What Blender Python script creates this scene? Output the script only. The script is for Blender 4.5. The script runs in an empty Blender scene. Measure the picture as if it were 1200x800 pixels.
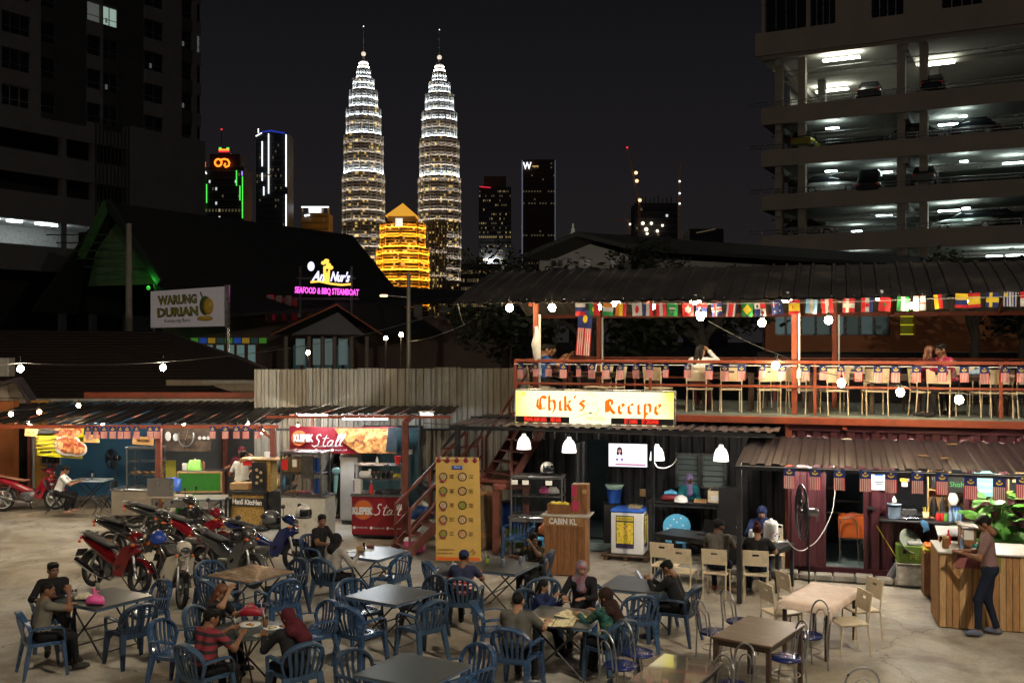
import bpy,math,random
import numpy as np
from mathutils import Matrix,Vector
random.seed(11)
R = math.radians
sc = bpy.context.scene
COL = sc.collection

# ------------------------------------------------------------------ camera
EYE = 4.3
F = 1220.0
cd = bpy.data.cameras.new('camera');cam = bpy.data.objects.new('camera',cd);COL.objects.link(cam)
cam.location = (0,0,EYE);cam.rotation_euler = (R(90),0,0)
cd.sensor_width = 36;cd.lens = 36*F / 1200;cd.clip_start = 0.1;cd.clip_end = 9000
sc.camera = cam
# ------------------------------------------------------------------ night sky, dim city glow
w = bpy.data.worlds.new('World');sc.world = w;w.use_nodes = True
nt = w.node_tree;bg = nt.nodes['Background']
tc = nt.nodes.new('ShaderNodeTexCoord');sx = nt.nodes.new('ShaderNodeSeparateXYZ');cr = nt.nodes.new('ShaderNodeValToRGB')
nt.links.new(tc.outputs['Generated'],sx.inputs[0]);nt.links.new(sx.outputs['Z'],cr.inputs[0]);nt.links.new(cr.outputs[0],bg.inputs[0])
cr.color_ramp.elements[0].position = 0.0;cr.color_ramp.elements[0].color = (0.0165,0.0140,0.0145,1)
cr.color_ramp.elements[1].position = 0.3;cr.color_ramp.elements[1].color = (0.0068,0.0066,0.0082,1)
bg.inputs[1].default_value = 1.0
sl = bpy.data.lights.new('sun','SUN');so = bpy.data.objects.new('sun',sl);COL.objects.link(so)
sl.energy = 0.05;sl.angle = R(25);sl.color = (1,.88,.78);so.rotation_euler = (R(52),0,R(-14))
vs = sc.view_settings;vs.view_transform = 'Standard';vs.look = 'None';vs.exposure = 0.0;vs.gamma = 1.0
sc.render.engine = 'CYCLES'
cy = sc.cycles
cy.use_denoising = True;cy.max_bounces = 5;cy.diffuse_bounces = 2;cy.glossy_bounces = 2;cy.transmission_bounces = 4
cy.transparent_max_bounces = 6;cy.caustics_reflective = False;cy.caustics_refractive = False
cy.sample_clamp_indirect = 4.0;cy.sample_clamp_direct = 0;cy.use_light_tree = True
cy.use_adaptive_sampling = True;cy.adaptive_threshold = 0.015

# ------------------------------------------------------------------ placing helpers
def G(px,py,z=0.0):
 Y = (EYE-z)*F / (py-400.0);return Vector(((px-600)/ F*Y,Y,z))
def P(px,py,Y):return Vector(((px-600)/ F*Y,Y,EYE + (400-py)/ F*Y))
UX = Vector((.9539,-.3,0)).normalized();VX = Vector((.3,.9539,0)).normalized()
O0 = Vector((.054,20.86,0));ANG = math.atan2(UX.y,UX.x)
def D(a,v,z=0.0):return O0 + UX*a + VX*v + Vector((0,0,z))
def onv(px,py,v):
 d = Vector(((px-600)/ F,1,(400-py)/ F));c = Vector((0,0,EYE))
 q = O0 + VX*v-c;q.z = 0;t = q.dot(VX)/ d.dot(VX);p = c + d*t;r = p-O0
 return r.dot(UX),p.z
# ------------------------------------------------------------------ mesh builder
class MB:
 def __init__(s,M=None):s.v = [];s.f = [];s.m = [];s.s = [];s.M = M
 def add(s,vs,fs,mi=0,sm=False):
  b = len(s.v)
  if s.M is not None:vs = [s.M@Vector(p)for p in vs]
  s.v += [tuple(p)for p in vs]
  for f in fs:s.f.append(tuple(i + b for i in f));s.m.append(mi);s.s.append(sm)
  return s
 def box(s,c,z,mi=0,rz=0,bev=0.0,rx=0,ry=0):
  hx,hy,hz = z[0]/ 2,z[1]/ 2,z[2]/ 2
  rot = (Matrix.Rotation(rz,3,'Z')@Matrix.Rotation(ry,3,'Y')@Matrix.Rotation(rx,3,'X'))if (rz or rx or ry)else None
  if bev <= 0:
   vs = [(x,y,q)for q in (-hz,hz)for y in (-hy,hy)for x in (-hx,hx)]
   fs = [(0,2,3,1),(4,5,7,6),(0,1,5,4),(2,6,7,3),(0,4,6,2),(1,3,7,5)]
  else:
   b = min(bev,hx*.9,hy*.9,hz*.9);vs = [];idx = {}
   for sx_ in (-1,1):
    for sy_ in (-1,1):
     for sz_ in (-1,1):
      for ax in range(3):
       p = [sx_*(hx-b),sy_*(hy-b),sz_*(hz-b)]
       p[ax]= (sx_,sy_,sz_)[ax]*(hx,hy,hz)[ax]
       idx[(sx_,sy_,sz_,ax)]= len(vs);vs.append(tuple(p))
   fs = []
   def I(t,ax):return idx[(t[0],t[1],t[2],ax)]
   for ax in range(3):
    o = [k for k in range(3)if k != ax]
    for sg in (-1,1):
     q = []
     for u_,v_ in ((-1,-1),(1,-1),(1,1),(-1,1)):
      t = [0,0,0];t[ax]= sg;t[o[0]]= u_;t[o[1]]= v_;q.append(I(t,ax))
     fs.append(tuple(q))
   for ax in range(3):
    o = [k for k in range(3)if k != ax]
    for u_ in (-1,1):
     for v_ in (-1,1):
      t1 = [0,0,0];t1[ax]= -1;t1[o[0]]= u_;t1[o[1]]= v_;t2 = list(t1);t2[ax]= 1
      fs.append((I(t1,o[0]),I(t2,o[0]),I(t2,o[1]),I(t1,o[1])))
   for a in (-1,1):
    for b_ in (-1,1):
     for c_ in (-1,1):fs.append(tuple(I((a,b_,c_),k)for k in range(3)))
   # make faces point outwards
   out = []
   for f in fs:
    p0,p1,p2 = [Vector(vs[i])for i in f[:3]];n = (p1-p0).cross(p2-p0)
    cc = sum((Vector(vs[i])for i in f),Vector())/ len(f)
    out.append(f if n.dot(cc)>0 else f[::-1])
   fs = out
  c = Vector(c)
  vs = [(rot@Vector(p)if rot else Vector(p))+ c for p in vs]
  return s.add(vs,fs,mi)
 def rings(s,rings,mi=0,cap=True,sm=True,closed=True):
  n = len(rings[0]);vs = [p for r in rings for p in r];fs = []
  m = n if closed else n-1
  for i in range(len(rings)-1):
   for j in range(m):
    k = (j + 1)%n;fs.append((i*n + j,i*n + k,(i + 1)*n + k,(i + 1)*n + j))
  s.add(vs,fs,mi,sm)
  if cap and closed:
   s.add(rings[0],[tuple(range(n))[::-1]],mi);s.add(rings[-1],[tuple(range(n))],mi)
  return s
 def tube(s,pts,r,n=8,mi=0,cap=True,sec=None,up=None,sm=True,close=False):
  pts = [Vector(p)for p in pts];rg = [];prev = None;L = len(pts)
  for i,p in enumerate(pts):
   if close:t = pts[(i + 1)%L]-pts[i-1]
   else:t = (pts[min(i + 1,L-1)]-pts[max(i-1,0)])
   t.normalize()
   if up is not None:a = Vector(up)-t*t.dot(Vector(up))
   elif prev is None:a = Vector((0,0,1))if abs(t.z)<.9 else Vector((1,0,0));a = a-t*t.dot(a)
   else:a = prev-t*t.dot(prev)
   if a.length<1e-5:a = Vector((1,0,0))-t*t.x
   a.normalize();prev = a;b = t.cross(a)
   if sec:
    hw,hh = sec[0]/ 2,sec[1]/ 2;k = r[i]if isinstance(r,(list,tuple))else 1.0
    c = min(hw,hh)*.35
    q = [(hw,hh-c),(hw-c,hh),(-hw + c,hh),(-hw,hh-c),(-hw,-hh + c),(-hw + c,-hh),(hw-c,-hh),(hw,-hh + c)]
    rg.append([p + b*x*k + a*y*k for x,y in q])
   else:
    rr = r[i]if isinstance(r,(list,tuple))else r
    rg.append([p + a*math.cos(2*math.pi*k / n)*rr + b*math.sin(2*math.pi*k / n)*rr for k in range(n)])
  if close:rg.append(rg[0]);cap = False
  # outward orientation
  return s.rings(rg,mi,cap,sm and not sec)
 def cyl(s,a,b,r0,r1=None,n=12,mi=0,cap=True,sm=True):
  return s.tube([a,b],[r0,r0 if r1 is None else r1],n,mi,cap,sm=sm)
 def lathe(s,prof,c=(0,0,0),n=16,mi=0,cap=False,sm=True):
  c = Vector(c)
  rg = [[c + Vector((math.cos(2*math.pi*k / n)*r,math.sin(2*math.pi*k / n)*r,z))for k in range(n)]for r,z in prof]
  return s.rings(rg,mi,cap,sm)
 def ball(s,c,r,mi=0,n=10,sc_=(1,1,1)):
  c = Vector(c);rg = []
  for i in range(n // 2 + 1):
   a = -math.pi / 2 + math.pi*i / (n // 2);rr = max(math.cos(a),1e-3)*r
   rg.append([c + Vector((math.cos(2*math.pi*k / n)*rr*sc_[0],math.sin(2*math.pi*k / n)*rr*sc_[1],math.sin(a)*r*sc_[2]))for k in range(n)])
  return s.rings(rg,mi,True)
 def loft(s,secs,n=14,mi=0,e=3.0,cap=True):
  """sections (x,y,z,half width,half height) along +x; superellipse sections in y-z"""
  rg = []
  for (x,y,z,hw,hh)in secs:
   ring = []
   for k in range(n):
    t = 2*math.pi*k / n;ct,st = math.cos(t),math.sin(t)
    ring.append(Vector((x,y + hw*math.copysign(abs(ct)**(2 / e),ct),z + hh*math.copysign(abs(st)**(2 / e),st))))
   rg.append(ring)
  return s.rings(rg,mi,cap)
 def poly(s,pts,th=0.0,mi=0,d=(0,0,1)):
  """flat polygon of 3D points, extruded by th along d"""
  n = len(pts);d = Vector(d)*th;pts = [Vector(p)for p in pts]
  if th==0:return s.add(pts,[tuple(range(n))],mi)
  s.add(pts + [p + d for p in pts],[tuple(range(n))[::-1],tuple(range(n,2*n))]+ [(i,(i + 1)%n,n + (i + 1)%n,n + i)for i in range(n)],mi)
  return s
 def corr(s,a,b,up,h,pitch=.2,dep=.035,mi=0,nrm=(0,-1,0),th=0.0,prof=((0,0),(.3,0),(.42,1),(.88,1)),bend=None):
  """ribbed sheet: runs from a to b, ribs along up*h, ribs stand out along nrm"""
  a = Vector(a);b = Vector(b);up = Vector(up);nrm = Vector(nrm).normalized();L = (b-a).length;t = (b-a)/ L;xs = []
  k = 0
  while k*pitch<L:
   for f,d in prof:
    x = (k + f)*pitch
    if x<L:xs.append((x,d))
   k += 1
  xs.append((L,xs[-1][1]))
  rows = [0,1]if bend is None else [i / 5 for i in range(6)]
  rg = []
  for q in rows:
   off = nrm*(bend*(1-(2*q-1)**2))if bend else Vector()
   rg.append([a + t*x + nrm*d*dep + up*h*q + off for x,d in xs])
  return s.rings(rg,mi,False,False,closed=False)
 def build(s,name,mats,parent=None,loc=None,rz=None):
  me = bpy.data.meshes.new(name);me.from_pydata(s.v,[],s.f)
  if not isinstance(mats,(list,tuple)):mats = [mats]
  for m in mats:me.materials.append(m)
  if len(mats)>1:me.polygons.foreach_set('material_index',s.m)
  me.polygons.foreach_set('use_smooth',s.s);me.update()
  return link(name,me,parent,loc,rz)
def link(name,me,parent=None,loc=None,rz=None):
 o = bpy.data.objects.new(name,me);COL.objects.link(o)
 if parent is not None:o.parent = parent
 if loc is not None:o.location = loc
 if rz is not None:o.rotation_euler = (0,0,rz)
 return o
def tag(o,label=None,cat=None,group=None,kind=None):
 if label:o['label']= label
 if cat:o['category']= cat
 if group:o['group']= group
 if kind:o['kind']= kind
 return o
def thing(name,label,cat,loc=(0,0,0),rz=0,group=None):
 o = bpy.data.objects.new(name,None);COL.objects.link(o);o.location = loc;o.rotation_euler = (0,0,rz);o.empty_display_size = .2
 return tag(o,label,cat,group)
KIDS = {}
def copy_tree(o,parent=None):
 c = o.copy();COL.objects.link(c)
 if parent is not None:c.parent = parent
 for ch in list(o.children):copy_tree(ch,c)
 return c
def put(proto,loc,rz,label,group=None,used={}):
 """first use moves the prototype itself, later uses copy it"""
 k = proto.name
 if k not in used:used[k]= 1;o = proto
 else:o = copy_tree(proto)
 o.location = loc;o.rotation_euler = (0,0,rz);o['label']= label
 if group:o['group']= group
 return o
def HD(h):return-R(h)     # heading (0 away from camera, 90 right, 180 towards camera) to rotation
# ------------------------------------------------------------------ materials
def mt(name,col,rough=.6,metal=0.0,var=.18,scale=6.0,bump=0.0,em=None,es=0.0,spec=.5,wear=None,wscale=3.0,coat=0.0,stretch=(1,1,1),alpha=1.0,trans=0.0,rv=.1):
 m = bpy.data.materials.new(name);m.use_nodes = True;n = m.node_tree.nodes;l = m.node_tree.links;b = n['Principled BSDF']
 b.inputs['Base Color'].default_value = (*col,1);b.inputs['Roughness'].default_value = rough;b.inputs['Metallic'].default_value = metal
 b.inputs['Specular IOR Level'].default_value = spec;b.inputs['Coat Weight'].default_value = coat;b.inputs['Alpha'].default_value = alpha
 b.inputs['Transmission Weight'].default_value = trans
 if em:b.inputs['Emission Color'].default_value = (*em,1);b.inputs['Emission Strength'].default_value = es
 if var>0 or bump>0 or wear:
  t = n.new('ShaderNodeTexCoord');mp = n.new('ShaderNodeMapping');mp.inputs['Scale'].default_value = stretch;l.new(t.outputs['Object'],mp.inputs[0])
  nz = n.new('ShaderNodeTexNoise');nz.inputs['Scale'].default_value = scale;nz.inputs['Detail'].default_value = 5;nz.inputs['Roughness'].default_value = .62;l.new(mp.outputs[0],nz.inputs['Vector'])
  rp = n.new('ShaderNodeValToRGB');rp.color_ramp.elements[0].position = .3;rp.color_ramp.elements[1].position = .72
  rp.color_ramp.elements[0].color = tuple(max(0,c*(1-var))for c in col)+ (1,);rp.color_ramp.elements[1].color = tuple(min(1,c*(1 + var))for c in col)+ (1,)
  l.new(nz.outputs['Fac'],rp.inputs[0]);last = rp.outputs[0]
  if wear:
   n2 = n.new('ShaderNodeTexNoise');n2.inputs['Scale'].default_value = wscale;n2.inputs['Detail'].default_value = 7;n2.inputs['Roughness'].default_value = .7;l.new(mp.outputs[0],n2.inputs['Vector'])
   r2 = n.new('ShaderNodeValToRGB');r2.color_ramp.elements[0].position = .52;r2.color_ramp.elements[1].position = .68;l.new(n2.outputs['Fac'],r2.inputs[0])
   mx = n.new('ShaderNodeMix');mx.data_type = 'RGBA';l.new(r2.outputs[0],mx.inputs[0]);l.new(last,mx.inputs[6]);mx.inputs[7].default_value = (*wear,1);last = mx.outputs[2]
  l.new(last,b.inputs['Base Color'])
  mr = n.new('ShaderNodeMapRange');mr.inputs['To Min'].default_value = max(.03,rough-rv);mr.inputs['To Max'].default_value = min(1,rough + rv*1.2);l.new(nz.outputs['Fac'],mr.inputs[0]);l.new(mr.outputs[0],b.inputs['Roughness'])
  if bump>0:
   bp = n.new('ShaderNodeBump');bp.inputs['Strength'].default_value = bump;bp.inputs['Distance'].default_value = .02;l.new(nz.outputs['Fac'],bp.inputs['Height']);l.new(bp.outputs[0],b.inputs['Normal'])
 return m
def glow(name,col,s):
 m = bpy.data.materials.new(name);m.use_nodes = True;b = m.node_tree.nodes['Principled BSDF']
 b.inputs['Base Color'].default_value = (*[min(1,c*.5)for c in col],1);b.inputs['Emission Color'].default_value = (*col,1);b.inputs['Emission Strength'].default_value = s
 return m
def glassm(name,col=(.9,.95,.95),a=.25):
 m = bpy.data.materials.new(name);m.use_nodes = True;n = m.node_tree.nodes;l = m.node_tree.links;b = n['Principled BSDF']
 b.inputs['Base Color'].default_value = (.03,.035,.035,1);b.inputs['Roughness'].default_value = .06
 tr = n.new('ShaderNodeBsdfTransparent');mx = n.new('ShaderNodeMixShader');mx.inputs[0].default_value = a
 l.new(tr.outputs[0],mx.inputs[1]);l.new(b.outputs[0],mx.inputs[2]);l.new(mx.outputs[0],n['Material Output'].inputs[0])
 return m
def nodes_of(m):return m.node_tree.nodes,m.node_tree.links,m.node_tree.nodes['Principled BSDF']
class Mats(dict):
 def __getattr__(s,k):return s[k]
 def __setattr__(s,k,v):s[k]= v
M = Mats()
M.blue_plastic = mt('blue_plastic',(.03,.07,.15),.27,var=.15,scale=5,coat=.3)
M.table_grey = mt('table_grey',(.06,.07,.072),.3,var=.1,scale=2.5,rv=.03)
M.table_wood = mt('table_wood',(.25,.17,.1),.22,var=.25,rv=.03,scale=3,wear=(.6,.5,.38),wscale=2.5,stretch=(1,3,1))
M.table_edge = mt('table_edge',(.05,.1,.19),.35,var=.1)
M.dark_metal = mt('dark_metal',(.05,.05,.055),.38,.6,var=.2)
M.steel = mt('steel',(.42,.42,.43),.28,.9,var=.12,scale=4)
M.chrome = mt('chrome',(.65,.65,.66),.12,1,var=0)
M.galv = mt('galv',(.36,.35,.32),.5,.35,var=.25,scale=2.2,wear=(.22,.18,.13),wscale=.9,stretch=(1,1,.35))
M.galv_warm = mt('galv_warm',(.34,.30,.24),.55,.2,var=.25,scale=2,wear=(.16,.12,.08),wscale=1.2,stretch=(1,1,.3))
M.black_paint = mt('black_paint',(.022,.023,.028),.38,0,var=.3,scale=3,wear=(.05,.05,.05),wscale=4)
M.maroon = mt('maroon',(.065,.014,.022),.45,0,var=.25,scale=2.2,wear=(.06,.018,.022),wscale=1.5)
M.rust_red = mt('rust_red',(.28,.058,.025),.5,0,var=.22,scale=5,wear=(.17,.05,.03),wscale=3)
M.stair_red = mt('stair_red',(.19,.055,.038),.5,0,var=.25,scale=5,wear=(.09,.04,.03),wscale=4)
M.roof_sheet = mt('roof_sheet',(.11,.09,.105),.42,.3,var=.3,scale=1.5,wear=(.24,.18,.16),wscale=1.7)
M.roof_dark = mt('roof_dark',(.034,.032,.033),.5,.3,var=.3,scale=1.3,wear=(.1,.085,.07),wscale=1.1)
M.roof_under = mt('roof_under',(.3,.27,.23),.6,.2,var=.2,scale=1.3)
M.cream = mt('cream',(.72,.6,.42),.38,var=.08,scale=6,wear=(.55,.45,.32),wscale=7)
M.white_paint = mt('white_paint',(.75,.74,.7),.5,var=.08,scale=5,wear=(.5,.47,.4),wscale=3)
M.white_plastic = mt('white_plastic',(.8,.8,.8),.35,var=.05)
M.concrete = mt('concrete',(.3,.28,.24),.85,var=.2,scale=4,bump=.4,wear=(.2,.18,.15),wscale=1.2)
M.dark_wood = mt('dark_wood',(.05,.03,.022),.45,var=.4,scale=7,stretch=(1,6,6),wear=(.1,.065,.04),wscale=3)
M.brown_wood = mt('brown_wood',(.085,.05,.03),.4,var=.4,scale=6,stretch=(5,1,5),wear=(.18,.12,.075),wscale=2.2)
M.pine = mt('pine',(.36,.19,.075),.6,var=.35,scale=5,stretch=(9,9,1),bump=.2,wear=(.2,.1,.045),wscale=2)
M.pine_light = mt('pine_light',(.45,.28,.13),.6,var=.3,scale=5,stretch=(9,9,1))
M.podium_wood = mt('podium_wood',(.24,.105,.04),.5,var=.4,scale=5,stretch=(9,9,1),wear=(.13,.055,.025),wscale=2)
M.black_rubber = mt('black_rubber',(.02,.02,.02),.75,var=.2,scale=20)
M.black_plastic = mt('black_plastic',(.018,.018,.02),.35,var=.15)
M.orange_plastic = mt('orange_plastic',(.75,.16,.03),.4,var=.12)
M.red_plastic = mt('red_plastic',(.6,.03,.03),.35,var=.1)
M.pink_plastic = mt('pink_plastic',(.75,.1,.35),.4,var=.15,scale=18)
M.green_plastic = mt('green_plastic',(.12,.36,.05),.45,var=.2)
M.sky_plastic = mt('sky_plastic',(.1,.42,.72),.35,var=.08)
M.royal_plastic = mt('royal_plastic',(.03,.12,.55),.35,var=.1)
M.yellow_plastic = mt('yellow_plastic',(.75,.6,.05),.4,var=.1)
M.clear_glass = glassm('clear_glass')
M.glass_dark = mt('glass_dark',(.012,.014,.018),.08,0,var=0)
M.glass_pane = glassm('glass_pane',(.85,.9,.9),.16)
M.food_brown = mt('food_brown',(.4,.2,.06),.6,var=.6,scale=22,wear=(.6,.42,.15),wscale=16)
M.food_mixed = mt('food_mixed',(.5,.38,.2),.6,var=.5,scale=25,wear=(.15,.3,.05),wscale=20)
M.cardboard = mt('cardboard',(.36,.23,.11),.8,var=.12)
M.paper = mt('paper',(.75,.73,.66),.8,var=.08)
M.green_leaf = mt('green_leaf',(.06,.17,.025),.45,var=.35,scale=6)
M.dark_leaf = mt('dark_leaf',(.016,.022,.012),.7,var=.35,scale=4)
M.bark = mt('bark',(.03,.025,.02),.9,var=.3,bump=.5)
M.wire = mt('wire',(.03,.03,.03),.6,var=0)
M.white_wire = mt('white_wire',(.7,.7,.68),.5,var=0)
M.bulb = glow('bulb',(1,.76,.42),160)
M.bulb_yard = glow('bulb_yard',(1,.82,.56),1500)
M.bulb_stall = glow('bulb_stall',(1,.9,.74),1100)
M.bulb_small = glow('bulb_small',(1,.66,.34),70)
M.cfl = glow('cfl',(1,.9,.72),160)
M.tube_white = glow('tube_white',(.86,.95,1),130)
M.brick_red = mt('brick_red',(.28,.12,.07),.8,var=.2)

def osb(name,base,dark):
 m = mt(name,base,.6,var=0);n,l,b = nodes_of(m)
 t = n.new('ShaderNodeTexCoord');v = n.new('ShaderNodeTexVoronoi');v.inputs['Scale'].default_value = 38;l.new(t.outputs['Object'],v.inputs['Vector'])
 mx = n.new('ShaderNodeMix');mx.data_type = 'RGBA';s = n.new('ShaderNodeSeparateColor');l.new(v.outputs['Color'],s.inputs[0]);l.new(s.outputs[0],mx.inputs[0])
 mx.inputs[6].default_value = (*base,1);mx.inputs[7].default_value = (*dark,1);l.new(mx.outputs[2],b.inputs['Base Color']);return m
M.osb = osb('osb',(.5,.33,.1),(.24,.13,.03))
def printed(name,cols,scale=6,seed=0.0,rough=.5,em=0.0):
 """printed picture of food: cells of several colours"""
 m = mt(name,cols[0],rough,var=0);n,l,b = nodes_of(m)
 t = n.new('ShaderNodeTexCoord');nz = n.new('ShaderNodeTexNoise');nz.noise_dimensions = '4D';nz.inputs['W'].default_value = seed;nz.inputs['Scale'].default_value = scale;nz.inputs['Detail'].default_value = 6;nz.inputs['Distortion'].default_value = 1.2
 l.new(t.outputs['Object'],nz.inputs['Vector']);rp = n.new('ShaderNodeValToRGB');l.new(nz.outputs['Fac'],rp.inputs[0])
 k = len(cols);e = rp.color_ramp.elements
 e[0].position = .3;e[0].color = (*cols[0],1);e[1].position = .72;e[1].color = (*cols[-1],1)
 for i in range(1,k-1):q = e.new(.3 + .42*i / (k-1));q.color = (*cols[i],1)
 l.new(rp.outputs[0],b.inputs['Base Color'])
 if em:l.new(rp.outputs[0],b.inputs['Emission Color']);b.inputs['Emission Strength'].default_value = em
 return m
# ------------------------------------------------------------------ lettering
def txt(name,s,size,mat,parent,loc,rot=(R(90),0,0),width=None,depth=.004,off=0.0,shear=0.0,align='CENTER'):
 cu = bpy.data.curves.new(name,'FONT');cu.body = s;cu.size = size;cu.align_x = align;cu.align_y = 'CENTER';cu.extrude = depth / 2;cu.offset = off;cu.shear = shear;cu.resolution_u = 2
 o = bpy.data.objects.new(name,cu);me = bpy.data.meshes.new_from_object(o);bpy.data.objects.remove(o);bpy.data.curves.remove(cu)
 me.materials.clear();me.materials.append(mat)
 if width and len(me.vertices):
  xs = [v.co.x for v in me.vertices];k = width / (max(xs)-min(xs))
  for v in me.vertices:v.co.x *= k
 me.name = name;ob = link(name,me,parent,loc);ob.rotation_euler = rot;return ob
def pen(mb,strokes,ox,oz,k,y,nib=.16,ang=40,th=.004,mi=0):
 """broad pen lettering in the x-z plane facing -y: every stroke is a swept nib"""
 nx,nz = math.cos(R(ang))*nib*k / 2,math.sin(R(ang))*nib*k / 2;e = 0
 for st in strokes:
  for (x0,z0),(x1,z1)in zip(st,st[1:]):
   a = (ox + x0*k,oz + z0*k);b = (ox + x1*k,oz + z1*k);yy = y-th-e*.0004;e += 1
   c = [(a[0]-nx,yy,a[1]-nz),(a[0]+ nx,yy,a[1]+ nz),(b[0]+ nx,yy,b[1]+ nz),(b[0]-nx,yy,b[1]-nz)]
   n = (Vector(c[1])-Vector(c[0])).cross(Vector(c[2])-Vector(c[1]))
   if n.y>0:c = c[::-1]
   mb.poly(c,.0,mi)
 return mb
def Bx(*a,**k):return MB().box(*a,**k)
# ================================================================== GROUND
def ground():
 m = mt('yard_concrete',(.32,.29,.24),.8,var=0);n,l,b = nodes_of(m)
 t = n.new('ShaderNodeTexCoord')
 def noise(sc_,det,rough=.6,dist=0):
  q = n.new('ShaderNodeTexNoise');q.inputs['Scale'].default_value = sc_;q.inputs['Detail'].default_value = det;q.inputs['Roughness'].default_value = rough;q.inputs['Distortion'].default_value = dist;l.new(t.outputs['Object'],q.inputs['Vector']);return q
 def ramp(src,stops):
  r = n.new('ShaderNodeValToRGB');e = r.color_ramp.elements
  while len(e)<len(stops):e.new(.5)
  for i,(p,c)in enumerate(stops):e[i].position = p;e[i].color = (*c,1)
  l.new(src,r.inputs[0]);return r.outputs[0]
 def mix(f,a,c,mode='MIX'):
  x = n.new('ShaderNodeMix');x.data_type = 'RGBA';x.blend_type = mode
  for s_,i in ((f,0),(a,6),(c,7)):
   if isinstance(s_,(int,float)):x.inputs[i].default_value = s_
   elif isinstance(s_,tuple):x.inputs[i].default_value = (*s_,1)
   else:l.new(s_,x.inputs[i])
  return x.outputs[2]
 base = ramp(noise(.35,4,.6,.6).outputs['Fac'],[(.36,(.37,.315,.24)),(.5,(.44,.4,.335)),(.62,(.48,.465,.43))])
 stain = ramp(noise(.9,8,.68,.4).outputs['Fac'],[(.42,(1,1,1)),(.56,(.62,.6,.56)),(.68,(.33,.31,.28))])
 fine = ramp(noise(38,4,.7).outputs['Fac'],[(.3,(.72,.72,.72)),(.7,(1.12,1.12,1.12))])
 c = mix(.75,base,stain,'MULTIPLY');c = mix(.8,c,fine,'MULTIPLY')
 v = n.new('ShaderNodeTexVoronoi');v.feature = 'DISTANCE_TO_EDGE';v.inputs['Scale'].default_value = .33;v.inputs['Randomness'].default_value = .9
 wv = n.new('ShaderNodeVectorMath');wv.operation = 'ADD';nn = noise(1.3,5);l.new(t.outputs['Object'],wv.inputs[0]);l.new(nn.outputs['Color'],wv.inputs[1]);l.new(wv.outputs[0],v.inputs['Vector'])
 crack = ramp(v.outputs['Distance'],[(0.0,(.35,.33,.3)),(.006,(1,1,1))]);c = mix(.8,c,crack,'MULTIPLY')
 l.new(c,b.inputs['Base Color'])
 rr = ramp(noise(2.2,6).outputs['Fac'],[(.35,(.55,.55,.55)),(.7,(.92,.92,.92))]);l.new(rr,b.inputs['Roughness'])
 bp = n.new('ShaderNodeBump');bp.inputs['Strength'].default_value = .35;bp.inputs['Distance'].default_value = .02;l.new(noise(14,8,.7).outputs['Fac'],bp.inputs['Height']);l.new(bp.outputs[0],b.inputs['Normal'])
 return m
MG = ground()
mb = MB();nx,ny = 60,60
vs = [];
for j in range(ny + 1):
 for i in range(nx + 1):
  x = -30 + i;y = 4 + j*.7
  z = 0.012*math.sin(x*.9 + y*.3)+ .01*math.sin(y*1.1-x*.4)-.012
  if i in (0,nx)or j in (0,ny):z = -.03
  vs.append((x,y,min(z,0)))
mb.add(vs,[(j*(nx + 1)+ i,j*(nx + 1)+ i + 1,(j + 1)*(nx + 1)+ i + 1,(j + 1)*(nx + 1)+ i)for j in range(ny)for i in range(nx)],0,True)
tag(mb.build('ground',MG),kind='structure')
mb = MB();mb.add([(-4000,-50,-.06),(4000,-50,-.06),(4000,4500,-.06),(-4000,4500,-.06)],[(0,1,2,3)])
tag(mb.build('terrain',mt('terrain',(.03,.03,.028),.95,var=.2,scale=.05)),kind='structure')
# raised slab at the left and old slab edge across the yard
mb = MB();
pts = [G(-60,616),G(60,603),G(128,600),G(128,560),G(-60,560)]
mb.poly([(p.x,p.y,-.05)for p in pts],.15)
tag(mb.build('pavement',mt('pavement_concrete',(.3,.25,.19),.85,var=.3,scale=2,bump=.3,wear=(.18,.15,.12),wscale=1.5)),kind='structure')
mb = MB()
e = [G(178,722),G(250,712),G(330,704),G(420,690),G(470,683)]
for a,b in zip(e,e[1:]):
 mb.poly([(a.x,a.y,-.01),(b.x,b.y,-.01),(b.x,b.y + .1,-.01),(a.x,a.y + .1,-.01)],.035)
tag(mb.build('slab_edge',M.concrete),kind='structure')
# broken kerb of blocks in front of the maroon container
kb = thing('kerb','low kerb of broken concrete blocks before the maroon container','kerb');a = 4.2
while a<10.5:
 L = random.uniform(.25,.5);c = D(a + L / 2,-.22 + random.uniform(-.03,.03),.05)
 Bx((0,0,0),(L-.02,random.uniform(.22,.3),.1 + random.uniform(0,.04)),bev=.02).build('block',M.concrete,kb,c,ANG + random.uniform(-.06,.06));a += L

# ================================================================== SKYLINE
M.sky_steel = mt('tower_steel',(.36,.35,.33),.55,.05,var=.1,scale=.02)
M.sky_glass = mt('tower_glass',(.05,.05,.05),.3,0,var=0)
M.dark_facade = mt('dark_facade',(.05,.048,.05),.5,0,var=.3,scale=.03)
M.win_gold = glow('win_gold',(1,.68,.2),.55)
M.win_soft = glow('win_soft',(1,.72,.3),.22)
M.win_white = glow('win_white',(.9,.95,1),.7)
M.win_dim = glow('win_dim',(.75,.6,.35),.07)
M.ring_white = glow('ring_white',(.84,.93,1),75)
M.ring_top = glow('ring_top',(1,.93,.85),14)
M.ring_warm = glow('ring_warm',(1,.84,.68),13)
M.ring_amber = glow('ring_amber',(1,.45,.04),55)
M.neon_white = glow('neon_white',(.9,.95,1),2.2)
M.neon_green = glow('neon_green',(.1,.9,.1),1.1)
M.neon_orange = glow('neon_orange',(1,.22,.02),2.5)
M.neon_violet = glow('neon_violet',(.4,.3,1),1.2)
M.neon_red = glow('neon_red',(1,.03,.06),1.2)
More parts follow.
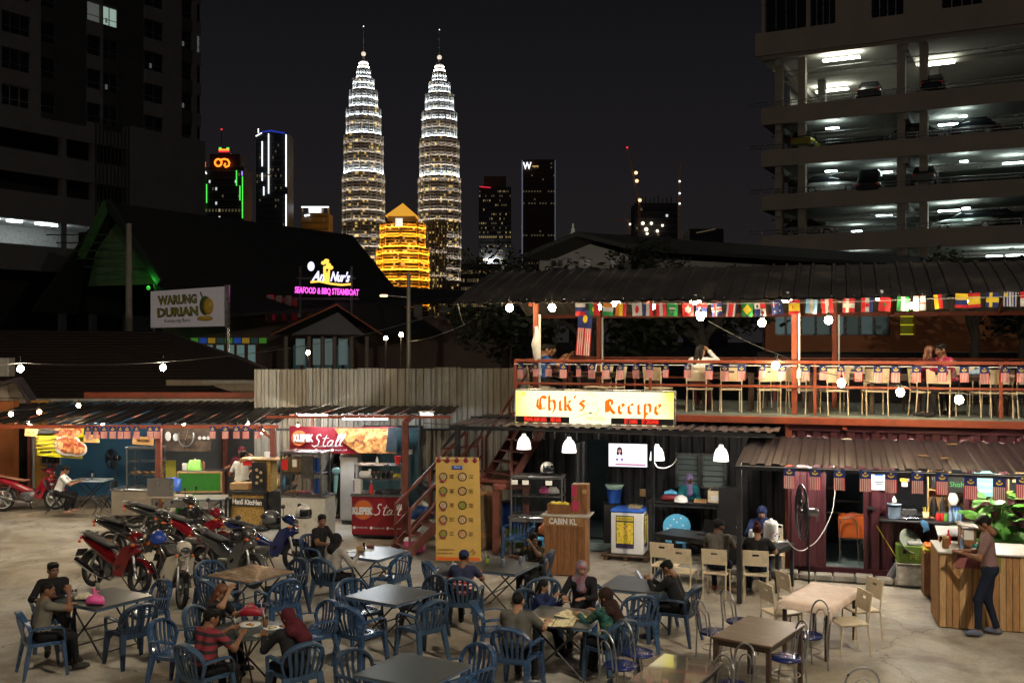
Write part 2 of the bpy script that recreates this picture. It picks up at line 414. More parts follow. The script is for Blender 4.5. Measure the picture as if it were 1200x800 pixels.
def lobed(R_,n=64,lobes=16,d=.11):
 return [R_*(1-d*(1-abs(math.cos(lobes / 2*2*math.pi*k / n))))for k in range(n)]
def ringpts(cx,cy,z,rr,n=64):return [(cx + rr[k]*math.cos(2*math.pi*k / n),cy + rr[k]*math.sin(2*math.pi*k / n),z)for k in range(n)]
def round_tower(label,pxc,Y,tiers,ledge_levels,floor_h,wins,steel,glassm_,winm,ringm,base_py=None,top_parts=None,warm=None,plit=.3,seed=1,lobes=16,cat='skyscraper'):
 """tiers: list (py_top, py_bottom, half px) from the top down"""
 k = Y / F;rnd = random.Random(seed);cx = (pxc-600)*k
 Z = lambda py:EYE + (400-py)*k
 t = thing('skyscraper',label,cat,(cx,Y,0))
 N = 64
 for ti,(y0,y1,hw)in enumerate(tiers):
  z1,z0 = Z(y0),Z(y1);Rr = hw*k;mb = MB();wb = MB();nf = max(1,int(round((z1-z0)/ floor_h)));fh = (z1-z0)/ nf
  rs,rw = lobed(Rr,N,lobes),lobed(Rr*.985,N,lobes);rings = [];
  for f in range(nf):
   zz = z0 + f*fh
   for q,rr in ((0,rs),(.42,rs),(.42,rw),(.98,rw)):rings.append((ringpts(0,0,zz + q*fh,rr,N)))
   for s_ in range(N):
    if math.sin(2*math.pi*(s_ + .5)/ N)<.25 and rnd.random()<plit*wins[ti]:
     a,b = rings[-2][s_],rings[-2][(s_ + 1)%N];c,d = rings[-1][(s_ + 1)%N],rings[-1][s_]
     o = 1.006;wb.add([(p[0]*o,p[1]*o,p[2])for p in (a,b,c,d)],[(0,1,2,3)])
  rings.append(ringpts(0,0,z1,rs,N))
  for i in range(len(rings)-1):
   mb.rings([rings[i],rings[i + 1]],0 if i%4 != 2 else 1,False,False)
  mb.add(rings[-1],[tuple(range(N))]);mb.build('tier',[steel,glassm_],t);fn = MB()
  for s_ in range(lobes):
   a = 2*math.pi*s_ / lobes;fn.box((Rr*1.005*math.cos(a),Rr*1.005*math.sin(a),(z0 + z1)/ 2),(1.6,1.7,z1-z0),rz=a)
  fn.build('fin',steel,t)['kind']= 'stuff'
  if wb.v:tag(wb.build('window',winm,t),kind='stuff')
  if ti in ledge_levels:
   for q in ledge_levels[ti]:  # glowing ledges; those above a tier's foot are added to wash walls
    m_,r_,zo = q;lr = MB();ri,ro = lobed(Rr + .3,N,lobes),lobed(Rr + r_,N,lobes);zz = z0 + zo;lr.rings([ringpts(0,0,zz,ri,N),ringpts(0,0,zz,ro,N)],0,False);lr.rings([ringpts(0,0,zz,ro,N),ringpts(0,0,zz-.5,ro,N),ringpts(0,0,zz-.5,ri,N)],1,False);lr.build('light_ledge',[m_,steel],t)
 return t,Z,k
def klcc(label,pxc,dy,seed):
 Y = 1484
 tiers = [(82 + dy,92 + dy,8),(93 + dy,106 + dy,12),(107 + dy,127 + dy,16.2),(128 + dy,159 + dy,20),(160 + dy,204 + dy,22.7),(205 + dy,270,24.4),(270,330,24.8),(330,404,25.2)]
 W = M.ring_white;Q = M.ring_warm
 led = {0:[(W,1.6,0),(W,1.3,6)],1:[(W,1.8,0),(W,1.5,8)],2:[(W,1.9,0),(W,1.5,12)],3:[(W,2.0,0),(Q,1.6,14),(W,1.2,26)],4:[(W,2.1,0),(Q,1.7,14),(Q,1.7,28),(Q,1.7,42)],5:[(Q,1.8,12),(Q,1.8,26),(Q,1.8,40),(Q,1.8,54),(Q,1.8,68)],6:[(Q,1.8,2),(Q,1.8,16),(Q,1.8,32),(Q,1.8,48),(Q,1.8,62)]}
 t,Z,k = round_tower(label,pxc,Y,tiers,led,4.3,[.1,.2,.25,.4,.8,1,1,.8],M.sky_steel,M.sky_glass,M.win_gold,W,seed=seed,plit=.13)
 z = Z(82 + dy);mb = MB();prof = [(8.5,z-1),(8.8,z + 1),(6,z + 2),(6,z + 5),(7.4,z + 5.5),(7.4,z + 6.5),(4.4,z + 7.5),(4.4,z + 10.5),(5.6,z + 11),(5.6,z + 12),(3,z + 13),(2.6,z + 16),(1.2,z + 18),(1.1,z + 21)]
 mb.lathe(prof,(0,0,0),20,cap=True,sm=False).build('pinnacle',M.sky_steel,t)
 MB().rings([ringpts(0,0,z + 2.6,[7.6]*24,24),ringpts(0,0,z + 3.6,[8.2]*24,24)],0,False).build('light_ring',M.ring_top,t)
 MB().rings([ringpts(0,0,z + 8,[6.2]*24,24),ringpts(0,0,z + 9,[6.6]*24,24)],0,False).build('light_ring',M.ring_top,t)
 MB().ball((0,0,z + 22.5),3.3,n=16).build('ball',glow('ball_glow' + str(seed),(1,.85,.68),.85),t)
 MB().cyl((0,0,z + 25.5),(0,0,z + 62-dy*.2),.55,.25,8).build('mast',M.sky_steel,t)
 MB().ball((0,0,z + 62),.8,n=8).build('beacon',M.neon_white,t)
 return t
klcc('left of two tall silver lit towers with ball and mast on top',426,0,3)
klcc('right of two tall silver lit towers, the one beside the amber building',515,4,4)
# round annex of the right tower
t,Z,k = round_tower('shorter round annex tower joined to the foot of the right silver tower',511,1450,[(258,264,9),(265,404,11.5)],{1:[(M.ring_white,1,0),(M.ring_warm,1.2,95),(M.ring_warm,1.2,128)]},4.3,[.3,.8],M.sky_steel,M.sky_glass,M.win_gold,None,seed=8,plit=.25)
# amber building with pyramid roof
AM = mt('amber_stone',(.62,.42,.2),.7,var=.1,scale=.05)
t,Z,k = round_tower('amber lit office tower with pyramid roof between the two silver towers',472,1150,[(262,291,26),(292,318,30),(319,404,30.5)],
 {0:[(M.ring_amber,1.5,0),(M.ring_amber,1.5,12),(M.ring_amber,1.2,21)],1:[(M.ring_amber,1.8,0),(M.ring_amber,1.6,9),(M.ring_amber,1.4,18)],2:[(M.ring_amber,1.4,44),(M.ring_amber,1.4,60),(M.ring_amber,1.4,71)]},3.4,[.4,.5,.3],AM,M.sky_glass,M.win_gold,None,seed=5,lobes=8,plit=.15)
z0 = Z(255);h = 18.5*k;MB().add([(-h,-h,z0),(h,-h,z0),(h,h,z0),(-h,h,z0),(0,0,Z(238))],[(0,1,4),(1,2,4),(2,3,4),(3,0,4),(3,2,1,0)]).build('roof',glow('amber_roof_glow',(1,.47,.05),.75),t)  # floodlight on the pyramid is put into the roof's own glow
Bx((0,0,(Z(255)+ Z(263))/ 2),(h*1.7,h*1.7,Z(255)-Z(263))).build('roof_base',AM,t)
Bx((-1.5*k,-26.5*k,Z(263.5)),(8*k,2,9*k)).build('lit_panel',glow('lit_panel',(1,.95,.8),1),t)

def slab_tower(label,x0,x1,ytop,Y,body=None,rows=30,cols=10,lit=.2,wm='win_soft',depth=30,ybot=404,rz=0,row_from=0):
 k = Y / F;cx = ((x0 + x1)/ 2-600)*k;W = (x1-x0)*k;z1 = EYE + (400-ytop)*k;z0 = -1
 t = thing('skyscraper',label,'skyscraper',(cx,Y,0),rz)
 Bx((0,depth / 2,(z0 + z1)/ 2),(W,depth,z1-z0)).build('body',body or M.dark_facade,t)
 rnd = random.Random(int(x0*7 + ytop));dz = (z1-z0)/ (rows + 1);dx = W / cols
 for mat in (wm,'win_dim'):
  wb = MB()
  for r in range(row_from,rows):
   run = rnd.random()<.03
   for c in range(cols):
    if rnd.random()<(lit if not run else .8)*(1 if mat==wm else 1.6):
     x = -W / 2 + (c + .5)*dx;z = z1-(r + 1)*dz
     wb.add([(x-dx*.26,-.25,z-dz*.2),(x + dx*.26,-.25,z-dz*.2),(x + dx*.26,-.25,z + dz*.2),(x-dx*.26,-.25,z + dz*.2)],[(0,1,2,3)])
   if mat=='win_dim' and r%2==0:
    pass
  if wb.v:tag(wb.build('window',M[mat],t),kind='stuff')
 # floor bands
 fb = MB()
 for r in range(rows):fb.box((0,-.12,z1-(r + .5)*dz),(W,.24,dz*.18))
 tag(fb.build('floor_band',mt('band',(.09,.085,.085),.6,var=0),t),kind='stuff')
 def q(px,py):return ((px-600)*k-cx,EYE + (400-py)*k)
 return t,q,k
def strip(t,q,pts,mat,w,name='light_strip',y=-1.0):
 p = [Vector((*[q(*a)][0][:1],y,q(*a)[1]))for a in pts]
 return MB().tube(p,w,6).build(name,mat,t)
# green outlined tower with orange rooftop emblem
t,q,k = slab_tower('dark tower edged in green light with glowing orange emblem on its crown',240,286,196,950,lit=.03,wm='win_white',rows=24,cols=12,body=mt('green_tower',(.03,.012,.014),.5,var=.2,scale=.05))
x0,z0 = q(245,196);x1,z1 = q(280,180);Bx(((x0 + x1)/ 2,12,(z0 + z1)/ 2),(x1-x0,20,z1-z0)).build('crown',mt('green_tower_top',(.03,.01,.012),.5,var=0),t)
x0,z0 = q(254,180);x1,z1 = q(266,171);Bx(((x0 + x1)/ 2,12,(z0 + z1)/ 2),(x1-x0,8,z1-z0)).build('cap',M.dark_facade,t)
for a,b,m_ in (((254,176),(266,176),'neon_red'),((254,174),(266,174),'neon_orange'),((254,172),(257,172),'neon_green'),((263,172),(266,172),'neon_green')):strip(t,q,[a,b],M[m_],.7,y=7)
strip(t,q,[(260,170),(260,153)],M.dark_facade,.3,'mast');p = q(260,152);MB().ball((p[0],-1,p[1]),.9).build('beacon',M.neon_red,t)
for a,b in (((239.6,198),(239.6,250)),((242.5,216),(242.5,238)),((277.5,200),(277.5,218)),((284.5,207),(284.5,256)),((281.5,218),(281.5,235))):strip(t,q,[a,b],M.neon_green,.5)
strip(t,q,[(240.5,190),(240.5,196)],M.neon_orange,.7);strip(t,q,[(284,201),(284,206)],M.neon_violet,.6);strip(t,q,[(239,199),(242.5,204)],M.neon_white,.5)
cx_,r_ = 256.3,3.9
ring = [(cx_ + r_*math.cos(R(a)),191-r_*math.sin(R(a))*1.05)for a in range(0,361,24)]
em = MB();em.tube([Vector((q(*p)[0],-1.5,q(*p)[1]))for p in ring],.85,6)
arc = [(260,187.4),(264,186.8),(267.5,187.8),(269.3,191),(268.6,194.6),(265,196.2),(263.4,194.2),(264.8,191.6)]
em.tube([Vector((q(*p)[0],-1.5,q(*p)[1]))for p in arc],.85,6);em.build('emblem',M.neon_orange,t)
# white striped tower
t,q,k = slab_tower('dark glass tower with long vertical white light strips',300,337,156,1100,lit=.06,wm='win_dim',rows=34,cols=12,body=mt('stripe_tower',(.035,.04,.045),.4,var=.3,scale=.04))
for a,b in (((307.5,166),(307.5,195)),((307.5,203),(307.5,212)),((309.3,219),(309.3,229)),((315,157),(315,204)),((315,206),(315,227)),((335.5,158),(335.5,219)),((335.5,228),(335.5,265)),((300,160),(307,156)),((303,151),(303,156))):strip(t,q,[a,b],M.neon_white,.55)
strip(t,q,[(307,155),(318,153.5),(334,156.5)],glow('neon_blue',(.03,.05,.5),.6),.9)
# small tower with lit crown
t,q,k = slab_tower('short grey tower with bright white crown of lights',353,385,250,1200,lit=.12,wm='win_dim',rows=20,cols=14,body=mt('crown_tower',(.22,.2,.18),.6,var=.1,scale=.05))
for xx in (353.6,361.5,370,378,384.4):strip(t,q,[(xx,243),(xx,251)],M.sky_steel,1.2,'column',y=2)
strip(t,q,[(353,242.5),(385,242.5)],M.neon_white,.8,y=1)
p,p2 = q(362,249),q(376,243);Bx(((p[0]+ p2[0])/ 2,1,(p[1]+ p2[1])/ 2),(p2[0]-p[0],2,p2[1]-p[1])).build('lit_panel',M.neon_white,t)
strip(t,q,[(357,253),(363,252)],M.neon_white,1,y=-1)
# right side skyline
t,q,k = slab_tower('dim office tower with scattered lit windows and reddish roof lamps',561,599,219,1100,lit=.12,rows=34,cols=16,body=mt('dim_tower',(.06,.055,.05),.5,var=.3,scale=.04))
x0,z0 = q(567,219);x1,z1 = q(593,206);Bx(((x0 + x1)/ 2,14,(z0 + z1)/ 2),(x1-x0,20,z1-z0)).build('crown',mt('dim_crown',(.16,.1,.07),.7,var=.1),t)
strip(t,q,[(562,219),(575,220)],M.neon_red,.35)
Bx((q(577,305)[0],-3,q(577,305)[1]),(14,1.5,1.5)).build('flood_lamp',M.ring_white,t)
t,q,k = slab_tower('low office block with rows of yellow windows at the skyline foot',540,587,309,1000,lit=.4,rows=9,cols=20,body=mt('low_block',(.09,.08,.07),.6,var=.2,scale=.04))
t,q,k = slab_tower('tall dark red slab tower with a white letter near its top',612,651,187,1000,lit=.01,wm='win_dim',rows=46,cols=12,body=mt('red_slab',(.07,.018,.012),.5,var=.2,scale=.04))
wl = txt('letter','W',9.5,M.neon_white,t,(q(617.8,195)[0],-1.4,q(617.8,195)[1]),width=8,depth=.8,off=.06)
strip(t,q,[(612,188),(612,330)],mt('edge_light',(.3,.3,.35),.4,var=0,em=(.6,.7,.9),es=.16),.5);strip(t,q,[(650.5,188),(650.5,300)],mt('edge_light2',(.3,.3,.35),.4,var=0,em=(.6,.7,.9),es=.10),.5)
strip(t,q,[(624,195.2),(631,195)],M.win_gold,.5)
t = thing('skyscraper','tiny far tower with lit stepped spire','skyscraper',((671.5-600)/ F*1800,1800,0))
for i,(r0,ya,yb)in enumerate(((7,285,404),(5,273,285),(3.2,268,273),(1.5,262,268))):
 MB().lathe([(r0,EYE + (400-yb)/ F*1800),(r0,EYE + (400-ya)/ F*1800),(.1,EYE + (400-ya)/ F*1800)],n=10,sm=False).build('tier',mt('far_tier',(.4,.38,.33),.6,var=0,em=(.8,.75,.6),es=.13)if i else M.dark_facade,t)
# towers under construction with cranes
t,q,k = slab_tower('unfinished dark tower under construction with work lights',744,794,238,900,lit=.02,wm='win_white',rows=22,cols=10,body=mt('site_tower',(.035,.035,.045),.7,var=.4,scale=.04))
for px,py,s_ in ((753,262,1.5),(757,269,1.7),(763,262,1.3),(776,264.5,1.1),(770,271,1.3),(758,274,1.2),(738,263,.9),(792,297,1),(785,298,.8)):
 MB().ball((q(px,py)[0],-2,q(px,py)[1]),s_,n=8).build('work_lamp',glow('work_lamp%d'%px,(1,.85,.6),2.5),t)
for i in range(9):Bx((q(747 + i*5,236-(i%3)*2)[0],2,q(745,236)[1]),(.8,.8,5 + (i%3)*2)).build('column',M.dark_facade,t)
def crane(label,base,top,jib,Y,tip=None):
 k = Y / F;t = thing('tower_crane',label,'crane',((base[0]-600)*k,Y,0))
 def q(p):return Vector(((p[0]-600)*k-(base[0]-600)*k,0,EYE + (400-p[1])*k))
 for nm,a,b,w_ in (('mast',base,top,1.1),('jib',top,jib,.8)):
  A,B = q(a),q(b);m_ = MB();L = (B-A).length;n_ = int(L / 4);d = (B-A)/ L;s_ = d.cross(Vector((0,1,0)))*w_
  m_.cyl(A + s_,B + s_*.5,.28,n=5);m_.cyl(A-s_,B-s_*.5,.28,n=5)
  for i in range(n_):
   sg = 1 if i%2 else-1;f0,f1 = i / n_,(i + 1)/ n_;m_.cyl(A + d*L*f0 + s_*sg,A + d*L*f1-s_*sg,.18,n=4)
  m_.build(nm,mt('crane_steel',(.25,.12,.07),.6,var=0,em=(.3,.15,.1),es=.05),t)
 return t,q
t,q = crane('luffing crane with orange and white lamps along its raised jib',(749,290),(749,236),(735,174),880)
for px,py in ((745,203),(746,212.5),(749.5,235)):MB().ball(q((px,py))+ Vector((0,-2,0)),1.5,n=8).build('lamp',glow('crane_lamp%d'%py,(1,.6,.3),2.2),t)
MB().ball(q((735,173)),.9,n=8).build('beacon',M.neon_red,t)
t,q = crane('thin vertical crane mast with white lamps beside the site',(796,300),(796,214),(797,190),880)
for py in (213,227,239):MB().ball(q((796,py))+ Vector((0,-2,0)),.9,n=8).build('lamp',glow('mast_lamp%d'%py,(.9,.95,1),2),t)
t,q = crane('small far crane with short horizontal jib left of the site',(737,300),(737,258),(720,257),900)
t,q,k = slab_tower('low dark block with violet light strokes and a lit roof edge',808,848,268,800,lit=.03,wm='win_dim',rows=16,cols=12,body=mt('violet_block',(.03,.03,.06),.5,var=.2,scale=.04))
for px,a,b in ((817.5,293,299),(821,297,307),(823,303,308),(827,289,296),(827,301,305),(832,291,300),(834,290,294),(829,302,308)):strip(t,q,[(px,a),(px,b)],M.neon_violet,.35)
strip(t,q,[(816,273),(838,268.5)],M.win_dim,.5)
slab_tower('small dark block with a few windows at the right skyline edge',846,853,293,820,lit=.2,wm='win_dim',rows=14,cols=5)
slab_tower('squat dark block rising behind the gabled house',726,745,275,700,lit=.03,wm='win_dim',rows=10,cols=6)

# ================================================================== CONDO at the left
CW = mt('condo_wall',(.24,.23,.23),.85,var=.12,scale=.5)
CD = mt('condo_dark',(.07,.07,.07),.8,var=.15,scale=.6)
A0 = Vector((-43.3,88,0));A1 = Vector((-33.1,104.2,0));uA = (A1-A0).normalized();angA = math.atan2(uA.y,uA.x);LA = (A1-A0).length
def onA(px,py):
 d = Vector(((px-600)/ F,1,(400-py)/ F));nA = Vector((-uA.y,uA.x,0));tt = (A0-Vector((0,0,EYE))).dot(nA)/ d.dot(nA);p = Vector((0,0,EYE))+ d*tt
 return (p-A0).dot(uA),p.z
cond = thing('apartment_tower','dark grey condominium block with a few lit windows, upper left','building',A0,angA)
zt = 48;zp = onA(0,130)[1]
def pan(x0,x1,z0,z1,y=0.0,th=.5,m_=None,nm='wall',par=None):return Bx(((x0 + x1)/ 2,y + th / 2,(z0 + z1)/ 2),(x1-x0,th,z1-z0)).build(nm,m_ or CW,par or cond)
pan(-25,LA + 2.2,zp-1,zt,.9,18,CD,'core');pan(-25,LA + 2.2,-1,zp-1,9.4,10,CD,'core')
pw = lambda px:onA(px,60)[0]
wc = [(pw(2),pw(36),3),(pw(48),pw(66),1),(pw(104),pw(119),1),(pw(121),pw(139),2),(pw(171),pw(192),2),(pw(213),pw(226),1),(pw(231),pw(236),1)]
solid = [(-25,pw(2))]+ [(wc[i][1],wc[i + 1][0])for i in range(len(wc)-1)]
for i,(a,b)in enumerate(solid):
 dk = i in (2,4);pan(a,b,zp-1.2,zt,.35 if dk else 0,.5,CD if dk else CW)
FH = 3.1
LW = glow('condo_lit',(.62,.85,.72),.42);LW2 = glow('condo_lit_soft',(.55,.6,.55),.12)
for ci,(a,b,n_)in enumerate(wc):
 z = zp + .1;fl = 0
 while z<zt-2:
  pan(a,b,z-.75,z + .55,.05,.4,CW if ci%2==0 else CD,'spandrel')
  wz0,wz1 = z + .55,z + FH-.75
  cxp = (a + b)/ 2
  # which real window is lit
  py = 400-(((wz0 + wz1)/ 2)-EYE)*F / (A0 + uA*cxp).y
  lit = LW if (ci==3 and 5<py<32)else (LW2 if (ci==2 and py<30)or (ci==6 and 35<py<60)else M.glass_dark)
  wf = MB();wf.box((cxp,.3,wz1-.03),(b-a,.1,.06));wf.box((cxp,.3,wz0 + .03),(b-a,.1,.06));wf.box((cxp,.3,wz0 + .6),(b-a,.08,.05))
  for j in range(n_ + 1):wf.box((a + (b-a)*j / n_,.3,(wz0 + wz1)/ 2),(.06,.1,wz1-wz0))
  fo = wf.build('window',mt('cw',(.3,.3,.3),.6,var=0)if z<zp + 1 and ci==0 else M.steel,cond)
  MB().add([(a,.36,wz0),(b,.36,wz0),(b,.36,wz1),(a,.36,wz1)],[(0,1,2,3)]).build('pane',lit,fo)
  if ci in (3,4,5)and fl in (1,2,3)and (ci + fl)%2==0:Bx(((a + b)/ 2-.3,.28,wz0 + .5),(.22,.05,.45)).build('lamp',LW2,fo)
  z += FH;fl += 1
# podium of parking levels
x_e = LA + 2
for (za,zb)in ((onA(0,150)[1],zp-.02),(onA(0,200)[1],onA(0,173)[1]),(onA(0,252)[1]-.2,onA(0,222)[1])):
 pan(-25,x_e,za,zb,-.6,.5,CW,'parapet')
pan(pw(146),x_e + .3,0,zp + .8,-.9,1.2,CW,'wall')
for px in (68,104,145):pan(pw(px),pw(px)+ .55,0,zp,-.45,.5,CW,'column')
for i in range(12):pan(pw(106)+ i*.4,pw(106)+ i*.4 + .1,zp-8,zp + 1,-.75,.1,CD,'louvre')
zf = onA(0,285)[1];zc = onA(0,252)[1]
pan(-25,pw(146),zf-2.2,zf,-.6,.5,CW,'parapet');pan(-25,pw(146),zf-.3,zf-.1,0,9,CW,'slab');pan(-25,pw(146),zc,zc + .2,.0,9,M.white_paint,'ceiling')
for px in (10,37,70,88):Bx((pw(px),2.5,zc-.12),(1.3,.3,.1)).build('lamp',glow('podium_lamp',(.8,.95,1),22),cond)
pan(-25,pw(146),zf,zc,7,.2,M.white_paint,'back_wall')

# ================================================================== CAR and PARKING GARAGE at the right
def car(label,loc,rz,paint,van=False,group='cars parked in the multistorey garage',lamp=False):
 t = thing('parked_car',label,'car',loc,rz,group);L,W,H = (4.3,1.72,1.45)if not van else (4.6,1.8,1.9);b = MB()
 b.loft([(-L / 2,0,.55,W*.38,.2),(-L / 2 + .12,0,.58,W*.47,.3),(-L*.3,0,.6,W / 2,.36),(0,0,.58,W / 2,.36),(L*.28,0,.56,W / 2,.34),(L / 2-.2,0,.5,W*.46,.27),(L / 2,0,.48,W*.38,.18)],16,e=4)
 b.build('body',paint,t);g = MB()
 x0,x1 = (-L*.42,L*.2)if not van else (-L*.47,L*.3)
 g.loft([(x0,0,.9,W*.42,.03),(x0 + .45,0,.85 + (H-.95)/ 2,W*.41,(H-.85)/ 2),(0,0,.86 + (H-.9)/ 2,W*.41,(H-.82)/ 2),(x1-.55,0,.85 + (H-.98)/ 2,W*.41,(H-.92)/ 2),(x1 + .15,0,.88,W*.43,.03)],16,e=4)
 g.build('window',M.glass_dark,t)
 rf = MB();rf.loft([(x0 + .55,0,H-.03,W*.36,.03),(x1-.65,0,H-.04,W*.36,.03)],12,e=4);rf.build('roof',paint,t)
 for sx_ in (-L*.31,L*.32):
  for sy in (-1,1):
   wl_ = MB();wl_.cyl((sx_,sy*(W / 2-.2),.32),(sx_,sy*(W / 2 + .01),.32),.32,n=16);wo = wl_.build('wheel',M.black_rubber,t)
   MB().cyl((sx_,sy*(W / 2-.01),.32),(sx_,sy*(W / 2 + .02),.32),.2,n=12).build('rim',M.steel,wo)
 for sy in (-1,1):
  Bx((L / 2-.1,sy*W*.34,.62),(.16,.36,.14),bev=.03).build('headlight',M.white_plastic,t)
  Bx((-L / 2 + .07,sy*W*.36,.7),(.1,.28,.2),bev=.03).build('tail_light',M.red_plastic,t)
 return t
PW = mt('garage_wall',(.36,.31,.26),.85,var=.12,scale=.3);PI = mt('garage_inside',(.4,.39,.36),.85,var=.15,scale=.3)
B0 = Vector((18.8,78.5,0));uB = Vector((.8895,-.457,0)).normalized();angB = math.atan2(uB.y,uB.x)
def onB(px,py,dep=0):
 nB = Vector((-uB.y,uB.x,0));d = Vector(((px-600)/ F,1,(400-py)/ F));c = Vector((0,0,EYE));tt = (B0 + nB*dep-c).dot(nB)/ d.dot(nB);p = c + d*tt
 return (p-B0).dot(uB),p.z
gar = thing('parking_garage','multistorey concrete parking garage with lit decks, upper right','building',B0,angB)
def gp(x0,x1,y0,y1,z0,z1,m_=PW,nm='slab',par=None):return Bx(((x0 + x1)/ 2,(y0 + y1)/ 2,(z0 + z1)/ 2),(x1-x0,y1-y0,z1-z0)).build(nm,m_,par or gar)
XL = 28;DP = 17
bands = [(onB(892,297)[1],onB(892,277)[1]),(onB(892,247)[1],onB(892,229)[1]),(onB(892,196)[1],onB(892,177)[1]),(onB(892,147)[1],onB(892,127)[1]),(onB(892,71)[1],onB(892,42)[1])]
for i,(z0,z1)in enumerate(bands):
 gp(0,XL,0,.22,z0,z1,PW,'parapet');gp(0.02,XL,.22,DP,z0 + .02,z0 + .3,PI,'slab')
 if i<4:
  rl = MB();rl.cyl((-.9,.1,z1 + .42),(XL,.1,z1 + .42),.035,n=6);rl.cyl((-.9,.1,z1 + .2),(XL,.1,z1 + .2),.025,n=6)
  for j in range(14):rl.cyl((j*2.2,.1,z1-.02),(j*2.2,.1,z1 + .42),.03,n=5)
  rl.build('rail',M.steel,gar)
gp(0,XL,.3,DP,-1,bands[0][0]-3.4,PW,'base')
zb = bands[0][0]-3.3
gp(0,XL,0,.22,zb-1.2,zb + .2,PW,'parapet')
for x in (.9,2.6,9.6,11.1,19.5,21):gp(x,x + .55,.5,1.2,-1,bands[4][0],PW,'column')
for x in (2.6,11.1,21):gp(x,x + .6,8,8.6,-1,bands[4][0],PI,'column')
gp(0,XL,DP-.2,DP,0,bands[4][0],PI,'back_wall');gp(0,.2,9,DP,0,bands[4][0],PI,'side_wall')
for i in range(5):
 zc_ = bands[i][0]-.02
 for x in (1.0,10.0,19.6):gp(x,x + .4,.25,DP-.2,zc_-.45,zc_,PI,'ceiling_beam')
 gp(.2,XL,5.5,5.8,zc_-.4,zc_-.01,PI,'ceiling_beam')
 pb = MB();pb.cyl((.3,2.1,zc_-.5),(XL,2.1,zc_-.5),.06,n=6);pb.cyl((.3,3.6,zc_-.55),(XL,3.6,zc_-.55),.04,n=6);pb.build('pipe',M.steel,gar)
# storey above the garage
zA = bands[4][1]
gp(-.4,XL,-.3,0,zA-1.6,zA + .1,PW,'cornice')
for x0,x1 in ((0,.25),(3.3,3.6),(5.4,7.9),(10.1,12.6),(15.2,18),(20,23),(25,XL)):gp(x0,x1,0.05,.3,zA + .1,zA + 8,PW,'wall')
gp(0,XL,.5,DP,zA,zA + 8,mt('upper_dark',(.06,.055,.05),.8,var=0),'core');gp(0,XL,.06,.29,zA + 2.9,zA + 4.4,PW,'spandrel')
for x0,x1 in ((.3,3.3),(3.6,5.4),(7.9,10.1),(12.6,15.2),(18,20)):
 m_ = MB();n_ = 4
 for j in range(n_ + 1):m_.box((x0 + (x1-x0)*j / n_,.25,zA + 1.5),(.06,.06,2.8))
 m_.box(((x0 + x1)/ 2,.25,zA + .15),(x1-x0,.06,.08));m_.box(((x0 + x1)/ 2,.25,zA + 2.86),(x1-x0,.06,.08));wo = m_.build('window',M.steel,gar)
 MB().add([(x0,.32,zA + .1),(x1,.32,zA + .1),(x1,.32,zA + 2.9),(x0,.32,zA + 2.9)],[(0,1,2,3)]).build('pane',M.glass_dark,wo)
# garage ceiling lamps: (px, py, level)
GL = glow('garage_lamp',(.8,1,.95),26);GLY = glow('garage_lamp_warm',(.97,1,.84),24)
lamps = [(985,68,4,2.6,1),(975,106,4,2.6,1),(1098,75,4,2.4,1),(966,141,3,.9,0),(1124,124,3,.5,0),(1111,146,3,1.3,0),(963,192,2,.8,0),(1125,179,2,.5,0),(1038,202,2,.9,0),(1187,191,2,1.3,0),(1126,234,1,.5,0),(1036,252,1,1.1,0),(1112,247,1,1.4,0),(1088,204,2,.6,0),(1004,271,1,.8,0),(1165,300,0,1.0,0),(1192,299,0,1.4,0),(1000,300,0,.6,0)]
for px,py,lv,ln,wm_ in lamps:
 zc_ = bands[lv][0]-(.55 if lv<4 else .4)
 Yd = (zc_-EYE)*F / (400-py);x = (px-600)/ F*Yd;p = Vector((x,Yd,0))-B0;a_ = p.dot(uB);d_ = p.dot(Vector((-uB.y,uB.x,0)))
 d_ = min(max(d_,.8),DP-1)
 Bx((a_,d_,zc_),(ln,.5 if wm_ else .25,.08)).build('lamp',GLY if wm_ else GL,gar)
nB = Vector((-uB.y,uB.x,0))
silver = mt('car_silver',(.45,.46,.46),.25,.6,var=0,coat=.5);cblack = mt('car_black',(.02,.02,.022),.22,0,var=0,coat=.6);cgrey = mt('car_grey',(.12,.13,.14),.25,.4,var=0,coat=.5);cwhite = mt('car_white',(.7,.7,.68),.3,0,var=0,coat=.5);cgold = mt('car_green',(.3,.3,.05),.3,.3,var=0)
def gcar(label,px,lv,paint,rzo=0,van=False,d=2.2):
 a_,_ = onB(px,200,d);z = bands[lv][0]+ .32 + (.85 if not van else .4);p = B0 + uB*a_ + nB*d
 # a raised parking strip holds the cars level with the rail
 gp(a_-2.6,a_ + 2.6,d-1.2,d + 1.6,bands[lv][0]+ .3,z,PI,'wheel_stop_plinth');car(label,(p.x,p.y,z),angB + rzo,paint,van)
gcar('silver hatchback, leftmost car on the lowest lit deck',950,0,silver)
gcar('pale grey saloon under the bright lamp on the lowest deck',1132,0,mt('car_pale',(.35,.42,.38),.25,.5,var=0),3.1)
gcar('black car at the right end of the lowest deck',1178,0,cblack)
gcar('small silver car at the left of the second deck',975,1,silver)
gcar('tall black van on the second deck',1022,1,cblack,1.57,True)
gcar('dark car right of the concrete column on the second deck',1085,1,cgrey,1.57)
gcar('dark grey car with lit flank on the third deck',1080,2,cgrey)
gcar('black car right of the grey one on the third deck',1135,2,cblack,3.1)
gcar('yellow green car, leftmost on the third deck',945,2,cgold,1.57)
gcar('black car on the top open deck',1095,3,cblack,1.57)
gcar('dark car left of the column on the top open deck',1022,3,cgrey,1.57)

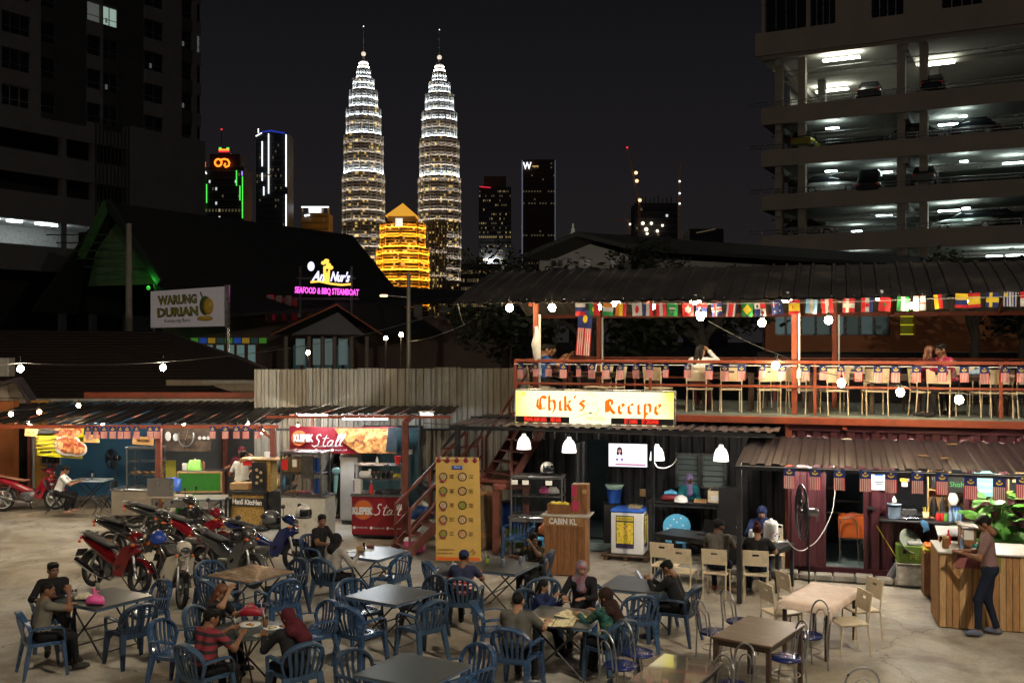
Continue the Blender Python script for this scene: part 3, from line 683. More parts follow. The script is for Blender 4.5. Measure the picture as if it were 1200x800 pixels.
# ================================================================== HOUSE, HALL AND OTHER NEAR BACKGROUND
def house():
 Y = 47;A = P(632,322,Y);t = thing('gabled_house','pale two-storey house with low gable behind the dark ribbed roof','house',(0,0,0))
 w_ = mt('house_wall',(.33,.33,.33),.85,var=.15,scale=.6);rf = mt('house_roof',(.04,.04,.04),.8,var=.2)
 q = lambda px,py,dy=0:P(px,py,Y + dy)
 f_ = [q(632,352),q(748,352),q(748,302),q(681,283),q(632,304)]
 MB().poly(f_,.3,0,(0,1,0)).build('wall',w_,t)
 b = Vector((22,14,0));s1 = [q(748,352),q(748,352)+ b,q(748,302)+ b,q(748,302)]
 MB().poly(s1,.3,0,(-1,0,0)).build('side_wall',w_,t)
 rdg = q(681,279);l_ = q(619,305);r_ = q(750,296);fwd = Vector((-.3,-.9,0))
 MB().poly([l_ + fwd,rdg + fwd,rdg + b,l_ + b],.2,0,(0,0,1)).build('roof_slope',rf,t);MB().poly([rdg + fwd,r_ + fwd,r_ + b,rdg + b],.2,0,(0,0,1)).build('roof_slope',rf,t)
 for px in (653,686,723):
  a,c = q(px-8,322),q(px + 7,304);m_ = MB();
  for xx in (a.x,(a.x + c.x)/ 2,c.x):m_.box((xx,Y-.06,(a.z + c.z)/ 2),(.07,.08,c.z-a.z))
  for zz in (a.z,c.z,(a.z + c.z)/ 2):m_.box(((a.x + c.x)/ 2,Y-.061,zz),(c.x-a.x,.08,.07))
  o = m_.build('window',M.dark_metal,t);Bx(((a.x + c.x)/ 2,Y-.01,(a.z + c.z)/ 2),(c.x-a.x,.04,c.z-a.z)).build('pane',M.glass_dark,o)
 return t
house()
# dark hall with long roof
HR = mt('hall_roof',(.02,.02,.022),.9,var=.3,scale=.5);HWL = mt('hall_wall',(.12,.085,.07),.85,var=.2,scale=.8)
hall = thing('great_hall','long dark hall roof with green lit gable behind the durian signboard','building')
r0,r1 = P(126,237,60),P(413,277,78.5);e0,e1 = P(188,331,57.6),P(462,336,75.5);b0,b1 = r0 + Vector((-6,3.6,-6)),r1 + Vector((-6,3.6,-6))
r1.z = r0.z
MB().poly([r0,e0,e1,r1],.25,0,(0,0,-1)).build('roof_slope',HR,hall);MB().poly([b0,r0,r1,b1],.25,0,(0,0,-1)).build('roof_slope',HR,hall)
s0,s1 = P(195,372,54),P(600,347,66);
MB().poly([e0 + Vector((-.5,.3,0)),s0,s1,P(600,343,80),e1],.2,0,(0,0,-1)).build('skirt_roof',HR,hall)
gi = Vector((.8,1.6,0));GM = mt('gable_boards',(.12,.2,.1),.8,var=.3,scale=1.5)
lo = P(95,293,60.5)
MB().poly([r0 + gi*.6 + Vector((0,0,-.5)),e0 + gi*.6,Vector((lo.x,lo.y + 1,e0.z)),lo + gi*.6],.2,0,(0,1,0)).build('gable_wall',GM,hall)
MB().tube([r0,lo + Vector((0,0,-.4))],1,sec=(.25,.5),up=(0,0,1)).build('bargeboard',mt('bargeboard',(.05,.14,.04),.7,var=.1),hall)  # green light of the gable is put into this board's colour
MB().tube([r0,e0],1,sec=(.25,.5),up=(0,0,1)).build('bargeboard',mt('bargeboard2',(.03,.04,.03),.7,var=.1),hall)
bs = MB()
for i in range(6):z = e0.z + .5 + i*.45;x1_ = e0.x-.55*(i + 1);bs.box(((x1_-3.5 + x1_)/ 2,58.7,z),(3.5,.08,.06))
bs.build('batten',mt('batten',(.03,.05,.03),.8,var=0),hall)
gl = bpy.data.lights.new('green_lamp','POINT');gl.energy = 22;gl.color = (.08,1,.1);gl.shadow_soft_size = .1;go = bpy.data.objects.new('green_lamp',gl);COL.objects.link(go);go.location = e0 + Vector((-.7,.1,.1))
MB().ball(go.location + Vector((0,0,-.4)),.12).build('lamp',glow('green_bulb',(.1,1,.1),.4),hall)
# body of the hall under the roofs, with bays, doors and stained panes
y_ = 62
mb = MB();a,b = P(190,440,y_),P(600,372,y_);mb.box(((a.x + b.x)/ 2,y_ + 3,(a.z + b.z)/ 2-1),(b.x-a.x,6,b.z-a.z + 2));mb.build('wall',HWL,hall)
for i,px in enumerate(range(228,312,10)):
 a = P(px,399,y_-.3);Bx(a,(.42,.08,.32)).build('stained_pane',[glow('st_g',(.1,.4,.05),.25),glow('st_b',(.03,.1,.5),.3),glow('st_y',(.5,.3,.03),.3),glow('st_d',(.05,.1,.1),.2)][i%4 if i%4<4 else 0],hall)
DL = glow('door_light',(.45,.72,.7),.16)
for px in (221,233,245,258,270,282,295,348,360,372,384,396,408):
 a = P(px,419,y_-.35);Bx(a,(.42,.08,1.5)).build('door_panel',DL if px<300 else mt('door_b',(.1,.16,.17),.6,var=0,em=(.2,.4,.4),es=.05),hall)
 Bx(a + Vector((.32,-.03,0)),(.1,.1,1.7)).build('door_post',mt('door_post',(.3,.09,.04),.6,var=0),hall)
for px in (316,327,338):Bx(P(px,362,y_-.4),(.35,.1,1.6)).build('post',mt('hpost',(.25,.2,.2),.7,var=0),hall)
for px,py in ((222,386),(228,391),(225,383)):Bx(P(px + 1,py-25,y_-.3),(.28,.06,.7)).build('lit_pane',glow('lit_pane_t%d'%py,(.5,.9,.85),.7),hall)
Bx(P(330,362,y_-.2),(1.9,.1,1.4)).build('red_wall',glow('red_wall',(.3,.01,.02),.06),hall)
Bx(P(317,360,y_-.35),(.4,.1,1.5)).build('red_post',glow('red_post',(.6,.01,.05),.12),hall)
for px in (462,443,425,490,520):Bx(P(px,366,y_-.35),(.5,.1,.9)).build('shutter',mt('shut',(.12,.12,.1),.7,var=0),hall)
# porch gable with orange edges
pg = thing('porch','low gabled porch with orange edged roof under the pink neon sign','porch');yp = 57
a,b,c = P(318,392,yp),P(395,357,yp),P(448,392,yp);bk = Vector((3,5,0))
MB().poly([a,b,b + bk,a + bk],.15,0,(0,0,1)).build('roof_slope',HR,pg);MB().poly([b,c,c + bk,b + bk],.15,0,(0,0,1)).build('roof_slope',HR,pg)
MB().tube([a,b,c],1,sec=(.08,.22),up=(0,1,0)).build('roof_edge',mt('roof_edge',(.4,.12,.05),.6,var=0),pg)
MB().poly([a + Vector((1,.3,0)),c + Vector((-1,.3,0)),b + Vector((0,.3,-.4))],.15,0,(0,1,0)).build('gable_wall',mt('pgw',(.14,.16,.17),.8,var=.1),pg)
for px in (335,362,378,392,412,430):MB().cyl(P(px,394,yp + .5),P(px,440,yp + .5),.12,n=8).build('post',mt('ppost',(.22,.2,.17),.7,var=0),pg)
for px in (352,372,386,402):Bx(P(px,412,yp + 2.5),(.5,.1,1.5)).build('window',glow('pwin',(.45,.62,.6),.12),pg)
# neon sign of the restaurant
ns = thing('neon_sign','glowing white and pink restaurant sign with yellow flower on dark roof','sign');ys = 56
kk = ys / F;NP = glow('neon_pink',(1,.1,.75),1.6);NWh = glow('neon_lilac',(.75,.72,1),1.6);NY = glow('neon_yellow',(1,.55,.08),1.6)
bd = MB();a,b = P(340,350,ys),P(424,302,ys)
for pp in ((352,326),(412,326)):bd.box(P(pp[0],340,ys + .3),(.12,.12,2.6))
bd.box(P(382,350,ys + .3),(3.6,.08,.1));bd.box(P(382,326,ys + .3),(3.2,.08,.1));bd.build('sign_frame',M.dark_metal,ns)
rt = (R(90),0,R(2.2))
def pz(px,py):v = P(px,py,ys);return (v.x,v.y,v.z)
txt('lettering','SEAFOOD & BBQ STEAMBOAT',.46,NP,ns,pz(383,341.5),(R(90),R(2.5),0),width=75*kk,depth=.06,off=.012)
txt('lettering','An',.72,NWh,ns,pz(373,324),(R(90),R(3),0),width=15*kk,depth=.06,off=.02,shear=.35)
txt('lettering',"Nur's",.72,NWh,ns,pz(398,325),(R(90),R(3),0),width=23*kk,depth=.06,off=.02,shear=.35)
MB().tube([pz(364,330.5),pz(374,329.6),pz(388,332.5),pz(400,333.8),pz(411,333)],.055,6).build('swash',NY,ns)
fl = MB();fl.tube([pz(382,331),pz(381,322),pz(380,312)],[.09,.1,.05],6);fl.tube([pz(384,331),pz(384.5,322),pz(386,315)],[.09,.09,.04],6)
for px,py,r_ in ((379,308,.11),(382.5,306,.13),(385,310.5,.12),(387.5,313.5,.12),(383,313,.1)):fl.ball(pz(px,py),r_,n=8,sc_=(1.2,.5,1))
fl.build('flower',NY,ns)
MB().ball(pz(364.5,312),.19,n=12,sc_=(1,.3,1.35)).build('emblem',NWh,ns)
# durian signboard on posts
db = thing('signboard','white board reading WARUNG DURIAN on a steel post','sign');yd = 44
a,b = P(176.5,384,yd),P(263.5,336,yd);WBd = mt('board_white',(.5,.47,.48),.5,var=.06,em=(.75,.68,.72),es=.07)  # board is given a faint glow of its own to look lit
MB().poly([P(176.5,384,yd),P(263,382,yd),P(263,335.5,yd),P(176.5,341.5,yd)],.12,0,(0,1,0)).build('board',WBd,db)
MB().tube([P(266.5,334,yd),P(266.5,384,yd)],1,sec=(.16,.3),up=(0,1,0)).build('board_side',M.steel,db)
MB().cyl(P(267,334,yd + .1),P(267,443,yd + .1),.09,n=8).build('post',M.steel,db);MB().cyl(P(180,384,yd + .1),P(180,443,yd + .1),.07,n=8).build('post',M.dark_metal,db)
DG = mt('dur_green',(.05,.1,.03),.6,var=.3,scale=9);DYe = mt('dur_yel',(.35,.3,.02),.5,var=.5,scale=8)
def bp(px,py,o=.03):v = P(px,py,yd);return (v.x,v.y-o,v.z)
for tx,px,py,wpx in (('WARUNG',208.5,351.5,46),('DURIAN',208.5,366,48)):
 txt('lettering',tx,.5,DG,db,bp(px,py,.02),(R(90),R(-3),0),width=wpx*yd / F,depth=.03,off=.03);txt('lettering',tx,.42,DYe,db,bp(px,py,.055),(R(90),R(-3),0),width=(wpx-1)*yd / F,depth=.01,off=-.002)
txt('lettering','Kampung Baru',.2,M.black_paint,db,bp(208,375.5),(R(90),R(-2),0),width=30*yd / F,depth=.01)
dm = MB();dm.ball(bp(241,358,.05),.33,0,12,(.75,.25,1.25));dm.ball(bp(245,359,.1),.3,1,12,(.72,.25,1.2));dm.ball(bp(241,373,.08),.2,1,10,(1.7,.3,.55));dm.tube([bp(238,349,.05),bp(235,342,.05)],.03,6)
dm.build('fruit_picture',[mt('dfr',(.08,.12,.02),.6,var=.4,scale=20),mt('dfy',(.6,.38,.04),.5,var=.3,scale=8)],db)
# utility pole, street lamps
up = thing('utility_pole','plain grey utility pole left of the durian signboard','pole',P(151,440,50));z1 = P(151,262,50).z-up.location.z
MB().cyl((0,0,-1),(0,0,z1),.19,.13,12).build('pole',M.concrete,up)
sp = thing('street_lamp','tall pole with one arm and orange lamp before the hall roof','street lamp',P(479,432,50));zt_ = P(479,320,50).z-sp.location.z;zl = P(479,346,50).z-sp.location.z
MB().cyl((0,0,-2),(0,0,zt_),.13,.09,10).build('pole',M.galv,sp);MB().cyl((0,0,zl-.1),(-1.1,0,zl),.035,n=6).build('arm',M.steel,sp);Bx((-1.2,0,zl-.02),(.35,.14,.1),bev=.03).build('lamp_head',glow('sodium',(1,.42,.12),9),sp)
def pole_lamp(label,px,py,Y,m_='bulb',r=.09):
 p = P(px,py,Y);t = thing('lamp_post',label,'lamp',(p.x,p.y,0));MB().cyl((0,.05,0),(0,.05,p.z + .1),.04,n=6).build('post',M.dark_metal,t);MB().ball((0,0,p.z),r).build('bulb',M[m_],t)
pole_lamp('bright bare lamp below the hall porch',361,413,45);pole_lamp('lamp left of the street pole',452,396,46);pole_lamp('lamp right beside the street pole',470,392,46)
# dark brown hipped roof in front of the hall
tr = thing('low_house','low house with dark brown tiled hip roof at the left','house');TR = mt('brown_tiles',(.02,.011,.008),.8,var=.35,scale=3)
A_,B_,C_,D_ = P(-80,386,38),P(193,388,38),P(262,465,32),P(-80,466,32)
MB().poly([D_,C_,B_,A_],.2,0,(0,0,-1)).build('roof_slope',TR,tr)
rows_ = MB()
for i in range(1,22):
 f = i / 22;a = D_.lerp(A_,f);b = C_.lerp(B_,f);rows_.tube([a + Vector((0,0,.02)),b + Vector((0,0,.02))],1,sec=(.08,.035),up=(0,0,1))
tag(rows_.build('tile_course',TR,tr),kind='stuff');MB().poly([C_,B_,B_ + Vector((1.5,5,-1)),C_ + Vector((2,5,0))],.2,0,(0,0,-1)).build('hip_slope',TR,tr)
Bx(((D_.x + C_.x)/ 2,33.4,1.2),(C_.x-D_.x-1,.3,2.6)).build('wall',HWL,tr)
# lane wall and fascia right of it
yy = 33;a,b = P(196,468,yy),P(322,445,yy);Bx(((a.x + b.x)/ 2,yy,(a.z + b.z)/ 2),(b.x-a.x,.25,b.z-a.z)).build('wall_far',mt('lane_wall',(.3,.24,.17),.85,var=.2));tag(bpy.data.objects['wall_far'],'short plain beige wall beside the brown hip roof','wall');bpy.data.objects['wall_far'].name = 'boundary_wall'
a,b = P(240,447,31.5),P(318,444,31.5);Bx(((a.x + b.x)/ 2,31.5,a.z),(b.x-a.x,.5,.1)).build('ledge_roof',M.concrete);tag(bpy.data.objects['ledge_roof'],'thin concrete canopy on top of the beige wall','canopy')
# white tiled hut at the left edge
wh = thing('hut','white panelled hut gable at the left frame edge','hut');yw = 29
for i,(x0,x1)in enumerate(((-30,-2),(-1.6,11),(11.5,23),(23.5,32))):
 for j,(y0,y1)in enumerate(((446,466),(466.6,480),(480.6,500))):
  if i==3 and j==0:y0 = 458
  a,b = P(x0,y1,yw),P(x1,y0,yw);Bx(((a.x + b.x)/ 2,yw,(a.z + b.z)/ 2),(b.x-a.x,.12,b.z-a.z),bev=.01).build('panel',mt('hutp%d%d'%(i,j),(.5,.42,.33),.6,var=.12),wh)
MB().tube([P(-40,462,yw-.5),P(22,444,yw-.5),P(38,470,yw-.5)],1,sec=(.5,.1),up=(0,0,1)).build('roof',M.roof_sheet,wh)
Bx(P(3,430,yw-1),(.5,.4,.5),bev=.02).build('vent_box',M.galv,wh)
# orange building behind the deck
ob = thing('office_block','orange plastered block with dark window bands behind the upper deck','building');yo = 42
OW = mt('orange_wall',(.28,.105,.045),.8,var=.15,scale=.6)
a,b = P(897,440,yo),P(1290,330,yo)
def og(x0,x1,y0,y1,dep,m_,nm,th=.3):
 a,b = P(x0,y1,yo),P(x1,y0,yo);return Bx(((a.x + b.x)/ 2,yo + dep + th / 2,(a.z + b.z)/ 2),(b.x-a.x,th,b.z-a.z)).build(nm,m_,ob)
og(897,1290,336,367,0,OW,'wall');og(897,1290,393,412,0,OW,'wall');og(897,908,367,393,0,OW,'wall');og(1043,1055,367,393,0,OW,'wall');og(1073,1290,367,393,0,OW,'wall');og(890,1290,413,470,.4,mt('ob_low',(.03,.03,.035),.6,var=.2),'base')
og(906,1076,366,394,.6,mt('room',(.2,.24,.24),.8,var=.3,scale=1,em=(.25,.4,.42),es=.06),'room_wall')
for i,(x0,x1)in enumerate(((908.5,921),(922,938.5),(939.5,956),(957,973.5),(974.5,990),(992,1007.5),(1009,1024.5),(1026,1042))):
 m_ = MB();a,b = P(x0,392,yo),P(x1,368,yo)
 for xx in (a.x,b.x):m_.box((xx,yo + .1,(a.z + b.z)/ 2),(.06,.1,b.z-a.z))
 for zz in (a.z,b.z):m_.box(((a.x + b.x)/ 2,yo + .1,zz),(b.x-a.x,.1,.06))
 o = m_.build('window',M.steel,ob)
 m2 = glow('opane%d'%i,(.35,.55,.6),[.11,.1,.05,.04,.12,.01,.06,.01][i]);MB().add([(a.x,yo + .15,a.z),(b.x,yo + .15,a.z),(b.x,yo + .15,b.z),(a.x,yo + .15,b.z)],[(0,1,2,3)]).build('pane',m2,o)
og(1056,1072,368,392,.2,glow('gpane',(.12,.11,.01),.35),'stair_window')
for yy_ in (370,380,391):og(1056,1072,yy_,yy_ + 1,.12,glow('gbar',(.8,.7,.02),.6),'stair_light',.05)
# trees
def tree(label,px,pyg,Y,h,r,seed,kind='dark_leaf',n=900,trunk=True):
 rnd = random.Random(seed);p = P(px,pyg,Y);t = thing('tree',label,'tree',(p.x,p.y,p.z));tk = MB()
 tk.tube([(0,0,-.5),(.1,0,h*.35),(-.05,.1,h*.6)],[r*.09,r*.06,r*.04],8);tips = []
 for i in range(7):
  a = rnd.uniform(0,6.28);q = Vector((math.cos(a)*r*.6,math.sin(a)*r*.6,h*rnd.uniform(.55,.95)));tips.append(q);tk.tube([(0,0,h*rnd.uniform(.3,.5)),q*.6 + Vector((0,0,h*.25)),q],[r*.04,r*.025,.02],6)
 tk.build('trunk',M.bark,t);cr_ = MB();cl = [(q + Vector((rnd.gauss(0,.2*r),rnd.gauss(0,.2*r),rnd.gauss(0,.12*r))),r*rnd.uniform(.2,.42))for q in tips for _ in range(3)]
 for i in range(n):
  c,rr = rnd.choice(cl);d = Vector((rnd.gauss(0,1),rnd.gauss(0,1),rnd.gauss(0,.8))).normalized()*rr*rnd.uniform(.5,1.1);s_ = rnd.uniform(.1,.22)*(r / 3)**.5
  u_ = Vector((rnd.gauss(0,1),rnd.gauss(0,1),rnd.gauss(0,.5))).normalized();v_ = u_.cross(d).normalized();q = c + d
  cr_.add([q-u_*s_,q-v_*s_*.5,q + u_*s_,q + v_*s_*.5],[(0,1,2,3)],0)
 tag(cr_.build('crown',M[kind],t),kind='stuff');return t
tree('dark bushy tree right of the lit windows behind the deck',1140,430,33,3.2,2.1,3,n=1400)
tree('second dark tree against the orange wall, at the frame edge',1195,430,34,2.6,1.8,4,n=1100)
tree('dark tree behind the deck between flag and woman in white',690,440,34,3.0,2.6,5,n=1400)
tree('wide dark tree behind the left bulbs of the deck',590,440,38,2.6,2.2,6,n=1100)
tree('low dark tree in front of the orange wall corner',820,440,32,3.0,3.0,7,n=1600)
tree('small bush on the wall line under the gabled house',765,330,44,1.6,1.6,10,n=500)
tree('dark shrub left of the gabled house foot',580,345,44,1.6,1.8,12,n=500)
# ================================================================== UPPER DECK
DZ = onv(900,485.5,0)[1]
AMAX = 12.5
dk = thing('upper_deck','raised dining deck with orange red steel frame above the containers','deck',O0,ANG)
fb = MB();fb.box((AMAX / 2,2.3,DZ-.04),(AMAX,4.5,.08));fb.build('deck_floor',mt('deck_floor',(.2,.24,.22),.55,var=.25,scale=2.5,wear=(.12,.12,.1),wscale=2),dk)
for v0,z0,h in ((0,DZ-.1,.13),(4.5,DZ-.1,.13)):
 Bx((AMAX / 2,v0-.03,z0),(AMAX,.09,h),bev=.01).build('edge_beam',M.rust_red,dk)
Bx((-.02,2.25,DZ-.1),(.08,4.5,.13),bev=.01).build('edge_beam',M.rust_red,dk)
for a in (0,3.0,6.2,9.4):Bx((a + .1,2.2,DZ-.2),(.08,4.4,.1)).build('joist',M.rust_red,dk)
RT = onv(900,424,0)[1];RM = onv(900,452.5,0)[1]
ra = [onv(px,430,0)[0]for px in (604,762,955,1173)]+ [11.6]
rl = MB();rl.box((AMAX / 2,0,RT),(AMAX,.06,.06),bev=.008).build('top_rail',M.rust_red,dk)
Bx((AMAX / 2,0,RM),(AMAX,.045,.045),bev=.006).build('mid_rail',M.rust_red,dk)
MB().cyl((0,-.035,RT-.07),(AMAX,-.035,RT-.07),.008,n=5).build('flag_line',M.white_wire,dk)
for a in ra:Bx((a,0,(DZ + RT)/ 2),(.055,.055,RT-DZ-.03),bev=.006).build('rail_post',M.rust_red,dk)
Bx((0,1.6,RT),(.05,3.1,.05)).build('side_rail',M.rust_red,dk)
# back rail
Bx((AMAX / 2,4.42,RT),(AMAX,.05,.05)).build('back_rail',M.rust_red,dk)
Bx((AMAX / 2,4.42,RM),(AMAX,.04,.04)).build('back_rail',M.rust_red,dk)
for a in (0,1.6,3.2,4.8,6.4,8,9.6,11.2):Bx((a,4.42,(DZ + RT)/ 2),(.05,.05,RT-DZ)).build('back_rail_post',M.rust_red,dk)
RF = onv(800,352,-.4)[1];RB = RF + .78
zrf = lambda v:RF + (RB-RF)*(v + .4)/ 2.5 if v<2.1 else RB-(RB-RF + .12)*(v-2.1)/ 2.65
posts = [(628,.12),(931,.12),(1215,.12)];bposts = [(702,3.4),(978,2.4),(1240,2.6)]
for px,v in posts + bposts:
 a = onv(px,400,v)[0];zt = zrf(v)-.1
 Bx((a,v,(DZ + zt)/ 2),(.1,.1,zt-DZ),bev=.01).build('roof_post',M.rust_red,dk)
for px,v in ((702,3.4),(978,2.4),(628,.12),(931,.12)):
 a = onv(px,400,v)[0]
 Bx((a + .085,v-.02,DZ + 1.15),(.035,.04,1.5)).build('conduit',M.white_plastic,dk);Bx((a + .085,v-.05,DZ + .75),(.09,.05,.16),bev=.01).build('switch_box',M.white_plastic,dk)
rfa = onv(531,353,-.4)[0]
roof = thing('deck_roof','long dark ribbed metal roof over the upper dining deck','roof',O0,ANG)
n_ = 12;Lr = (13-rfa);pw_ = Lr / n_
for v0,z0,v1,z1,tp_ in ((-.4,RF,2.12,RB,1),(2.1,RB,4.75,RF-.12,0)):
 up = Vector((0,v1-v0,z1-z0));L = up.length;up.normalize();NN = Vector((0,-up.z,up.y))
 for i in range(n_):
  x0 = rfa + i*pw_
  mb = MB();mb.corr((x0,v0,z0 + .02*(i%2)),(x0 + pw_ + .02,v0,z0 + .02*(i%2)),up,L,.26,.035,0,NN,bend=.05,prof=((0,0),(.55,0),(.62,1),(.78,1),(.85,0)));mb.build('roof_panel',M.roof_dark,roof)
  mb = MB();mb.corr((x0,v0 + .02,z0-.03),(x0 + pw_,v0 + .02,z0-.03),up,L-.03,.26,.02,0,NN,bend=.04);mb.build('ceiling_panel',M.roof_under,roof)
for v in (.12,1.2,3.4,4.6):Bx(((rfa + .3 + 13)/ 2,v,zrf(v)-.09),(13-rfa-.4,.07,.09)).build('purlin',M.rust_red,roof)
for px in (628,702,762,845,931,1060,1215):
 a = onv(px,400,.12)[0]
 MB().tube([(a,-.3,RF-.04),(a,2.1,RB-.07),(a,4.7,RF-.18)],1,sec=(.06,.08),up=(0,0,1)).build('rafter',M.rust_red,roof)
sc_b = MB()
for i in range(36):sc_b.ball((rfa + .4 + i*.38,-.38,RF + .05),.016,n=6)
tag(sc_b.build('roof_screw',M.steel,roof),kind='stuff')

# ================================================================== CONTAINERS
a_b = onv(924,600,.1)[0];ZC = DZ-.16
def wall_piece(par,a0,a1,z0,z1,v,mat,pitch=.28,dep=.045):MB().corr((a0,v,z0),(a1,v,z0),(0,0,1),z1-z0,pitch,dep,0,(0,-1,0),prof=((0,0),(.25,0),(.4,1),(.85,1))).build('wall_panel',mat,par)
mc = thing('maroon_container','maroon shipping container kitchen with open doorway and serving window','container',O0,ANG)
vm = .14;d0,d1 = onv(966,600,vm)[0],onv(1014,600,vm)[0];dt = onv(990,548,vm)[1];w0,w1 = onv(1046,600,vm)[0],onv(1131,600,vm)[0];wz0,wz1 = onv(1090,606,vm)[1],onv(1090,548,vm)[1]
mt_ = M.maroon
for a0,a1,z0,z1 in ((a_b + .05,d0,.12,ZC-.1),(d0,d1,dt,ZC-.1),(d1,w0,.12,ZC-.1),(w0,w1,.12,wz0),(w0,w1,wz1,ZC-.1),(w1,12.5,.12,ZC-.1)):wall_piece(mc,a0,a1,z0,z1,vm,mt_)
for z,h in ((.08,.16),(ZC-.06,.14)):Bx(((a_b + 12.5)/ 2,vm-.02,z),(12.5-a_b,.1,h)).build('frame_rail',mt_,mc)
Bx((a_b,vm,(.0 + ZC)/ 2),(.12,.14,ZC),bev=.01).build('corner_post',M.rust_red,mc)
for a in (d0,d1):Bx((a,vm-.02,(dt + .12)/ 2),(.06,.1,dt-.12)).build('door_jamb',mt_,mc)
Bx(((d0 + d1)/ 2,vm-.02,dt + .02),(d1-d0,.1,.06)).build('door_head',mt_,mc)
inner = mt('container_inside',(.16,.2,.21),.7,var=.2,scale=3);ifl = mt('container_floor',(.25,.32,.32),.5,var=.25,scale=3)
Bx(((d0-.8 + 12.5)/ 2,1.4,.1),(12.5-d0 + .8,2.4,.1)).build('container_floor',ifl,mc)
Bx(((a_b + 12.5)/ 2,2.6,ZC / 2),(12.5-a_b,.05,ZC-.1)).build('back_wall',inner,mc)
Bx((a_b + .02,1.4,ZC / 2),(.05,2.4,ZC-.1)).build('end_wall',mt_,mc);Bx((12.5,1.4,ZC / 2),(.05,2.4,ZC-.1)).build('end_wall',mt_,mc)
Bx(((d1 + .35),1.5,ZC / 2),(.05,2.1,ZC-.2)).build('inner_wall',inner,mc)
Bx(((a_b + 12.5)/ 2,1.4,ZC-.02),(12.5-a_b,2.4,.04)).build('container_roof',mt_,mc)
# open door leaf folded outwards
lf = MB();lf.corr((0,0,.16),(-.62,-.12,.16),(0,0,1),dt-.2,.3,.04,0,(0,-1,0));lo = lf.build('door_leaf',mt_,mc,(d0-.02,vm-.05,0));MB().cyl((-.1,-.1,1.0),(-.1,-.1,1.25),.015,n=6).build('handle',M.steel,lo)
Bx((d1 + .1,vm-.08,1.28),(.14,.05,.05)).build('latch',M.dark_metal,mc)
# serving window frame, ledge, lit kitchen
for a0,a1,z0,z1 in ((w0-.03,w0 + .03,wz0,wz1),(w1-.03,w1 + .03,wz0,wz1)):Bx(((a0 + a1)/ 2,vm-.02,(z0 + z1)/ 2),(a1-a0,.12,z1-z0)).build('window_frame',mt_,mc)
Bx(((w0 + w1)/ 2-.06,vm-.22,wz0-.03),(w1-w0 + .35,.42,.035),bev=.006).build('ledge',M.dark_metal,mc)
Bx(((w0 + w1)/ 2,1.2,ZC-.12),(1.1,.05,.05)).build('ceiling_lamp',glow('kitchen_lamp',(.9,.95,1),45),mc)
Bx(((w0 + w1)/ 2-.2,2.5,1.5),(1.4,.06,1.2)).build('pin_board',M.black_paint,mc)
Bx((d0 + .3,1.9,ZC-.12),(.5,.05,.05)).build('ceiling_lamp',glow('store_lamp',(.75,.9,1),5),mc)
for i,(x,z)in enumerate(((.1,1.3),(.4,1.05),(.1,.8))):Bx((d0 + x,2.5,z),(.5,.3,.03)).build('shelf',M.steel,mc)

bc = thing('black_container','black shipping container cafe behind the hanging lamps','container',O0,ANG)
vb = 1.45;bw0,bw1 = onv(793,600,vb)[0],onv(850,600,vb)[0];bz0,bz1 = onv(820,570,vb)[1],onv(820,532,vb)[1]
dd0,dd1 = onv(690,600,vb)[0],onv(712,600,vb)[0];bl = onv(601,600,vb)[0];br_ = a_b + .55
bp_ = M.black_paint
for a0,a1,z0,z1 in ((bl,dd0,.15,ZC-.02),(dd0,dd1,2.25,ZC-.02),(dd1,bw0,.15,ZC-.02),(bw0,bw1,.15,bz0),(bw0,bw1,bz1,ZC-.02),(bw1,br_,.15,ZC-.02)):wall_piece(bc,a0,a1,z0,z1,vb,bp_,.24,.04)
Bx(((bl + br_)/ 2,vb + .02,.1),(br_-bl,.16,.18)).build('frame_rail',bp_,bc)
Bx((br_ + .02,(vb + .2)/ 2,ZC / 2),(.05,vb-.2,ZC)).build('side_wall',bp_,bc)
Bx((bl + .05,vb-.03,ZC / 2),(.16,.12,ZC-.02)).build('corner_post',M.maroon,bc);Bx((bl,vb + 1.2,ZC / 2),(.06,2.3,ZC-.04)).build('end_wall',bp_,bc)
Bx(((bl + br_)/ 2,vb + 2.3,ZC / 2),(br_-bl,.05,ZC)).build('back_wall',inner,bc)
Bx(((bl + br_)/ 2,vb + 1.2,.1),(br_-bl,2.2,.1)).build('container_floor',ifl,bc)
Bx(((dd0 + dd1)/ 2 + .05,vb-.25,.09),(.75,.45,.16),bev=.01).build('door_step',mt('door_step',(.2,.27,.27),.6,var=.2),bc)
lf = MB();lf.corr((0,0,.18),(-.1,-.75,.18),(0,0,1),2.05,.3,.04,0,(1,0,0));lf.build('door_leaf',bp_,bc,(dd0-.02,vb-.06,0))
Bx(((bw0 + bw1)/ 2,vb + 1.3,ZC-.15),(.9,.05,.05)).build('ceiling_lamp',glow('cafe_lamp',(.8,.95,.9),16),bc)
Bx(((dd0 + dd1)/ 2,vb + 1.3,ZC-.15),(.5,.05,.05)).build('ceiling_lamp',glow('cafe_lamp2',(.8,.9,.95),3),bc)
for x0,x1 in ((bw0,(bw0 + bw1)/ 2-.03),((bw0 + bw1)/ 2 + .03,bw1)):
 f_ = MB()
 for x in (x0,x1):f_.box((x,vb-.01,(bz0 + bz1)/ 2),(.04,.08,bz1-bz0 + .05))
 for z in (bz0,bz1):f_.box(((x0 + x1)/ 2,vb-.011,z),(x1-x0,.08,.04))
 fo = f_.build('window',M.steel,bc)
 for i in range(6):z = bz0 + (i + .5)*(bz1-bz0)/ 6;Bx(((x0 + x1)/ 2,vb,z),(x1-x0-.04,.1,.008),rx=R(55)).build('slat',mt('louvre_glass',(.35,.42,.42),.15,var=0,alpha=.65)if 'louvre_glass' not in bpy.data.materials else bpy.data.materials['louvre_glass'],fo)
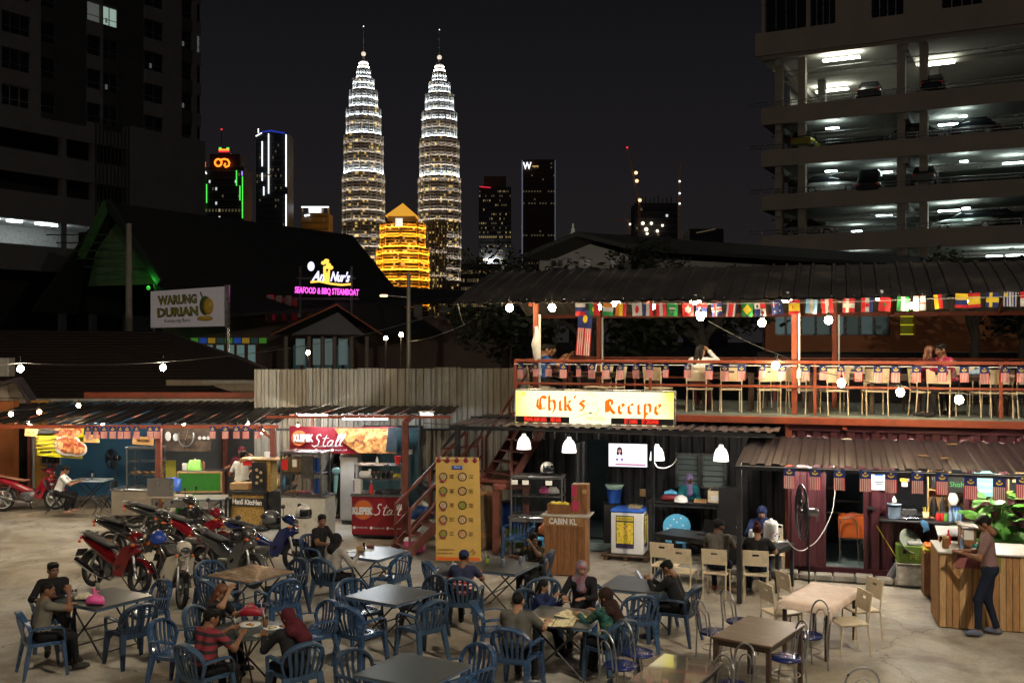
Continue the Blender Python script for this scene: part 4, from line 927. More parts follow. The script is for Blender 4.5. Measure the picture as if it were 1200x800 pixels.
# upper wall strip between café awning and deck
# ================================================================== AWNINGS (things of their own)
def awning(name,label,a0,a1,v0,z0,v1,z1,n_,mat,pitch=.2,dep=.025,skew=0.0):
 t = thing(name,label,'awning',O0,ANG);upv = Vector((skew,v1-v0,z1-z0));L = upv.length;upv.normalize();NN = Vector((0,-upv.z,upv.y))
 w_ = (a1-a0)/ n_
 for i in range(n_):
  MB().corr((a0 + i*w_,v0,z0 + .006*(i%2)),(a0 + (i + 1)*w_ + .01,v0,z0 + .006*(i%2)),upv,L,pitch,dep,0,NN).build('roof_panel',mat,t)
 return t
vf = -.8;z_f = onv(735,503,vf)[1]
ca = awning('cafe_awning','grey ribbed awning below the glowing sign over the cafe',onv(526,495,vf)[0],onv(912,507,vf)[0],vf,z_f,1.35,2.72,8,M.roof_sheet)
a0,a1 = onv(526,495,vf)[0],onv(908,507,vf)[0]
Bx(((a0 + a1)/ 2,vf + .04,z_f-.05),(a1-a0,.05,.07)).build('front_beam',M.black_paint,ca)
Bx(((a0 + a1)/ 2,.5,z_f + .06),(a1-a0,.05,.05)).build('purlin',M.black_paint,ca)
for a in [a0 + .1 + i*(a1-a0-.2)/ 4 for i in range(5)]:MB().tube([(a,vf + .05,z_f-.03),(a,1.3,2.66)],1,sec=(.04,.06),up=(0,0,1)).build('rafter',M.black_paint,ca)
pa = onv(765,600,vf + .04)[0]
Bx((pa,vf + .04,z_f / 2-.03),(.05,.05,z_f-.08)).build('post',M.black_paint,ca)
pa = onv(536,520,vf + .05)[0];Bx((pa,vf + .06,z_f / 2-.03),(.09,.09,z_f-.08)).build('post',M.black_paint,ca)
MB().tube([(pa-.3,vf + .06,z_f-.45),(pa,vf + .06,z_f-.1)],1,sec=(.05,.05),up=(0,1,0)).build('brace',M.black_paint,ca)
q = (G(866,708)-O0);vr = q.dot(VX);z_r = onv(1000,548.5,vr)[1]
ar0,ar1 = onv(862,545,vr)[0],11.8
ra_ = awning('kitchen_awning','brown ribbed awning with rust spots over the maroon kitchen',ar0,ar1,vr,z_r,.1,onv(1000,515,.1)[1],8,mt('brown_sheet',(.042,.032,.042),.45,.2,var=.3,scale=1.5,wear=(.07,.052,.058),wscale=1.3),.24,.03)
Bx(((ar0 + ar1)/ 2,vr + .04,z_r-.05),(ar1-ar0,.05,.07)).build('front_beam',M.black_paint,ra_)
for i in range(6):
 a = ar0 + .05 + i*1.5;MB().tube([(a,vr + .05,z_r-.035),(a,.08,onv(1000,515,.1)[1]-.04)],1,sec=(.04,.05),up=(0,0,1)).build('rafter',M.black_paint,ra_)
Bx((q.dot(UX),vr + .05,z_r / 2-.02),(.08,.08,z_r-.06),bev=.006).build('post',M.black_paint,ra_)
Bx((ar1-.2,vr + .05,z_r / 2-.02),(.08,.08,z_r-.06),bev=.006).build('post',M.black_paint,ra_)
for px,py in ((992,517),(1115,520),(1108,537),(1082,535)):
 v_ = vr + (.1-vr)*(548-py)/ 34;a = onv(px,py,v_)[0];z = z_r + (onv(1000,515,.1)[1]-z_r)*(v_-vr)/ (.1-vr)+ .05
 Bx((a,v_,z),(.16,.09,.012),rz=.4).build('debris_patch',M.cardboard if px>1000 else M.paper,ra_)
# left awnings in world axes
def awn_w(name,label,px0,px1,Y0,py0,Y1,py1,n_,mat,pitch=.22,dep=.03,ov=0.0):
 A,B = P(px0,py0,Y0),P(px1,py0,Y0);C = P(px0,py1,Y1);t = thing(name,label,'awning')
 upv = Vector((0,Y1-Y0,C.z-A.z));L = upv.length;upv.normalize();NN = Vector((0,-upv.z,upv.y));w_ = (B.x-A.x)/ n_
 for i in range(n_):MB().corr((A.x + i*w_,Y0,A.z + .006*(i%2)),(A.x + (i + 1)*w_ + .01,Y0,A.z + .006*(i%2)),upv,L,pitch,dep,0,NN).build('roof_panel',mat,t)
 return t,A,B,C
la,A,B,C = awn_w('stall_awning','dark corrugated awning over the blue walled stalls at the left',-50,326,24.6,497,28.6,471,12,M.roof_dark)
for y,z in ((24.65,A.z-.06),(26.5,(A.z + C.z)/ 2-.08)):Bx(((A.x + B.x)/ 2,y,z),(B.x-A.x,.05,.08)).build('beam',M.rust_red,la)
Bx(((A.x + B.x)/ 2,28.7,C.z + .04),(B.x-A.x + .5,.12,.1)).build('ridge_cap',M.galv,la)
Bx(((P(98,472,28.8).x + B.x)/ 2,28.85,C.z + .18),(B.x-P(98,472,28.8).x,.06,.16)).build('fascia',M.rust_red,la)
for px,Y in ((186,24.7),(320,24.3),(264,28.2)):
 x = (px-600)/ F*Y;Bx((x,Y,(A.z-.1)/ 2),(.13,.13,A.z-.1),bev=.01).build('post',M.stair_red,la)
MB().tube([P(300,500,24.3),P(318,513,24.3)],1,sec=(.06,.08),up=(0,1,0)).build('brace',M.rust_red,la)
lb,A2,B2,C2 = awn_w('stall_awning','thin flat awning above the red banner stall',312,528,23.6,486,27.6,476,7,M.roof_dark)
Bx(((A2.x + B2.x)/ 2,23.65,A2.z-.05),(B2.x-A2.x,.05,.06)).build('beam',M.rust_red,lb)
Bx(((A2.x + B2.x)/ 2,25.6,A2.z-.05),(B2.x-A2.x,.05,.07)).build('beam',M.rust_red,lb)
for px,Y in ((475,21.9),(366,26.9),(492,25)):
 x = (px-600)/ F*Y;w_ = .13 if px==475 else .07;Bx((x,Y,(A2.z + (.0 if px != 475 else .0))/ 2),(w_,w_,A2.z-.02),bev=.01).build('post',M.stair_red if px != 492 else M.dark_metal,lb)
p1 = P(475,492,21.9);Bx((p1.x,22.8,A2.z-.03),(.07,1.9,.08)).build('side_beam',M.rust_red,lb)
# ================================================================== WALLS behind the stalls
hd = thing('metal_hoarding','tall grey corrugated hoarding running behind the stalls','fence');YH = 27.4
x0 = P(298,430,YH).x;x1 = P(660,430,YH).x;zt = P(400,431.5,YH).z;n_ = 12;w_ = (x1-x0)/ n_
for i in range(n_):MB().corr((x0 + i*w_,YH + .01*(i%2),0),(x0 + (i + 1)*w_ + .02,YH + .01*(i%2),0),(0,0,1),zt + random.uniform(-.03,.03),.2,.04,0,(0,-1,0)).build('sheet',M.galv if i%4 != 1 else M.galv_warm,hd)
for z in (.9,2.0):Bx(((x0 + x1)/ 2,YH-.08,z),(x1-x0,.05,.05)).build('rail',M.dark_metal,hd)
bw = thing('blue_wall','blue painted wall behind the man in white','wall');YB = 28.4
a,b = P(57,600,YB),P(190,490,YB);Bx(((a.x + b.x)/ 2,YB,1.3),(b.x-a.x,.15,2.7)).build('wall',mt('blue_paint',(.035,.13,.24),.7,var=.15,scale=1.2,wear=(.05,.15,.22),wscale=2),bw)
a,b = P(192,600,YB),P(312,490,YB);Bx(((a.x + b.x)/ 2,YB,1.3),(b.x-a.x,.15,2.7)).build('grey_wall',mt('grey_paint',(.08,.085,.09),.7,var=.2,scale=1.2),bw)
a,b = P(54,600,YB),P(71,560,YB)
Bx((P(48,530,YB).x,YB-.02,1.4),(.5,.1,2.6)).build('yellow_panel',mt('ochre',(.4,.2,.04),.7,var=.2),bw)
for px in (37,66):Bx((P(px,550,YB).x,YB-.1,1.35),(.09,.1,2.6)).build('post',M.stair_red,bw)
Bx((P(30,550,YB).x,YB + .2,1.3),(.8,.1,2.6)).build('dark_doorway',mt('dkdoor',(.012,.01,.01),.8,var=0),bw)
MB().cyl((P(42,550,YB).x,YB-.15,0),(P(42,550,YB).x,YB-.15,2.5),.05,n=8).build('downpipe',M.galv,bw)
Bx((P(62,545,YB).x,YB-.1,1.25),(.55,.06,.6),bev=.01).build('window',M.steel,bw);Bx((P(62,545,YB).x,YB-.14,1.25),(.46,.02,.5)).build('pane',M.glass_dark,bpy.data.objects['window']if False else bw)
ow = thing('orange_wall','orange plastered side wall at the left frame edge','wall');a,b = P(-60,500,28),P(19,500,28)
Bx(((a.x + b.x)/ 2,28,1.35),(b.x-a.x,.3,2.7)).build('wall',mt('orange_plaster',(.42,.13,.035),.75,var=.15,scale=1.5),ow)
# ================================================================== STAIRCASE
st = thing('staircase','steep rusty red steel stairs climbing behind the yellow menu banner','stairs')
SR = M.stair_red;s0 = Vector((-2.1,20.9,0));s1 = Vector((-.62,21.6,1.42));wd = Vector((-.42,.86,0)).normalized()*.85
dr = (s1-s0)
for side in (Vector(),wd):
 MB().tube([s0 + side,s1 + side + dr*.03],1,sec=(.04,.18),up=(0,0,1)).build('stringer',SR,st)
 MB().tube([s0 + side + Vector((.05,0,.9)),s1 + side + Vector((0,0,.95))],1,sec=(.05,.06),up=(0,0,1)).build('handrail',SR,st)
 MB().tube([s0 + side + Vector((.05,0,.48)),s1 + side + Vector((0,0,.52))],1,sec=(.04,.05),up=(0,0,1)).build('handrail',SR,st)
 for f in (.03,.5,1):p = s0 + side + dr*f;Bx(p + Vector((0,0,.45)),(.05,.05,.92)).build('baluster',SR,st)
for i in range(7):
 p = s0 + dr*((i + .6)/ 7)+ wd*.5;Bx(p,(.25,.83,.035),rz=math.atan2(wd.y,wd.x)-math.pi / 2,bev=.005).build('tread',SR,st)
ld = s1 + Vector((.42,.35,0));Bx((ld.x,ld.y,1.42),(.95,1.05,.06),rz=ANG).build('landing',SR,st)
for p in ((-.33,21.2),(.28,21.15)):Bx((p[0],p[1],.7),(.14,.14,1.4),bev=.01).build('post',SR,st)
Bx((.0,21.12,1.36),(.75,.07,.12)).build('beam',SR,st)
u0 = Vector((-.55,22.0,1.42));u1 = Vector((.45,22.9,DZ));wu = Vector((.5,-.55,0)).normalized()*.8;du = u1-u0
for side in (Vector(),wu):
 MB().tube([u0 + side,u1 + side],1,sec=(.04,.18),up=(0,0,1)).build('stringer',SR,st)
 MB().tube([u0 + side + Vector((0,0,.85)),u1 + side + Vector((0,0,.85))],1,sec=(.045,.055),up=(0,0,1)).build('handrail',SR,st)
 for f in (0,.5):Bx(u0 + side + du*f + Vector((0,0,.42)),(.05,.05,.85)).build('baluster',SR,st)
for i in range(7):Bx(u0 + du*((i + .6)/ 7)+ wu*.5,(.25,.8,.035),rz=math.atan2(wu.y,wu.x)-math.pi / 2,bev=.005).build('tread',SR,st)
MB().tube([Vector((-1.5,21.9,2.05)),Vector((-.75,21.9,2.1)),Vector((-.6,21.95,2.5))],1,sec=(.045,.055),up=(0,1,0)).build('handrail',SR,st)
Bx((-.72,21.9,1.75),(.05,.05,.75)).build('baluster',SR,st)

# ================================================================== ROOF SIGN
sg = thing('cafe_sign',"glowing yellow light box reading Chik's Recipe on the deck rail",'sign',O0,ANG)
vs_ = -.22;sa0,sz0 = onv(602.5,497,vs_);sa1,sz1 = onv(791.5,504.5,vs_);tz = onv(602,455,vs_)[1]
sw,sh = sa1-sa0,tz-sz0;scx,scz = (sa0 + sa1)/ 2,(tz + sz0)/ 2
Bx((scx,vs_ + .09,scz),(sw,.18,sh),bev=.01).build('casing',M.steel,sg)
sm = mt('sign_face',(.9,.85,.4),.4,var=0);n,l,b = nodes_of(sm)
tcn = n.new('ShaderNodeTexCoord');nz = n.new('ShaderNodeTexNoise');nz.inputs['Scale'].default_value = 2.2;nz.inputs['Detail'].default_value = 5;l.new(tcn.outputs['Object'],nz.inputs['Vector'])
g_ = n.new('ShaderNodeSeparateXYZ');l.new(tcn.outputs['Generated'],g_.inputs[0]);ab = n.new('ShaderNodeMath');ab.operation = 'SUBTRACT';ab.inputs[1].default_value = .5;l.new(g_.outputs['X'],ab.inputs[0]);ab2 = n.new('ShaderNodeMath');ab2.operation = 'ABSOLUTE';l.new(ab.outputs[0],ab2.inputs[0])
ad = n.new('ShaderNodeMath');ad.operation = 'MULTIPLY_ADD';ad.inputs[1].default_value = .3;l.new(nz.outputs['Fac'],ad.inputs[0]);l.new(ab2.outputs[0],ad.inputs[2])
rp = n.new('ShaderNodeValToRGB');e = rp.color_ramp.elements;e[0].position = .5;e[0].color = (1,.95,.62,1);e[1].position = .7;e[1].color = (.85,.75,.04,1);l.new(ad.outputs[0],rp.inputs[0]);l.new(rp.outputs[0],b.inputs['Emission Color']);b.inputs['Emission Strength'].default_value = 1.05
l.new(rp.outputs[0],b.inputs['Base Color'])
Bx((scx,vs_-.004,scz),(sw-.07,.02,sh-.07)).build('light_panel',sm,sg)
yf = vs_-.018
OR = mt('sign_orange',(.75,.16,.01),.5,var=0,em=(1,.16,.005),es=.8);FA = mt('sign_faint',(.6,.5,.03),.5,var=0,em=(.8,.7,.05),es=.9);DKT = mt('sign_dark',(.02,.02,.01),.5,var=0)
# black letter strokes, unit box
GLY = {
 'C':[[(.75,.82),(.45,.95),(.2,.75),(.15,.3),(.4,.05),(.8,.18)],[(.42,.9),(.36,.5),(.42,.12)],[(.6,.95),(.8,.8)]],
 'h':[[(.15,1.0),(.15,.08),(.25,0)],[(.15,.6),(.45,.68),(.55,.5),(.55,.1),(.4,-.18)]],
 'i':[[(.2,.65),(.2,.08),(.32,0)],[(.18,.88),(.24,.94)]],
 'k':[[(.15,1.0),(.15,.08),(.25,0)],[(.18,.45),(.42,.68),(.5,.55),(.2,.38)],[(.3,.4),(.5,.05),(.6,0)]],
 "'":[[(.15,1.0),(.2,.95),(.1,.78)]],
 's':[[(.5,.6),(.3,.7),(.15,.55),(.45,.3),(.4,.08),(.12,.02)]],
 'R':[[(.2,.85),(.2,.1),(.08,0)],[(.08,.8),(.35,.95),(.6,.85),(.62,.6),(.35,.48)],[(.4,.46),(.62,.15),(.8,0)],[(.35,.9),(.35,.1)],[(.05,.4),(.2,.5)]],
 'e':[[(.15,.35),(.48,.5),(.4,.68),(.15,.55),(.14,.15),(.3,0),(.5,.12)]],
 'c':[[(.45,.58),(.32,.68),(.15,.55),(.15,.15),(.3,0),(.48,.12)]],
 'p':[[(.15,.7),(.15,-.28),(.1,-.32)],[(.15,.6),(.4,.7),(.52,.55),(.52,.15),(.35,0),(.18,.06)]]}
def word(mb,s,ox,oz,k,adv):
 x = ox
 for ch in s:pen(mb,GLY[ch],x,oz,k,yf,.22,38,.004);x += k*adv.get(ch,.62)
kx = sw / 189.0
hgt = sh*.40
wd_ = MB();word(wd_,"Chik's",sa0 + 26*kx,sz0 + sh*.42,hgt,{'C':.86,'i':.42,"'":.36,'h':.72,'k':.66});wd_.build('lettering',OR,sg)
wd_ = MB();word(wd_,'Recipe',sa0 + 107*kx,sz0 + sh*.36,hgt,{'R':.93,'i':.48,'e':.66,'p':.72,'c':.62});wd_.build('lettering',OR,sg)
txt('lettering','CAFE',.11,FA,sg,(sa0 + 11*kx,yf,sz0 + sh*.85),width=8*kx,depth=.004,off=.004)
# head-and-shoulders drawing of a woman with a cap
dr_ = MB();cx_,cz_ = sa0 + 92*kx,sz0 + sh*.55
def arc_(c,rx,rz,a0,a1,n=8):return [(c[0]+ rx*math.cos(R(a0 + (a1-a0)*i / n)),yf,c[1]+ rz*math.sin(R(a0 + (a1-a0)*i / n)))for i in range(n + 1)]
dr_.tube(arc_((cx_,cz_ + .14),.11,.11,20,160),.006,4);dr_.tube(arc_((cx_,cz_-.02),.14,.22,200,340),.005,4);dr_.tube(arc_((cx_-.02,cz_-.3),.26,.16,30,150),.006,4)
dr_.tube([(cx_-.08,yf,cz_ + .04),(cx_-.03,yf,cz_ + .05)],.008,4);dr_.tube([(cx_ + .03,yf,cz_ + .05),(cx_ + .08,yf,cz_ + .04)],.008,4)
dr_.tube([(cx_-.13,yf,cz_ + .1),(cx_-.16,yf,cz_-.1)],.006,4);dr_.tube([(cx_ + .13,yf,cz_ + .1),(cx_ + .16,yf,cz_-.1)],.006,4);dr_.build('portrait',FA,sg)
m_ = MB();m_.tube([(cx_-.035,yf-.003,cz_-.12),(cx_,yf-.003,cz_-.14),(cx_ + .035,yf-.003,cz_-.12)],[.006,.014,.006],6);m_.build('portrait_mouth',DKT,sg)
txt('lettering','CATERING',.1,FA,sg,(sa0 + 99*kx,yf,sz0 + sh*.2),width=22*kx,depth=.003)
for x0_,x1_,t1,t2 in ((2.5,67,'PENANG ASAM LAKSA','MEE KARI'),(116,187,'SET DAMAI','SET CENDAWAN')):
 xa,xb = sa0 + x0_*kx,sa0 + x1_*kx;zz = sz0 + sh*.155
 Bx(((xa + xb)/ 2,yf + .002,zz),(xb-xa,.014,sh*.17)).build('led_strip',M.black_plastic,sg)
 RL = bpy.data.materials.get('led_red')or glow('led_red',(1,.04,.02),1.1)
 c1 = xa + (xb-xa)*(.37 if x0_<50 else .32);c2 = xa + (xb-xa)*(.75 if x0_<50 else .63)
 txt('lettering',t1,.12,RL,sg,(c1,yf-.008,zz),width=(27 if x0_<50 else 15)*kx,depth=.003,off=.003);txt('lettering',t2,.12,RL,sg,(c2,yf-.008,zz),width=(12 if x0_<50 else 19)*kx,depth=.003,off=.003)
# ================================================================== LIGHT BULBS ON STRINGS
def bulb(label,p,r=.07,m_='bulb',group='bare bulbs strung round the yard',cord=.12):
 t = thing('light_bulb',label,'light bulb',p,0,group)
 MB().ball((0,0,0),r,n=12,sc_=(1,1,1.1)).build('globe',M[m_],t);MB().cyl((0,0,r*.95),(0,0,r + .07),.022,n=8).build('socket',M.black_plastic,t)
 if cord:MB().cyl((0,0,r + .07),(0,0,r + .07 + cord),.006,n=5).build('cord',M.wire,t)
 return t
def wire(label,pts,r=.007,m_='wire',sag=.0):
 P_ = []
 for a,b in zip(pts,pts[1:]):
  a,b = Vector(a),Vector(b)
  for i in range(8):f = i / 8;P_.append(a.lerp(b,f)-Vector((0,0,sag*4*f*(1-f))))
 P_.append(Vector(pts[-1]));o = MB().tube(P_,r,5,0).build('cable',M[m_]);return tag(o,label,'cable')
bs_ = []
def PD(px,py,v):a,z = onv(px,py,v);return D(a,v,z)
for lab,px,py,v in (('bulb hanging left of the first deck post',597,360.5,-.42),('bulb right of the first deck post under the roof edge',647,360.5,-.42),('low bulb near the middle of the deck roof edge',821,371,-.5),('bulb between the Brazil and Panama flags, hung low',893,378,-.45),('bulb at the deck roof edge left of the rear white conduit',971,375,-.5)):
 bulb(lab,PD(px,py,v));bs_.append(PD(px,py-6,v))
for lab,px,py in (('white lamp above the Croatian style blue flag near the roof middle',815,354),('white lamp just left of the right front deck post',923,351),('white lamp over the red flag right of the deck posts',1033,349),('lamp glowing behind the yellow flags at the upper right',1137,351),('lamp glowing over the flags beside the hanging national flag',722,356)):
 a,z = onv(px,py,-.1);t = thing('roof_lamp',lab,'lamp',D(a,-.1,z),ANG,'white lamps under the deck roof edge');Bx((0,0,0),(.2,.08,.09),bev=.03).build('globe',M.cfl,t);MB().cyl((0,0,.04),(0,0,.14),.03,n=8).build('socket',M.white_plastic,t)
for lab,px,py,v in (('lamp among orange lit flags at the left of the row',702,360,-.3),('lamp behind the white flag between two tricolours',765,359,-.3),('lamp between the green flag and the red cross flag',1068,358,-.5)):bulb(lab,PD(px,py,v),.05)
dp = [(909,428,-.35),(986,448.5,-.7),(1055,459.5,-.95),(1124,468,-1.2)]
for lab,(px,py,v)in zip(('bulb in front of the deck rail, highest of the sagging string','second bulb of the string sagging in front of the deck rail','third bulb of the sagging string, above the mid rail','lowest bulb of the sagging string near the leaning man'),dp):bulb(lab,PD(px,py,v))
wire('black cable carrying four bulbs in front of the deck rail',[PD(912,415,-.2)]+ [PD(px,py-8,v)for px,py,v in dp]+ [PD(1260,470,-1.7)],sag=.03)
wire('long thin cable sagging from the deck roof across the left yard',[P(-60,424,20),P(24,425,20.5),P(191,424,22),P(400,398,22),D(rfa + .3,-.4,RF)],sag=.05)
bulb('bulb high above the stalls near the left edge',P(24,432,20.5),.062,'bulb_yard');bulb('bulb high above the stalls in front of the brown roof',P(191,430.5,22),.062,'bulb_yard')
for lab,px,py,Y in (('leftmost bulb lying low over the left awning',13,485,24.2),('second bulb over the left awning',46,482.5,24.4),('bulb over the ridge of the left awning',92,475,25.5)):bulb(lab,P(px,py,Y),.05,'bulb_small')
wire('thin cable with small bulbs over the left awning',[P(-20,485,24),P(13,480,24.2),P(46,478,24.4),P(92,470,25.5),P(140,468,27)],sag=.02)
bulb('warm bulb under the awning left of the red banner',P(307,505.5,24.6),.05,'bulb_small',cord=.03);bulb('warm bulb peeking over the red banner at its left',P(349,499,25.2),.035,'bulb_small',cord=.03)
wire('black cable along the edge of the cafe awning',[D(-1.6,-.9,2.7),D(2,-.95,2.6),D(6,-1.0,2.62)],sag=.02)
wire('loose white hose like cable hanging by the standing fan',[G(922,632,1.2)*1,PD(948,640,-.3),PD(975,600,-.1),PD(980,555,.0)],.009,'white_wire',.12)
# flood lamps and their masts, added out of frame to light the yard
for lab,x,y,z,e_,aim in (('added warm flood lamp on an unseen mast, lighting the right tables',7.6,3.0,13.0,5300,(3.5,17,0)),('added warm flood lamp on an unseen mast, lighting the left tables',-8.0,3.0,12.5,1500,(-4,17,0))):
 t = thing('flood_lamp',lab,'lamp',(x,y,0));MB().cyl((0,-.3,0),(0,-.3,z + .2),.07,.05,10).build('mast',M.galv,t);d = Vector(aim)-Vector((x,y,z));q = d.to_track_quat('-Z','Y').to_euler()
 o = Bx((0,0,.05),(.45,.35,.1),bev=.02).build('housing',M.dark_metal,t,(0,0,z));o.rotation_euler = q;o = Bx((0,0,-.006),(.4,.3,.01)).build('glass',glow('flood%d'%e_,(1,.86,.66),e_),t,(0,0,z));o.rotation_euler = q
# fluorescent battens under the stall awning
for lab,px,py,ln,Y in (('short fluorescent tube left over the red banner',367,487.5,.62,23.8),('long bright fluorescent tube over the red banner stall',428,489.5,1.02,23.8),('dim short tube near the stairs under the awning',500,484.8,.3,24.0)):
 p = P(px,py,Y);t = thing('fluorescent_lamp',lab,'lamp',p,R(-3));MB().cyl((-ln / 2,0,0),(ln / 2,0,0),.035,n=10).build('tube',M.tube_white if px != 500 else glow('tube_dim',(.9,.95,1),4),t);Bx((0,0,.05),(ln + .06,.06,.035)).build('batten',M.white_plastic,t)
for i,(px,Y,z)in enumerate(((35,25.05,2.34),(120,25.05,2.34),(215,25.05,2.34),(290,25.05,2.34),(352,25.9,2.5))):bulb(['first','second','third','fourth','last'][i]+ ' added bare bulb, unseen under the stall awnings, counted from the left edge',((px-600)/ F*Y,Y,z),.042,'bulb_stall','added bulbs under the stall awnings',.03)  # bulbs added out of sight to brighten the stalls
for i,px in enumerate((950,1075,1175)):bulb(['left','middle','right'][i]+ ' added bare bulb, unseen under the brown kitchen awning',D(onv(px,540,-.9)[0],-.75,z_r + .0),.055,'bulb_stall','added bulbs under the kitchen awning',.03)  # bulbs added out of sight to brighten the kitchen front
# pendant lamps of the café
PWM = mt('shade_white',(.85,.83,.78),.4,var=0,em=(1,.93,.82),es=1.9)
pend = thing('pendant_lamp','','lamp');
MB().lathe([(.035,.3),(.045,.26),(.09,.22),(.125,.14),(.14,.03),(.142,0),(.136,0),(.132,.03),(.118,.13),(.085,.2),(.03,.24)],n=20).build('lamp_shade',PWM,pend);MB().ball((0,0,.08),.05,n=10).build('bulb',glow('pendant_bulb',(1,.92,.8),260),pend);MB().cyl((0,0,.29),(0,0,.5),.008,n=5).build('cord',M.wire,pend)
for i,(px,py,lab)in enumerate(((614,526,'white dome pendant lamp left of all, nearest the stairs'),(667,530,'white dome pendant lamp between the glass case and the television'),(770,539,'white dome pendant lamp just right of the television'),(845,540,'white dome pendant lamp beside the brown awning corner'))):
 put(pend,PD(px,py,-.3 if i<2 else-.35),ANG,lab,'white dome pendant lamps of the cafe')
wire('loop of white cable beside the pendant lamp right of the television',[PD(765,535,-.2),PD(770,547,-.2),PD(785,546,-.2),PD(793,537,-.2)],.01,'white_wire',.03)
# ================================================================== FLAGS
FC = dict(r=(.6,.02,.025),w=(.6,.57,.54),b=(.015,.03,.16),y=(.85,.6,.03),g=(.02,.25,.06),k=(.02,.02,.02),o=(.75,.25,.03),l=(.25,.5,.75),m=(.35,.02,.08),p=(.72,.3,.2))
FM = {k:mt('cloth_' + k,c,.8,var=.06,scale=20)for k,c in FC.items()}
def flagmesh(name,W,H,nx,ny,paint,shapes=(),bend=.02,pal=None):
 """cloth hung by its top edge; paint(u, v) gives a colour key, v from the top"""
 keys = [];mb = MB();vs = []
 def wv(u,v):return bend*math.sin(u*5 + v*2)*v + bend*.5*math.sin(v*4)
 for j in range(ny + 1):
  for i in range(nx + 1):u,v = i / nx,j / ny;vs.append((W*(u-.5),wv(u,v),-H*v))
 b = len(mb.v);mb.v += vs
 for j in range(ny):
  for i in range(nx):
   k = paint((i + .5)/ nx,(j + .5)/ ny)
   if k not in keys:keys.append(k)
   mb.f.append((j*(nx + 1)+ i,j*(nx + 1)+ i + 1,(j + 1)*(nx + 1)+ i + 1,(j + 1)*(nx + 1)+ i));mb.m.append(keys.index(k));mb.s.append(True)
 for k,pts in shapes:
  if k not in keys:keys.append(k)
  for sgn in (-1,1):
   q = [(W*(u-.5),wv(u,v)+ sgn*.004,-H*v)for u,v in pts];mb.add(q if sgn<0 else q[::-1],[tuple(range(len(q)))],keys.index(k))
 me = bpy.data.meshes.new(name);me.from_pydata(mb.v,[],mb.f)
 for k in keys:me.materials.append((pal or FM)[k])
 me.polygons.foreach_set('material_index',mb.m);me.polygons.foreach_set('use_smooth',mb.s);me.update();return me
def disc(u,v,ru,rv,n=12,a0=0,a1=360):return [(u + ru*math.cos(R(a0 + (a1-a0)*i / n)),v-rv*math.sin(R(a0 + (a1-a0)*i / n)))for i in range(n)]
star = []
for i in range(16):rr = (.13,.06)if i%2==0 else (.07,.032);star.append((.5 + rr[0]*math.cos(R(i*22.5)),.13-rr[1]*math.sin(R(i*22.5))))
def my(u,v):return 'b' if v<.4 else ('r' if int(u*13)%2==0 else 'w')
MYF = [flagmesh('malaysian_flag',.16,.30,13,5,my,(('y',[(.5 + .27*math.cos(R(a)),.2-.11*math.sin(R(a)))for a in range(180,361,20)]+ [(.5 + .17*math.cos(R(a)),.19-.06*math.sin(R(a)))for a in range(360,179,-20)]),('y',star)),bend=b_)for b_ in (.012,.025,-.02)]
def myflag(p,rz,group,label,s=1.0,i=0,rx=0):
 o = link('hanging_flag',MYF[i%3],None,p);o.rotation_euler = (rx,0,rz);o.scale = (s,s,s);return tag(o,label,'flag',group)
rail_px = [609,627,643,660,677,694,710,727,745,761,780,806,831,849,869,893.5,917,944.5,965,985,1006,1029,1050,1074,1104,1130,1153.5,1178,1197,1220]
for i,px in enumerate(rail_px):
 a,z = onv(px,426,-.05);myflag(D(a,-.05,RT-.06),ANG + random.uniform(-.45,.45),'small Malaysian flags along the deck rail','small Malaysian flag hanging upright from the orange deck rail',random.uniform(.82,1.0),i,random.uniform(-.12,.12))
bun_px = [925,955,983.5,1014,1044,1075,1104,1137.5,1171,1198,1232]
for i,px in enumerate(bun_px):
 a,z = onv(px,547 + (px-925)*.05,vr-.02);myflag(D(a,vr-.03,z_r-.02-(.05 if i in (7,8)else 0)),ANG + random.uniform(-.2,.2),'Malaysian flags under the brown awning','Malaysian flag hanging upright under the brown kitchen awning',1.12,i)
wire('thin line carrying Malaysian flags under the brown awning',[D(ar0,vr-.03,z_r-.02),D(ar1,vr-.03,z_r-.04)],.004,'white_wire')
for i,px in enumerate((103,112,122,132,141,149,160,176,184,249,264,277,288,302)):
 myflag(P(px,499.5,24.5),random.uniform(-.3,.3),'small flags under the left awning','small flag turned peach by the lamps under the left stall awning',.95,i)
def S(*c):return lambda u,v:c[min(int(u*len(c)),len(c)-1)]      # upright bands
def Hh(*c):return lambda u,v:c[min(int(v*len(c)),len(c)-1)]     # level bands
def cross(bg,c1,c2=None,off=.5):
 def f(u,v):
  if c2 and (abs(u-off)<.07 or abs(v-.5)<.09):return c2
  if abs(u-off)<.14 or abs(v-.5)<.17:return c1
  return bg
 return f
